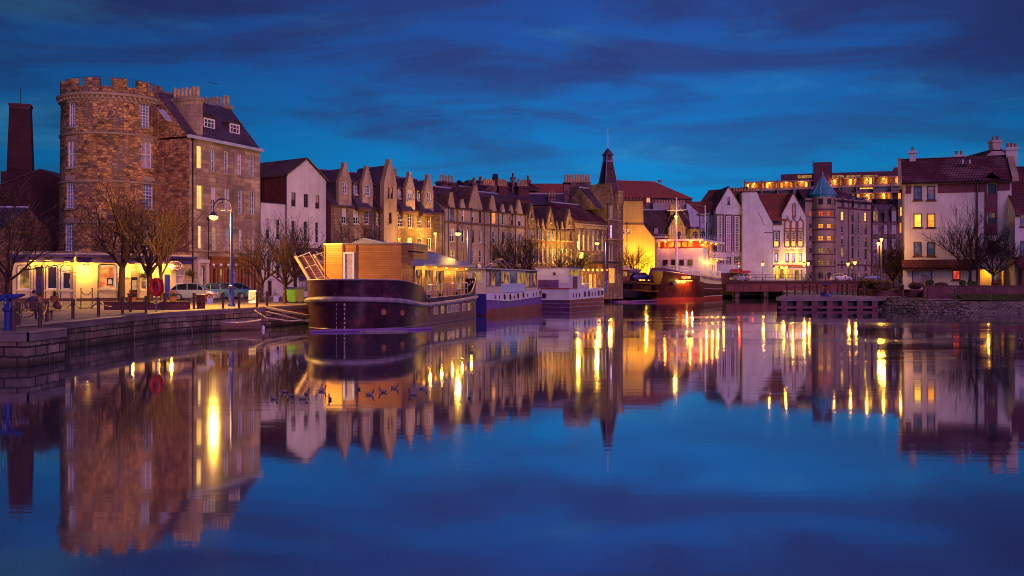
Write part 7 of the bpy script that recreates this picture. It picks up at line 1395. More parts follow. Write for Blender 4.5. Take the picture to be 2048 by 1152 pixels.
    ya2 = 3.2; x = hb0(ya2) * .4 + fl(ya2) * .6 + .1; za = lv(.6)(ya2); B.part('anchor', 'rub_grey', lambda mb: (mb.tube([(x, ya2, za + .8), (x + .02, ya2, za - .3)], .09, 6), mb.tube([(x - .25, ya2 - .55, za + .1), (x + .05, ya2 - .2, za - .35), (x + .05, ya2 + .2, za - .35), (x + .25, ya2 + .55, za + .1)], .09, 6), mb.tube([(x, ya2 - .3, za + .65), (x, ya2 + .3, za + .65)], .06, 5)))
    B.part('anchor', 'rub_grey', lambda mb: (mb.tube([(-x, ya2, za + .8), (-x - .02, ya2, za - .3)], .09, 6), mb.tube([(-x + .25, ya2 - .55, za + .1), (-x - .05, ya2, za - .35), (-x - .25, ya2 + .55, za + .1)], .09, 6)))
    return B
ship()
# ================================================================ quay furniture
def bollard_proto():
    mb = MB(); mb.lathe([(.13, 0), (.13, .72), (.155, .74), (.155, .90), (.12, .94), (.01, .95)], 0, 0, 12); return mb.build('bollard', M['iron_red'])
B0 = tag(bollard_proto(), 'slim cast iron bollard with chains along the left quay', 'bollard', 'bollards along the left quay edge')
spots = [(27, 662), (37, 651), (80, 657), (94, 644), (146, 638), (197, 633.6), (245, 629), (261, 624), (292, 625.5), (330, 620.5), (388, 618), (446, 617), (478, 617), (514, 614.5), (534, 613), (569, 609)]
bl = []
for i, (px, py) in enumerate(spots):
    D = gd(py); o = B0 if i == 0 else dup(B0); s_ = 1.0 if D < 60 else 1.1; o.location = (W(px, D), D, zq(D) + .01); o.scale = (s_ * .58, s_ * .58, s_); bl.append(o)
def chain(a, b, sag, label, group, name='chain', r=.022):
    a, b = Vector(a), Vector(b); n = 12
    mb = MB(); mb.tube([a.lerp(b, k / n) + Vector((0, 0, -sag * 4 * (k / n) * (1 - k / n))) for k in range(n + 1)], r, 5); return tag(mb.build(name, M['iron_red']), label, 'chain', group)
for i, j in ((0, 2), (1, 3), (2, 3), (3, 4), (4, 5), (5, 6), (6, 8), (8, 9), (9, 10), (10, 11), (11, 12), (12, 13), (13, 14), (14, 15)):
    a, b = bl[i].location, bl[j].location; chain(a + Vector((0, 0, .78)), b + Vector((0, 0, .78)), .32, 'drooping iron chain slung between the left quay bollards', 'chains along the left quay')
# harpoon gun
def gun():
    D = gd(661); t = thing('harpoon_gun', 'blue painted harpoon gun on a round pedestal at the photo edge', 'harpoon gun', (W(11, D), D + .2, zq(D)), R(-6)); t.scale = (.6, .6, .74)
    mb = MB(); mb.lathe([(.30, 0), (.30, .06), (.22, .10), (.22, .93), (.30, .95), (.33, 1.0), (.33, 1.12), (.01, 1.14)], 0, 0, 20); mb.build('pedestal', M['iron_blue'], t)
    mb = MB()
    for y in (-.26, .26): mb.tube([(0, y * .7, 1.1), (-.02, y, 1.3), (.02, y, 1.62), (.1, y * .9, 1.74)], [.11, .12, .10, .07], 8)
    mb.build('yoke', M['iron_blue'], t)
    mb = MB(); mb.tube([(-.75, 0, 1.58), (-.55, 0, 1.60), (-.3, 0, 1.62), (.15, 0, 1.66), (.5, 0, 1.69), (.95, 0, 1.76)], [.10, .16, .17, .15, .12, .08], 14); mb.build('barrel', M['iron_blue'], t)
    mb = MB(); mb.tube([(.95, 0, 1.76), (1.1, 0, 1.775)], [.075, .05], 10); mb.build('muzzle', M['iron_red'], t); mb = MB(); mb.tube([(-.1, 0, 1.82), (.1, 0, 1.84)], .06, 8); mb.build('sight', M['iron_red'], t)
    mb = MB(); mb.tube([(-.2, -.2, 1.45), (-.05, -.3, 1.25)], .05, 8); mb.sphere((.02, -.32, 1.38), .06, 6); mb.build('elevating_wheel', M['gilt'], t)
gun()
# bench and the seated figure
plain('bench_wood', (.16, .07, .05), .6, var=.4); plain('coat', (.055, .04, .07), .8, var=.3); plain('trousers', (.05, .05, .11), .85); plain('skin', (.40, .22, .17), .6); plain('hair', (.03, .015, .012), .8); plain('shoe', (.02, .012, .012), .5)
def bench(px, py, label):
    D = gd(py); t = thing('park_bench', label, 'bench', (W(px, D), D, zq(D)), R(-4))
    for x in (-.85, .62):
        mb = MB(); mb.box(x - .035, x + .035, .0, .07, 0, .86); mb.box(x - .035, x + .035, .42, .49, 0, .44); mb.box(x - .03, x + .03, .07, .42, .36, .42); mb.box(x - .04, x + .04, .02, .5, .62, .66); mb.build('leg', M['bench_wood'], t, smooth=False)
    mb = MB()
    for k in range(4): mb.box(-.95, .72, .08 + k * .11, .17 + k * .11, .425, .455)
    mb.build('seat', M['bench_wood'], t, smooth=False)
    mb = MB(); mb.box(-.95, .72, .005, .045, .78, .86); mb.box(-.95, .72, .005, .045, .50, .56)
    for k in range(14): x = -.82 + k * .107; mb.box(x - .02, x + .02, .012, .035, .56, .78)
    mb.build('backrest', M['bench_wood'], t, smooth=False); return t
bn = bench(66, 641, 'dark slatted park bench seen from behind on the setts')
def skin_body(name, verts, edges, mat, parent, sub=2):
    me = bpy.data.meshes.new(name); me.from_pydata([v[0] for v in verts], edges, []); o = bpy.data.objects.new(name, me); COL.objects.link(o); o.parent = parent
    md = o.modifiers.new('skin', 'SKIN'); md.use_smooth_shade = True; sl = me.skin_vertices[0].data if me.skin_vertices else None
    if sl is None:
        bpy.context.view_layer.objects.active = o; sl = me.skin_vertices[0].data
    for i, v in enumerate(verts): r = v[1]; sl[i].radius = r if isinstance(r, tuple) else (r, r); sl[i].use_root = (i == 0)
    o.modifiers.new('sub', 'SUBSURF').levels = sub; o.modifiers['sub'].render_levels = sub
    me.materials.append(mat); dg = bpy.context.evaluated_depsgraph_get(); nm = bpy.data.meshes.new_from_object(o.evaluated_get(dg)); o.modifiers.clear(); o.data = nm; nm.polygons.foreach_set('use_smooth', [True] * len(nm.polygons)); return o
def hand(base, dirv, side, parent, curl=.5):
    d = Vector(dirv).normalized(); s_ = Vector(side).normalized(); dn = d.cross(s_).normalized(); b = Vector(base); V = [(b, .034), (b + d * .045, .040), (b + d * .085, .040)]; E = [(0, 1), (1, 2)]
    for k, (o, l) in enumerate(((-.030, .068), (-.010, .078), (.010, .074), (.030, .058))):
        i = len(V); p = b + d * .088 + s_ * o; V += [(p, .0095), (p + (d * .9 + dn * curl * .5).normalized() * l * .5, .009), (p + (d * .9 + dn * curl * .5).normalized() * l * .5 + (d * .5 + dn * curl).normalized() * l * .5, .0075)]; E += [(2, i), (i, i + 1), (i + 1, i + 2)]
    i = len(V); p = b + d * .03 - s_ * .04; V += [(p, .013), (p + (d - s_ * .7).normalized() * .035, .011), (p + (d * 1.2 - s_ * .3).normalized() * .07, .009)]; E += [(1, i), (i, i + 1), (i + 1, i + 2)]
    return V, E
def person(label, loc, rz, lean=.0):
    """seated, body one skinned surface; local +y is where the sitter looks"""
    t = thing('person', label, 'person', loc, rz)
    V = [((0, .02, .53), (.17, .12)), ((0, .0, .68), (.155, .11)), ((0, -.01, .86), (.17, .115)), ((0, .0, 1.00), (.16, .10)), ((0, .02, 1.08), .065), ((0, .045, 1.15), .058), ((0, .06, 1.24), (.078, .092)), ((0, .065, 1.31), (.074, .088)), ((0, .055, 1.365), (.045, .055)),
         ((.17, .0, .99), .075), ((.27, -.02, .76), .058), ((.24, .20, .62), .045), ((.20, .32, .575), .034), ((-.17, .0, .99), .075), ((-.36, -.03, .80), .058), ((-.44, .08, .66), .045), ((-.46, .18, .60), .034),
         ((.10, .06, .52), .11), ((.14, .44, .53), .082), ((.14, .47, .28), .06), ((.14, .46, .08), .045), ((.15, .58, .045), .042), ((-.10, .06, .52), .11), ((-.17, .44, .53), .082), ((-.19, .52, .28), .06), ((-.2, .52, .08), .045), ((-.21, .64, .045), .042)]
    E = [(0, 1), (1, 2), (2, 3), (3, 4), (4, 5), (5, 6), (6, 7), (7, 8), (3, 9), (9, 10), (10, 11), (11, 12), (3, 13), (13, 14), (14, 15), (15, 16), (0, 17), (17, 18), (18, 19), (19, 20), (20, 21), (0, 22), (22, 23), (23, 24), (24, 25), (25, 26)]
    for base, d, s_ in (((.20, .34, .57), (-.3, .9, -.1), (1, .3, 0)), ((-.46, .20, .59), (.1, 1, -.2), (-1, .1, 0))):
        hv, he = hand(base, d, s_, t); o = len(V); V += [(tuple(p), r) for p, r in hv]; E += [(a + o, b + o) for a, b in he]; E.append((12 if base[0] > 0 else 16, o))
    b = skin_body('body', V, E, M['skin'], t)
    for m in ('coat', 'trousers', 'shoe'): b.data.materials.append(M[m])
    for p in b.data.polygons:
        c = p.center
        if c.z > 1.10: p.material_index = 0
        elif c.z > .50 and c.y < .30 and not (abs(c.x) < .24 and c.y > .14 and c.z < .63): p.material_index = 1
        elif (c.y > .30 and .54 < c.z < .66 and (c.x > .17 or c.x < -.38)) : p.material_index = 0
        elif c.z < .10: p.material_index = 3
        else: p.material_index = 2
    mb = MB(); mb.lathe([(.088 * math.sin(a), 1.27 + .115 * math.cos(a)) for a in [.02 + .18 * k for k in range(11)]], 0, .045, 14, sy=1.12)
    for i, v in enumerate(mb.v):
        if v[1] > .115 and v[2] < 1.315: mb.v[i] = (v[0] * .86, .10, v[2])
    mb.build('hair', M['hair'], t)
    mb = MB(); 
    for s_ in (-1, 1): mb.sphere((s_ * .030, .142, 1.275), .011, 6); 
    mb.build('eye', M['hair'], t); mb = MB(); mb.tube([(0, .135, 1.28), (0, .168, 1.235), (0, .145, 1.225)], [.010, .016, .010], 6); mb.build('nose', M['skin'], t)
    mb = MB(); mb.tube([(-.024, .138, 1.195), (0, .148, 1.193), (.024, .138, 1.195)], .006, 5); mb.build('mouth', M['pot_red'], t)
    for s_ in (-1, 1): mb = MB(); mb.sphere((s_ * .083, .055, 1.255), .026, 6, sz=1.3); mb.build('ear', M['skin'], t)
    return t
pl = bn.location; person('seated person in a dark coat leaning back on the quay bench', (pl.x - .05, pl.y + .13, pl.z), R(-6))
# mooring ball, planters, dark chain posts
D = gd(620.5); t = thing('mooring_ball', 'dark iron ball resting on the setts beside a bollard', 'mooring ball', (W(115, D), D, zq(D))); mb = MB(); mb.sphere((0, 0, .27), .27, 14); mb.build('ball', M['iron_red'], t); mb = MB(); mb.tube([(-.05, 0, .52), (0, 0, .62), (.05, 0, .52)], .03, 6); mb.build('lifting_eye', M['black_iron'], t)
plain('terracotta', (.30, .10, .05), .8, var=.3); plain('spiky_leaf', (.07, .09, .04), .6, var=.4); plain('flower_red', (.45, .04, .05), .6)
def planter(px, py, label, seed, h=.45, w_=.32, kind='spiky'):
    D = gd(py); t = thing('planter', label, 'planter', (W(px, D), D, zq(D))); mb = MB(); mb.lathe([(w_ * .7, 0), (w_, h), (w_ * 1.08, h), (w_ * 1.08, h + .05), (w_ * .9, h + .05), (w_ * .85, h - .05), (.01, h - .05)], 0, 0, 14); mb.build('pot', M['terracotta'], t); random.seed(seed); mb = MB()
    for k in range(46):
        a = random.random() * 6.28; e = random.uniform(.3, 1.3); l = random.uniform(.45, .9); d = Vector((math.cos(a) * math.cos(e), math.sin(a) * math.cos(e), math.sin(e))); s_ = Vector((-math.sin(a), math.cos(a), 0)) * .03; b = Vector((0, 0, h - .05)); m_ = b + d * l * .6; tip = b + d * l + Vector((0, 0, -.12 * math.cos(e))); mb.face([b - s_, b + s_, m_ + s_, tip, m_ - s_])
    mb.build('foliage', M['spiky_leaf'], t, smooth=False)
    if kind != 'spiky':
        mb = MB()
        for k in range(22): mb.sphere((random.gauss(0, .2), random.gauss(0, .2), h + random.uniform(.25, .55)), .05, 4)
        mb.build('blossom', M['flower_red'], t)
planter(109, 604.5, 'terracotta planter with a spiky plant before the pub panels', 1); planter(262, 606, 'low planter of red flowers by the menu board', 2, .4, .4, 'f'); planter(346, 604, 'low planter of red flowers below the oval sign', 3, .4, .34, 'f'); planter(79, 605, 'small terracotta planter beside the dark pub door', 4, .5, .25)
for i, px in enumerate((162, 184.5)):
    D = gd(617); t = thing('chain_post', 'thin iron chain post before the bright pub wall', 'post', (W(px, D), D, zq(D)), 0, 'chain posts before the pub'); mb = MB(); mb.lathe([(.13, 0), (.13, .03), (.04, .05), (.03, .5), (.05, .55), (.03, .6), (.03, 1.22), (.05, 1.26), (.01, 1.32)], 0, 0, 10); mb.build('post', M['black_iron'], t)
D = gd(617); chain((W(162, D), D, zq(D) + 1.15), (W(184.5, D), D, zq(D) + 1.15), .3, 'short sagging chain between the two thin chain posts', None)
D = gd(619.5); t = thing('bench_wall', 'low dark stone bench wall under the two forked trees', 'wall', (W(208, D), D, zq(D)), R(3)); mb = MB(); mb.box(0, 5.0, 0, .7, 0, .42); mb.build('wall', M['side_stone'], t, smooth=False); mb = MB(); mb.box(-.05, 5.05, -.05, .75, .423, .50); mb.build('coping', M['dark_trim'], t, smooth=False)
# life ring
D = gd(624); t = thing('lifebuoy_post', 'red lifebuoy in its housing on a thin post', 'lifebuoy', (W(311, D), D, zq(D)), R(-18)); plain('buoy_red', (.60, .02, .02), .4, var=.15)
mb = MB(); mb.tube([(0, .06, 0), (0, .06, 1.95)], .045, 8); mb.build('post', M['lead'], t)
mb = MB(); mb.grid([[((.30 + .105 * math.cos(q)) * math.cos(a) * .95, .105 * math.sin(q) * 1.2, 1.42 + (.30 + .105 * math.cos(q)) * math.sin(a) * 1.32) for a in [2 * math.pi * k / 28 for k in range(28)]] for q in [2 * math.pi * j / 10 for j in range(11)]], 0, True); mb.build('ring', M['buoy_red'], t)
mb = MB(); mb.lathe([(.42, .14), (.42, .2), (.01, .24)], 0, 0, 24, sy=1.3); o = mb.build('housing', M['buoy_red'], t); o.rotation_euler = (R(-90), 0, 0); o.location = (0, 0, 1.42)
# ---------------------------------------------------------------- street lamps
plain('lamp_blue', (.05, .055, .30), .4, .2); plain('lamp_top', (.06, .05, .14), .4, .3)
def scroll_lamp(px, D, zg, pxl, pyl, pyt, label, power, h0=None, col=(1, .56, .11), group=None):
    x = W(px, D); t = thing('street_lamp', label, 'street lamp', (x, D, zg), 0, group); zt = Z(pyt, D) - zg; dx = W(pxl, D) - x; zl = Z(pyl, D) - zg; hh = zl / 7.0
    mb = MB(); mb.lathe([(.24, 0), (.24, .18), (.19, .24), (.17, 1.25), (.24, 1.32), (.24, 1.40), (.16, 1.46)], 0, 0, 14); mb.build('base', M['lamp_blue'], t)
    mb = MB(); mb.lathe([(.15, 1.4), (.10, zl * .55), (.085, zl + .3)], 0, 0, 12); mb.build('pole', M['lamp_blue'], t)
    r = abs(dx) / 2; s_ = 1 if dx > 0 else -1; cz = zt - r; mb = MB(); mb.tube([(0, 0, zl + .2), (0, 0, cz)] + [(s_ * r * (1 - math.cos(a)), 0, cz + r * math.sin(a)) for a in [R(10 * k) for k in range(1, 19)]] + [(dx, 0, zl + .42)], .05, 8)
    mb.tube([(s_ * (r + .55 * r * (1 - k / 40) * math.cos(k * .35)), 0, cz + .1 * r + .55 * r * (1 - k / 40) * math.sin(k * .35)) for k in range(36)], .03, 6); mb.tube([(0, 0, cz - .2), (s_ * r * .42, 0, cz - .1)], .03, 5); mb.tube([(s_ * r, 0, zt), (s_ * r, 0, zt - .5 * r)], .03, 5); mb.build('swan_neck', M['lamp_top'], t)
    mb = MB(); mb.lathe([(.03, zl + .44), (.10, zl + .36), (.30, zl + .16), (.34, zl + .10), (.30, zl + .08)], dx, 0, 16); hd = mb.build('lamp_head', M['lamp_top'], t)
    mb = MB(); mb.lathe([(.30, zl + .08), (.26, zl - .06), (.12, zl - .16), (.01, zl - .18)], dx, 0, 14); mb.build('lamp_bowl', M['bulb'], hd); lamp((dx, 0, zl - .45), power, col, .2, hd)
    return t
D1 = gd(613); scroll_lamp(463, D1, zq(D1), 427, 435, 398, 'tall blue scroll lamp nearest the barge gangway', 5600)
scroll_lamp(936, 98, 1.5, 916, 468, 446, 'scroll lamp glowing behind the saloon roof', 1100); scroll_lamp(1212, 140, 1.5, 1194, 487, 468, 'scroll lamp beside the brown barge bow', 1500)
def post_lamp(px, py, D, zg, label, power, col=(1, .55, .1)):
    t = thing('street_lamp', label, 'street lamp', (W(px, D), D, zg)); z = Z(py, D) - zg; mb = MB(); mb.lathe([(.12, 0), (.12, .9), (.07, 1.0), (.05, z + .2)], 0, 0, 10); mb.tube([(0, 0, z + .2), (0, -.5, z + .32)], .04, 6); mb.build('pole', M['lamp_top'], t); mb = MB(); mb.box(-.14, .14, -.85, -.35, z + .22, z + .34); h = mb.build('lamp_head', M['lamp_top'], t, smooth=False); mb = MB(); mb.sphere((0, -.6, z + .14), .16, 6); mb.build('lamp_bowl', M['bulb'], h); lamp((0, -.65, z - .2), power, col, .2, h)
post_lamp(871, 470, 118.0, 1.5, 'plain lamp post lighting the wall between two ranges', 1600, (1, .6, .06)); post_lamp(1156, 487, 143, 1.5, 'plain lamp post among the bare trees by the hall', 1500, (1, .66, .08)); post_lamp(1252, 528, 196, ZD, 'low lamp post below the ochre gable', 2600, (1, .6, .07)); post_lamp(1292, 526, 196, ZD, 'low lamp post between ochre gable and ship bow', 2600, (1, .6, .07))
def globe_lamp(px, py, D, label, power, col=(1, .5, .12), big=1.0):
    t = thing('street_lamp', label, 'street lamp', (W(px, D), D, ZD)); z = Z(py, D) - ZD; mb = MB(); mb.lathe([(.13, 0), (.13, .5), (.06, .6), (.045, z - .35), (.12, z - .3)], 0, 0, 10); mb.build('pole', M['black_iron'], t); mb = MB(); mb.grid([[(r * math.cos(k * math.pi / 3), r * math.sin(k * math.pi / 3), zz) for k in range(6)] for r, zz in ((.18 * big, z - .3), (.32 * big, z + .32))], 0, True); l_ = mb.build('lantern', M['bulb_soft'], t, smooth=False); mb = MB(); mb.lathe([(.36 * big, z + .33), (.1, z + .6), (.02, z + .75)], 0, 0, 8); mb.build('lantern_cap', M['black_iron'], l_); lamp((0, -.7, z - .1), power, col, .2, l_)
globe_lamp(1525.5, 529, 204, 'lantern lamp before the blank mauve wall', 110); globe_lamp(1608, 530, 204, 'left lantern of the pair by the arched pub', 160); globe_lamp(1616.5, 528, 204.5, 'right lantern of the pair by the arched pub', 160); globe_lamp(1696, 529, 204, 'left lantern of the pair before the turret apartments', 160, (1, .42, .1)); globe_lamp(1710, 526.5, 204.5, 'right lantern of the pair before the turret apartments', 160, (1, .42, .1))
t = thing('street_lamp', 'tall twin headed lamp post by the bushy tree', 'street lamp', (W(1762, 121), 121, 1.6)); z = Z(482, 121) - 1.6; mb = MB(); mb.lathe([(.16, 0), (.16, 1.6), (.11, 1.8), (.09, z)], 0, 0, 12); mb.tube([(-.35, .1, 0), (-.35, .1, z - .6)], .08, 8); mb.build('pole', M['lamp_top'], t)
for dx, dz in ((.05, 0), (-.32, -.5)): mb = MB(); mb.lathe([(.05, z + dz - .1), (.2, z + dz + .25), (.12, z + dz + .3), (.01, z + dz + .32)], dx, 0, 10); h = mb.build('lamp_head', M['bulb'], t); lamp((dx, -.6, z + dz - .2), 280, (1, .5, .08), .2, h)
u = 0
# ---------------------------------------------------------------- cars
def car(label, col, loc, rz, hatch=True, tail=False):
    t = thing('parked_car', label, 'car', loc, rz); pm = plain('car_paint_%d' % len(MATS), col, .25, .1, .05, spec=.6)
    xs = [-2.1, -2.02, -1.7, -1.1, -.4, .4, .95, 1.5, 1.95, 2.1]; wd = [.62, .78, .84, .86, .87, .87, .86, .82, .72, .55]; tp = [.72, .86, .92, .93, .93, .92, .90, .80, .70, .60]
    rows = []
    for x, w_, z in zip(xs, wd, tp): rows.append([(x, -w_ * .92, .22), (x, -w_, .42), (x, -w_, .62), (x, -w_ * .95, z), (x, 0, z + .03), (x, w_ * .95, z), (x, w_, .62), (x, w_, .42), (x, w_ * .92, .22)])
    mb = MB(); mb.grid(rows); mb.face(rows[0]); mb.face(rows[-1][::-1]); mb.build('body', pm, t, ang=45)
    gx = [-1.95 if hatch else -1.7, -1.45, -.6, .25, 1.0]; gz = [.93, 1.38, 1.47, 1.42, .93]; gw = [.76, .66, .66, .66, .80]
    def cab(o): return [[(x, -w_ - .0 + (.0), .91), (x, -(w_ * .92) - o, (z + .91) / 2 if z > 1 else .92), (x, -w_ * .82, z + o), (x, w_ * .82, z + o), (x, w_ * .92 + o, (z + .91) / 2 if z > 1 else .92), (x, w_, .91)] for x, z, w_ in zip(gx, gz, gw)]
    mb = MB(); mb.grid(cab(0)); mb.build('window', M['car_glass'], t, ang=60)
    mb = MB(); r_ = cab(.012); 
    for i in (1, 2): mb.face([r_[i][2], r_[i + 1][2], r_[i + 1][3], r_[i][3]])
    for i in (0, 1, 2, 3, 4):
        for s_ in (1, -1):
            q = r_[i]; p = [Vector(v) for v in (q[:3] if s_ > 0 else q[5:2:-1])]; mb.tube([p[0], p[1], p[2]], .035, 4)
    for i in range(1, 3):
        for k in (2, 3): mb.tube([r_[i][k], r_[i + 1][k]], .03, 4)
    for k in (2, 3): mb.tube([r_[0][k], r_[1][k]], .04, 4); mb.tube([r_[3][k], r_[4][k]], .04, 4)
    mb.build('roof', pm, t, ang=45)
    for x in (-1.28, 1.32):
        for s_ in (-1, 1):
            mb = MB(); n = 18; c = [(x + .31 * math.cos(6.283 * k / n), s_ * .70, .31 + .31 * math.sin(6.283 * k / n)) for k in range(n)]; d = [(p[0], s_ * .885, p[2]) for p in c]; mb.grid([c, d], 0, True); mb.face(d); w_ = mb.build('wheel', M['black_iron'], t); mb = MB(); mb.face([(x + .19 * math.cos(6.283 * k / 12), s_ * .89, .31 + .19 * math.sin(6.283 * k / 12)) for k in range(12)])
            for k in range(5): a = 6.283 * k / 5; mb.tube([(x, s_ * .895, .31), (x + .18 * math.cos(a), s_ * .895, .31 + .18 * math.sin(a))], .025, 4)
            mb.build('rim', M['zinc'], w_)
    for s_ in (-1, 1):
        mb = MB(); mb.box(1.93, 2.04, s_ * .58 - .14, s_ * .58 + .14, .60, .70); mb.build('headlight', M['lead_bright'], t, smooth=False); mb = MB(); mb.box(-2.08, -1.98, s_ * .66 - .10, s_ * .66 + .10, .68, .86); h = mb.build('tail_light', M['sig_red' if tail else 'boot_red'], t, smooth=False)
        mb = MB(); mb.box(.72, .86, s_ * .86, s_ * 1.0, .93, 1.04) if s_ > 0 else mb.box(.72, .86, -1.0, -.86, .93, 1.04); mb.build('mirror', pm, t, smooth=False)
    if tail: lamp((-2.5, .6, .75), 14, (1, .02, .02), .1, t)
    return t
car('silver blue car parked beyond the lifebuoy', (.30, .33, .42), (W(391, 87), 87, zq(87)), R(8)); car('green blue car behind the tall blue lamp post', (.06, .22, .26), (W(447, 92), 92.5, zq(92)), R(30)); car('small blue car half hidden behind the lamp post base', (.10, .16, .40), (W(470, 96), 97, zq(95)), R(35), True)
car('white hatchback crossing the bridge', (.70, .72, .80), (W(1683, 204.2), 204.4, ZD), 0, True); car('dark blue saloon at the right end of the bridge', (.06, .05, .20), (W(1738, 205), 205.2, ZD), R(180), False); car('silver car with glowing red tail light behind the railings', (.42, .40, .46), (W(1480, 204.5), 204.6, ZD), R(180), True, True); car('dark blue car parked behind the swing bridge', (.03, .06, .30), (W(1284, 177), 177, ZD), R(20))
# bins, signs
plain('bin_green', (.10, .34, .03), .5, var=.2); plain('bin_grey', (.10, .10, .11), .5)
def wheelie(px, py, label, mats, w_=1.1):
    D = gd(py); t = thing('wheelie_bin', label, 'bin', (W(px, D), D, zq(D)), R(12)); mb = MB(); mb.grid([[(-w_ / 2 * q, -.45 * q, z), (w_ / 2 * q, -.45 * q, z), (w_ / 2 * q, .45 * q, z), (-w_ / 2 * q, .45 * q, z)] for q, z in ((.9, .08), (1, 1.05))], 0, True); mb.build('tub', M[mats], t, smooth=False); mb = MB(); mb.slab((-w_ / 2 - .04, -.5, 1.1), (w_ / 2 + .04, -.5, 1.1), (w_ / 2 + .04, .5, 1.22), (-w_ / 2 - .04, .5, 1.22), .06); mb.build('lid', M['lamp_blue' if mats == 'bin_green' else 'bin_grey'], t, smooth=False)
    for s_ in (-1, 1): mb = MB(); mb.lathe([(.08, -.04), (.08, .04)], 0, 0, 10); mb.face([(.08 * math.cos(k * .63), .08 * math.sin(k * .63), -.04) for k in range(10)]); o = mb.build('wheel', M['black_iron'], t); o.rotation_euler = (0, R(90), 0); o.location = (s_ * w_ * .38, -.42, .08)
wheelie(585, 605, 'green wheeled bin beside the raised gangway', 'bin_green', .95); wheelie(599, 605.5, 'grey wheeled bin next to the green one', 'bin_grey', .7)
D = gd(616.5); t = thing('litter_bin', 'round dark litter bin between the quay bollards', 'bin', (W(402, D), D, zq(D))); mb = MB(); mb.lathe([(.26, 0), (.30, .75), (.38, .80), (.38, .88), (.28, .9), (.26, .6), (.01, .6)], 0, 0, 16); mb.build('barrel', M['iron_red'], t); mb = MB(); mb.lathe([(.315, .3), (.32, .34), (.29, .34)], 0, 0, 16); mb.build('band', M['black_iron'], t)
for px, py, lab in ((420, 612, 'white notice hanging from the chain near the litter bin'), (552, 607, 'white notice hanging from the chain near the green bin')):
    D = gd(py + 7); t = thing('notice', lab, 'sign', (W(px, D), D, zq(D) + .35)); mb = MB(); mb.box(-.17, .17, -.01, .01, -.02, .36); mb.build('plate', M['white_paint'], t, smooth=False); mb = MB(); mb.tube([(-.12, 0, .36), (0, 0, .5), (.12, 0, .36)], .012, 4); mb.build('hanger', M['black_iron'], t)
D = gd(606); t = thing('sandwich_board', 'folding sandwich board outside the brown shopfront', 'sandwich board', (W(505, D), D, zq(D)), R(15)); mb = MB(); mb.slab((-.3, -.28, .02), (.3, -.28, .02), (.28, -.03, 1.0), (-.28, -.03, 1.0), .04); mb.slab((-.3, .28, .02), (.3, .28, .02), (.28, .03, 1.0), (-.28, .03, 1.0), .04); mb.build('board', M['white_paint'], t, smooth=False); mb = MB(); mb.slab((-.22, -.262, .18), (.22, -.262, .18), (.21, -.08, .9), (-.21, -.08, .9), .0); mb.build('menu', M['menu_paper'], t, smooth=False)
def bike(px, py, label, col):
    D = gd(py); t = thing('bicycle', label, 'bicycle', (W(px, D), D, zq(D)), R(20)); 
    for x in (-.5, .5): mb = MB(); mb.tube([(x + .33 * math.cos(k * .35), 0, .34 + .33 * math.sin(k * .35)) for k in range(19)], .025, 5); w_ = mb.build('wheel', M['black_iron'], t); mb = MB(); [mb.tube([(x, 0, .34), (x + .31 * math.cos(k * .785), 0, .34 + .31 * math.sin(k * .785))], .006, 3) for k in range(8)]; mb.build('spokes', M['zinc'], w_)
    mb = MB(); [mb.tube(p, .022, 5) for p in ([(-.5, 0, .34), (-.02, 0, .32), (-.16, 0, .82), (-.5, 0, .34)], [(-.14, 0, .74), (.34, 0, .78), (-.02, 0, .32)], [(.5, 0, .34), (.33, 0, .92)])]; mb.build('frame', M[col], t); mb = MB(); mb.tube([(.25, -.24, .98), (.33, 0, .94), (.25, .24, .98)], .02, 5); mb.build('handlebar', M['zinc'], t); mb = MB(); mb.box(-.28, -.04, -.06, .06, .84, .89); mb.build('saddle', M['black_iron'], t)
bike(414, 606, 'bicycle leaning behind the litter bin', 'buoy_red'); bike(541, 604, 'bicycle leaning at the railings near the green bin', 'lamp_blue')
# raised gangway on the quay edge
def gangway():
    D = 70.5; A = Vector((W(640, D), D, 2.0)); Bp = Vector((W(592, 72), 72, Z(513, 72))); t = thing('gangway', 'raised timber gangway with tubular rails leaning from the barge bow', 'gangway'); d = (Bp - A); n = Vector((.15, -.5, 0)); wv = Vector((1.15, .75, .15))
    lo = A - d * .12
    mb = MB()
    for s_ in (0, 1):
        p, q = lo + wv * s_, Bp + wv * s_; mb.tube([p, q], .13, 6)
    mb.build('stringer', M['trim_stone'], t, smooth=False); mb = MB(); m = 26
    for k in range(m): p = lo.lerp(Bp, k / m); q = lo.lerp(Bp, (k + .82) / m); mb.face([p, q, q + wv, p + wv])
    mb.build('tread', M['bench_wood'], t, smooth=False)
    for s_ in (0, 1):
        mb = MB(); off = Vector((.95, -.1, .35)); b = [lo.lerp(Bp, f_) + wv * s_ for f_ in (.18, .45, .72, .98)]
        for p in b: mb.tube([p, p + off], .035, 5)
        mb.tube([b[0] + off * .3] + [p + off for p in b] + [b[-1]], .035, 6); mb.tube([p + off * .5 for p in b], .028, 5); mb.build('rail', M['rub_grey'], t)
    mb = MB(); mb.tube([lo + wv * .5 + Vector((0, 0, -.1)), Vector((W(622, 69), 69, 1.0))], .14, 8); mb.build('hinge', M['black_iron'], t)
gangway()
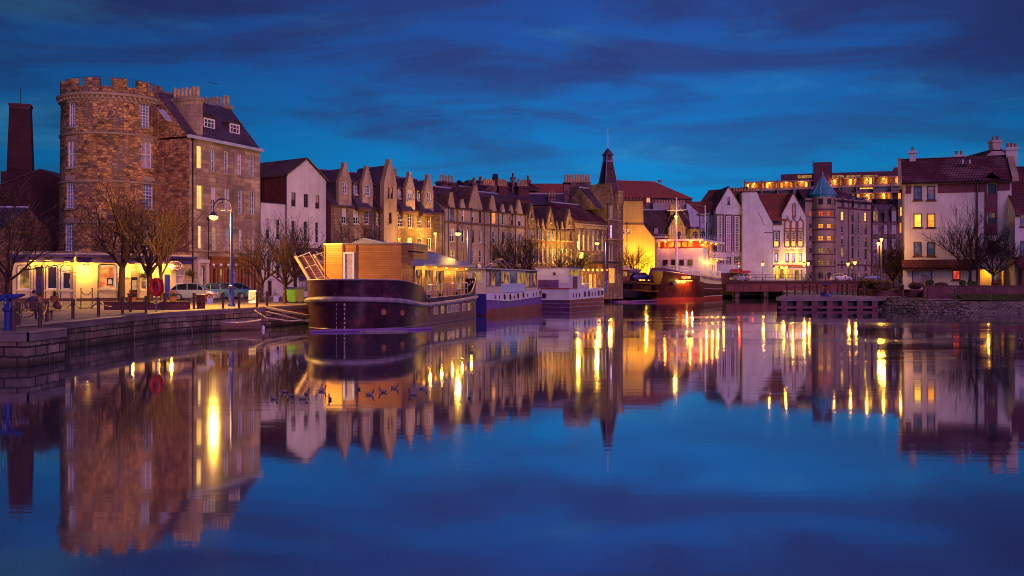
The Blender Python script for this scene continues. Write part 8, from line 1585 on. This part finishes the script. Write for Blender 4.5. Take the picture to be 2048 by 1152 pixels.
# ---------------------------------------------------------------- bridge side furniture
def traffic_light(px, py, D, zg, label):
    t = thing('traffic_light', label, 'traffic light', (W(px, D), D, zg)); z = Z(py, D) - zg; mb = MB(); mb.lathe([(.07, 0), (.06, z)], 0, 0, 8); mb.build('pole', M['zinc'], t); mb = MB(); mb.box(-.2, .2, -.02, .2, z - .55, z + .45); h = mb.build('housing', M['black_iron'], t, smooth=False)
    for k, m in ((.28, 'sig_red'), (-.05, 'black_iron'), (-.38, 'sig_green')): mb = MB(); mb.sphere((0, -.06, z + k), .11, 6); mb.build('signal_lens', M[m], h); 
    lamp((0, -.6, z + .28), 130, (1, .03, .02), .1, h)
traffic_light(1228.5, 536, 172, ZD, 'traffic light showing red near the swing bridge'); traffic_light(1477.5, 529, 206, ZD, 'traffic light showing red before the mauve wall')
def stall(px, D, w_, h, mat, label, top):
    t = thing('market_stall', label, 'kiosk', (W(px, D), D, ZD)); mb = MB(); mb.box(-w_ / 2, w_ / 2, 0, 2, 0, h); mb.build('booth', M[mat], t, smooth=False); mb = MB(); mb.slab((-w_ / 2 - .3, -.6, h + .02), (w_ / 2 + .3, -.6, h + .02), (w_ / 2 + .1, 2.2, h + .55), (-w_ / 2 - .1, 2.2, h + .55), .1); mb.build('roof', M[top], t, smooth=False); mb = MB(); mb.box(-w_ * .3, w_ * .3, -.03, -.003, h * .4, h * .8); mb.build('hatch', M['lit_dim' if mat != 'lamp_blue' else 'glass_sky'], t, smooth=False)
stall(1227, 174.5, 1.7, 1.35, 'lamp_blue', 'small blue kiosk left of the brown stall', 'lamp_blue'); stall(1247, 176, 2.1, 2.0, 'mahogany', 'brown wooden stall with a pale canopy behind the swing bridge', 'cream_paint'); stall(1269, 178, 1.7, 1.7, 'cream_paint', 'lit cream stall right of the brown one', 'lead')
t = thing('string_lights', 'string of bulbs hung below the ochre house', 'string lights', (0, 0, 0)); mb = MB(); pts = [P(1228 + k * 8, 538 + (4 if k % 3 == 1 else 0), 186) for k in range(11)]; mb.tube(pts, .02, 3); mb.build('cable', M['black_iron'], t)
for k in (1, 3, 5, 7, 9): mb = MB(); mb.sphere(pts[k] + Vector((0, 0, -.12)), .14, 6); mb.build('bulb', M['bulb_soft'], t)
# blue capstan
t = thing('capstan', 'blue and red cast iron capstan on the jetty path', 'capstan', (W(1652, 116), 116, 1.45)); mb = MB(); mb.lathe([(.62, 0), (.62, .12), (.46, .3), (.32, .55), (.30, .75)], 0, 0, 16); mb.build('base', M['iron_blue'], t); mb = MB(); mb.lathe([(.16, .1), (.16, 1.35), (.2, 1.4)], 0, -.35, 10); mb.build('pawl_post', M['boot_red'], t); mb = MB(); mb.lathe([(.30, .75), (.22, .95), (.22, 1.15), (.48, 1.3), (.48, 1.42), (.2, 1.52), (.01, 1.55)], 0, 0, 16); mb.build('drum_head', M['lamp_blue'], t); mb = MB(); [mb.sphere((.5 * s_, -.1, .42), .17, 6) for s_ in (-1, 1)]; mb.build('pawl', M['iron_red'], t)
prev = None
for px, D, z0 in ((1728, 112.5, 1.44), (1806, 111.8, 1.44), (1856, 108, 1.25), (1910, 106, 1.16), (1981, 104.6, 1.1)):
    o = dup(B0, (W(px, D), D, z0), None, 'squat iron bollard on the right bank path', 'bollards on the right bank path'); o.scale = (.85, .85, 1.3)
    p = Vector((W(px, D), D, z0 + 1.02))
    if prev is not None and px < 1830: chain(prev, p, .3, 'heavy chain sagging between the right bank bollards', 'chains on the right bank', r=.035)
    prev = p
rows_ = [[(1574, 118.5), (1590, 127), (1605, 134), (1619, 141), (1634, 148)], [(1675, 148), (1684, 141), (1694, 134), (1706, 127), (1716, 120)]]
for row in rows_:
    prev = None
    for px, D in row:
        o = dup(B0, (W(px, D), D, 1.45), None, 'iron post with double chains beside the jetty', 'jetty chain posts'); o.scale = (.85, .85, 1.45); p = Vector((W(px, D), D, 1.45))
        if prev is not None:
            for h in (.6, 1.2): chain(prev + Vector((0, 0, h)), p + Vector((0, 0, h)), .28, 'chain slung between the jetty posts', 'chains between the jetty posts', r=.04)
        prev = p
# water birds
plain('duck_white', (.22, .18, .23), .7); plain('duck_dark', (.05, .03, .04), .6); plain('beak', (.5, .28, .04), .5)
def duck(px, py, label, group, rz, sc=1.0, swan=False):
    D = CZ * F / (py - YH); t = thing('swan' if swan else 'duck', label, 'swan' if swan else 'duck', (W(px, D), D, 0), rz, group)
    V = [((-.20, 0, .08), .03), ((-.13, 0, .06), (.07, .06)), ((.0, 0, .06), (.10, .08)), ((.11, 0, .07), (.085, .07)), ((.17, 0, .14), .038), ((.18, 0, .22), .032), ((.20, 0, .265), (.042, .045)), ((.25, 0, .26), .022)] if not swan else [((-.45, 0, .24), .04), ((-.3, 0, .16), (.15, .13)), ((0, 0, .15), (.22, .17)), ((.25, 0, .18), (.15, .13)), ((.38, 0, .32), .07), ((.36, 0, .5), .05), ((.38, 0, .66), .045), ((.46, 0, .70), .055), ((.55, 0, .66), .03)]
    V = [((p[0] * sc, p[1], p[2] * sc), tuple(q * sc for q in r) if isinstance(r, tuple) else r * sc) for p, r in V]
    V = V[2:] + V[:2] if False else V; b = skin_body('body', V, [(k, k + 1) for k in range(len(V) - 1)], M['duck_white'], t, 1); b.data.materials.append(M['duck_dark'])
    if not swan:
        for p in b.data.polygons:
            if p.center.x > .13 * sc or p.center.x < -.14 * sc: p.material_index = 1
    tip = V[-1][0]; mb = MB(); mb.tube([tip, (tip[0] + (.07 if not swan else .1) * sc, 0, tip[2] - .012)], [.02 * sc, .006], 6); mb.build('beak', M['beak'], t)
for i, (px, py, rz) in enumerate(((570, 785, 3.0), (582, 793, 2.6), (606, 798, .3), (613, 789, 1.2), (644, 783, .5), (717, 779, 2.2), (739, 790, .1), (766, 785, 3.0), (789, 777, .2), (826, 790, 3.1), (846, 778, .4), (939, 796, 1.4), (660, 800, 2.0), (548, 798, 1.0))): duck(px, py, 'small black and white duck floating before the barge reflection', 'ducks floating in the harbour', rz, .55)
duck(1962, 684, 'white swan on the rippled water below the right bank', None, 2.8, .5, True); duck(2040, 681, 'white swan at the right edge of the water', None, 1.2, .5, True)
# ================================================================ trees and hedges
plain('bark', (.035, .016, .016), .85, var=.5, scale=4, bmp=.5); plain('twig', (.030, .011, .015), .8, var=.3, scale=2)
def tree_meshes(seed, H=7.0, trunk=1.9, r0=.15, fork=5, up=.62, spread=.9, depth=3, kids=3, shrink=.70, wob=.12):
    rnd = random.Random(seed); mb = MB(); tk = MB()
    def br(p, d, l, r, lev):
        n = 4 if lev < 2 else 3; pts = [p]; q = p.copy(); dd = d.copy()
        for k in range(n):
            dd = (dd + Vector((rnd.gauss(0, wob), rnd.gauss(0, wob), rnd.gauss(.03, wob * .6)))).normalized(); q = q + dd * (l / n); pts.append(q.copy())
        re = max(r * (.5 if lev < depth else .4), .011); rr = [r + (re - r) * k / n for k in range(n + 1)]; mb.tube(pts, rr, 6 if lev == 0 else 4 if lev < 2 else 3, cap=False)
        if lev >= depth: return
        m = kids + (1 if lev == 0 else 0)
        for k in range(m):
            t = .35 + .65 * (k + rnd.random() * .6) / m; t = min(t, 1.0); i = min(int(t * n), n - 1); fr = t * n - i; b = pts[i].lerp(pts[i + 1], fr); ax = (pts[i + 1] - pts[i]).normalized()
            a = rnd.random() * 6.283; o = ax.orthogonal().normalized(); o = (o * math.cos(a) + ax.cross(o) * math.sin(a)); dv = (ax * rnd.uniform(.55, .95) + o * rnd.uniform(.45, .9) * spread + Vector((0, 0, rnd.uniform(.0, .35)))).normalized(); br(b, dv, l * shrink * rnd.uniform(.75, 1.1), max(rr[i] * .6, .015), lev + 1)
        br(q, dd, l * shrink, re, lev + 1)
    pts = [Vector((0, 0, -.1)), Vector((rnd.gauss(0, .03), 0, trunk * .5)), Vector((rnd.gauss(0, .05), rnd.gauss(0, .05), trunk))]; tk.tube(pts, [r0 * 1.25, r0 * .95, r0 * .85], 10)
    top = pts[-1]; l0 = (H - trunk) * .42
    for k in range(fork):
        a = 6.283 * k / fork + rnd.uniform(-.4, .4); e = rnd.uniform(up - .15, up + .35); br(top - Vector((0, 0, rnd.uniform(0, trunk * .25))), Vector((math.cos(a) * math.cos(e), math.sin(a) * math.cos(e), math.sin(e))), l0 * rnd.uniform(.85, 1.15), r0 * .55, 0)
    br(top, Vector((0, 0, 1)), l0 * 1.1, r0 * .7, 0)
    zm = max(v[2] for v in mb.v)
    return tk, mb, zm
VAR = {}
def tree(px, D, zg, pytop, label, var, group=None, rz=0.0, name='bare_tree', wide=1.0):
    if var not in VAR:
        P_ = {'a': dict(seed=3, trunk=2.3, fork=5, r0=.18, up=.75, spread=.85), 'b': dict(seed=11, trunk=2.0, fork=6, r0=.18, up=.70, spread=.8), 'c': dict(seed=23, trunk=2.2, fork=4, up=.85, spread=.7), 'd': dict(seed=31, H=6.5, trunk=1.5, fork=9, up=.60, spread=.7, r0=.14, depth=3, kids=3), 'e': dict(seed=47, H=7.5, trunk=2.0, fork=4, up=.7, spread=1.0, kids=3), 'w': dict(seed=53, H=7.0, trunk=1.0, fork=8, up=.9, spread=.6, kids=3, depth=4)}[var]
        tk, cr, zm = tree_meshes(**P_); t = thing(name, label, 'tree', (0, 0, 0), 0, group); tk.build('trunk', M['bark'], t); c = cr.build('crown', M['twig'], t); VAR[var] = (t, zm); o = t
    else:
        o = dup(VAR[var][0], label=label); o.name = name
        if group: o['group'] = group
        elif 'group' in o: del o['group']
    zm = VAR[var][1]; s_ = (Z(pytop, D) - zg) / zm; o.location = (W(px, D), D, zg); o.rotation_euler = (0, 0, rz); o.scale = (s_ * wide, s_ * wide, s_)
    return o
G_ = 'bare trees along the left quay'
D = gd(609); tree(243, 74, zq(74), 338, 'bare tree rising before the round tower above the bench wall', 'a', G_, .3, wide=1.0); tree(300, 77, zq(77), 372, 'forked bare tree behind the lifebuoy', 'b', G_, 1.9); tree(323, 73, zq(73), 392, 'bare tree right of the lifebuoy before the bistro door', 'c', G_, .5, wide=.8)
tree(15, 60, zq(60), 340, 'bare tree at the photo edge behind the harpoon gun', 'e', G_, 2.2)
tree(524, 82, zq(82), 440, 'bare tree before the join of tenement and white house', 'e', G_, .4, wide=1.1); tree(570, 79, zq(79), 418, 'bare tree standing behind the green bin', 'd', G_, 2.0, wide=1.1); tree(590, 90, zq(90), 424, 'bare tree in front of the white gabled house', 'b', G_, 4.0, wide=.9)
tree(728, 103, 1.5, 424, 'bare tree behind the cedar cabin before the crow stepped range', 'd', G_, 1.0, wide=1.3); tree(1034, 119, 1.5, 448, 'dense bare tree before the pink range', 'b', G_, 2.7, wide=.8); tree(1056, 124, 1.5, 452, 'slim bare tree between pink range and steep gables', 'c', G_, 3.5); tree(1010, 121, 1.5, 452, 'bare tree behind the roof frame of the canal barge', 'a', G_, 5.0, wide=.8)
tree(1118, 136, 1.5, 480, 'bare tree lit yellow before the steep gables', 'e', G_, 1.0, wide=1.2); tree(1150, 140, 1.5, 478, 'bare tree lit yellow beside the hall lamp', 'a', G_, 2.0, wide=1.2)
G2 = 'bare trees before the ochre house'
tree(1243, 188, ZD, 484, 'left bare tree before the ochre gable', 'd', G2, .3, wide=.8); tree(1262, 190, ZD, 484, 'middle bare tree before the ochre gable', 'b', G2, 1.4, wide=.9); tree(1276, 188, ZD, 484, 'right bare tree before the ochre gable', 'e', G2, 2.4, wide=1.1)
tree(1940, 116, 2.5, 390, 'large rounded bare tree before the harled flats', 'd', None, .8, wide=.92); tree(1986, 116.5, 2.5, 436, 'smaller bare tree by the lit porch', 'd', None, 3.4, wide=.95)
tree(1786, 126, 2.5, 470, 'bushy many stemmed bare tree behind the clipped hedges', 'w', None, .5, wide=1.0); tree(1800, 124, 2.5, 500, 'low bushy bare tree against the flats corner', 'w', None, 2.5, wide=.8)
plain('hedge_leaf', (.15, .085, .03), .75, var=.5, scale=3); plain('hedge_green', (.045, .10, .02), .75, var=.4, scale=3); plain('hedge_red', (.13, .05, .04), .75, var=.4, scale=3)
def hedge(px0, px1, py0, py1, D, dep, label, mat, seed, n=1500, ball=False, sz=.10):
    x0, x1 = W(px0, D), W(px1, D); z0, z1 = Z(py1, D), Z(py0, D); t = thing('hedge' if not ball else 'shrub', label, 'hedge' if not ball else 'shrub', ((x0 + x1) / 2, D + dep / 2, z0)); hx, hz = (x1 - x0) / 2, z1 - z0; rnd = random.Random(seed); mb = MB()
    def sup(a, b, k): s_ = lambda v: math.copysign(abs(v) ** (.55 if not ball else .9), v); return Vector((hx * k * s_(math.cos(a)) * s_(math.cos(b)), dep / 2 * k * s_(math.sin(a)) * s_(math.cos(b)), hz / 2 + hz / 2 * k * s_(math.sin(b))))
    core = MB(); core.grid([[sup(2 * math.pi * i / 16, -1.5 + 3.0 * j / 8, .86) for i in range(16)] for j in range(9)], 0, True); core.build('branches', M['soil'], t)
    for k in range(n):
        p = sup(rnd.random() * 6.283, math.asin(rnd.uniform(-1, 1)), rnd.uniform(.88, 1.06)); d = Vector((rnd.gauss(0, 1), rnd.gauss(0, 1), rnd.gauss(0, 1))).normalized() * sz; e = d.orthogonal().normalized() * sz * .6; mb.face([p - d, p + e, p + d, p - e])
    mb.build('foliage', M[mat], t, smooth=False)
hedge(1726, 1757, 558, 577, 118, 2.0, 'clipped russet hedge left of its neighbour behind the planter wall', 'hedge_leaf', 1); hedge(1750, 1788, 560.5, 580, 116.5, 2.0, 'clipped russet hedge right of its neighbour before the bushy tree', 'hedge_leaf', 2)
hedge(1822, 1847, 565, 578, 117, 1.2, 'dark red shrub under the wide ground floor window', 'hedge_red', 3, 700, True); hedge(1855, 1870, 559, 573.5, 114.5, .9, 'bright green ball shrub at the garden wall end', 'hedge_green', 4, 500, True, .07); hedge(1872, 1898, 565, 573.5, 114.6, .8, 'low dark shrub beside the green ball', 'hedge_red', 5, 500, True, .07); hedge(1922, 1934, 560, 573.5, 114.6, .7, 'rounded green shrub left of the big tree trunk', 'hedge_green', 6, 400, True, .07); hedge(1938, 1957, 562, 573.5, 114.8, .8, 'rounded green shrub right of the big tree trunk', 'hedge_green', 7, 400, True, .07); hedge(1800, 1809, 568, 580, 118, .5, 'tiny green shrub at the left corner of the flats', 'hedge_green', 8, 300, True, .07)
hedge(1988, 2006, 566, 573.5, 114.8, .8, 'low dark shrub before the lit porch', 'hedge_red', 9, 300, True, .07)
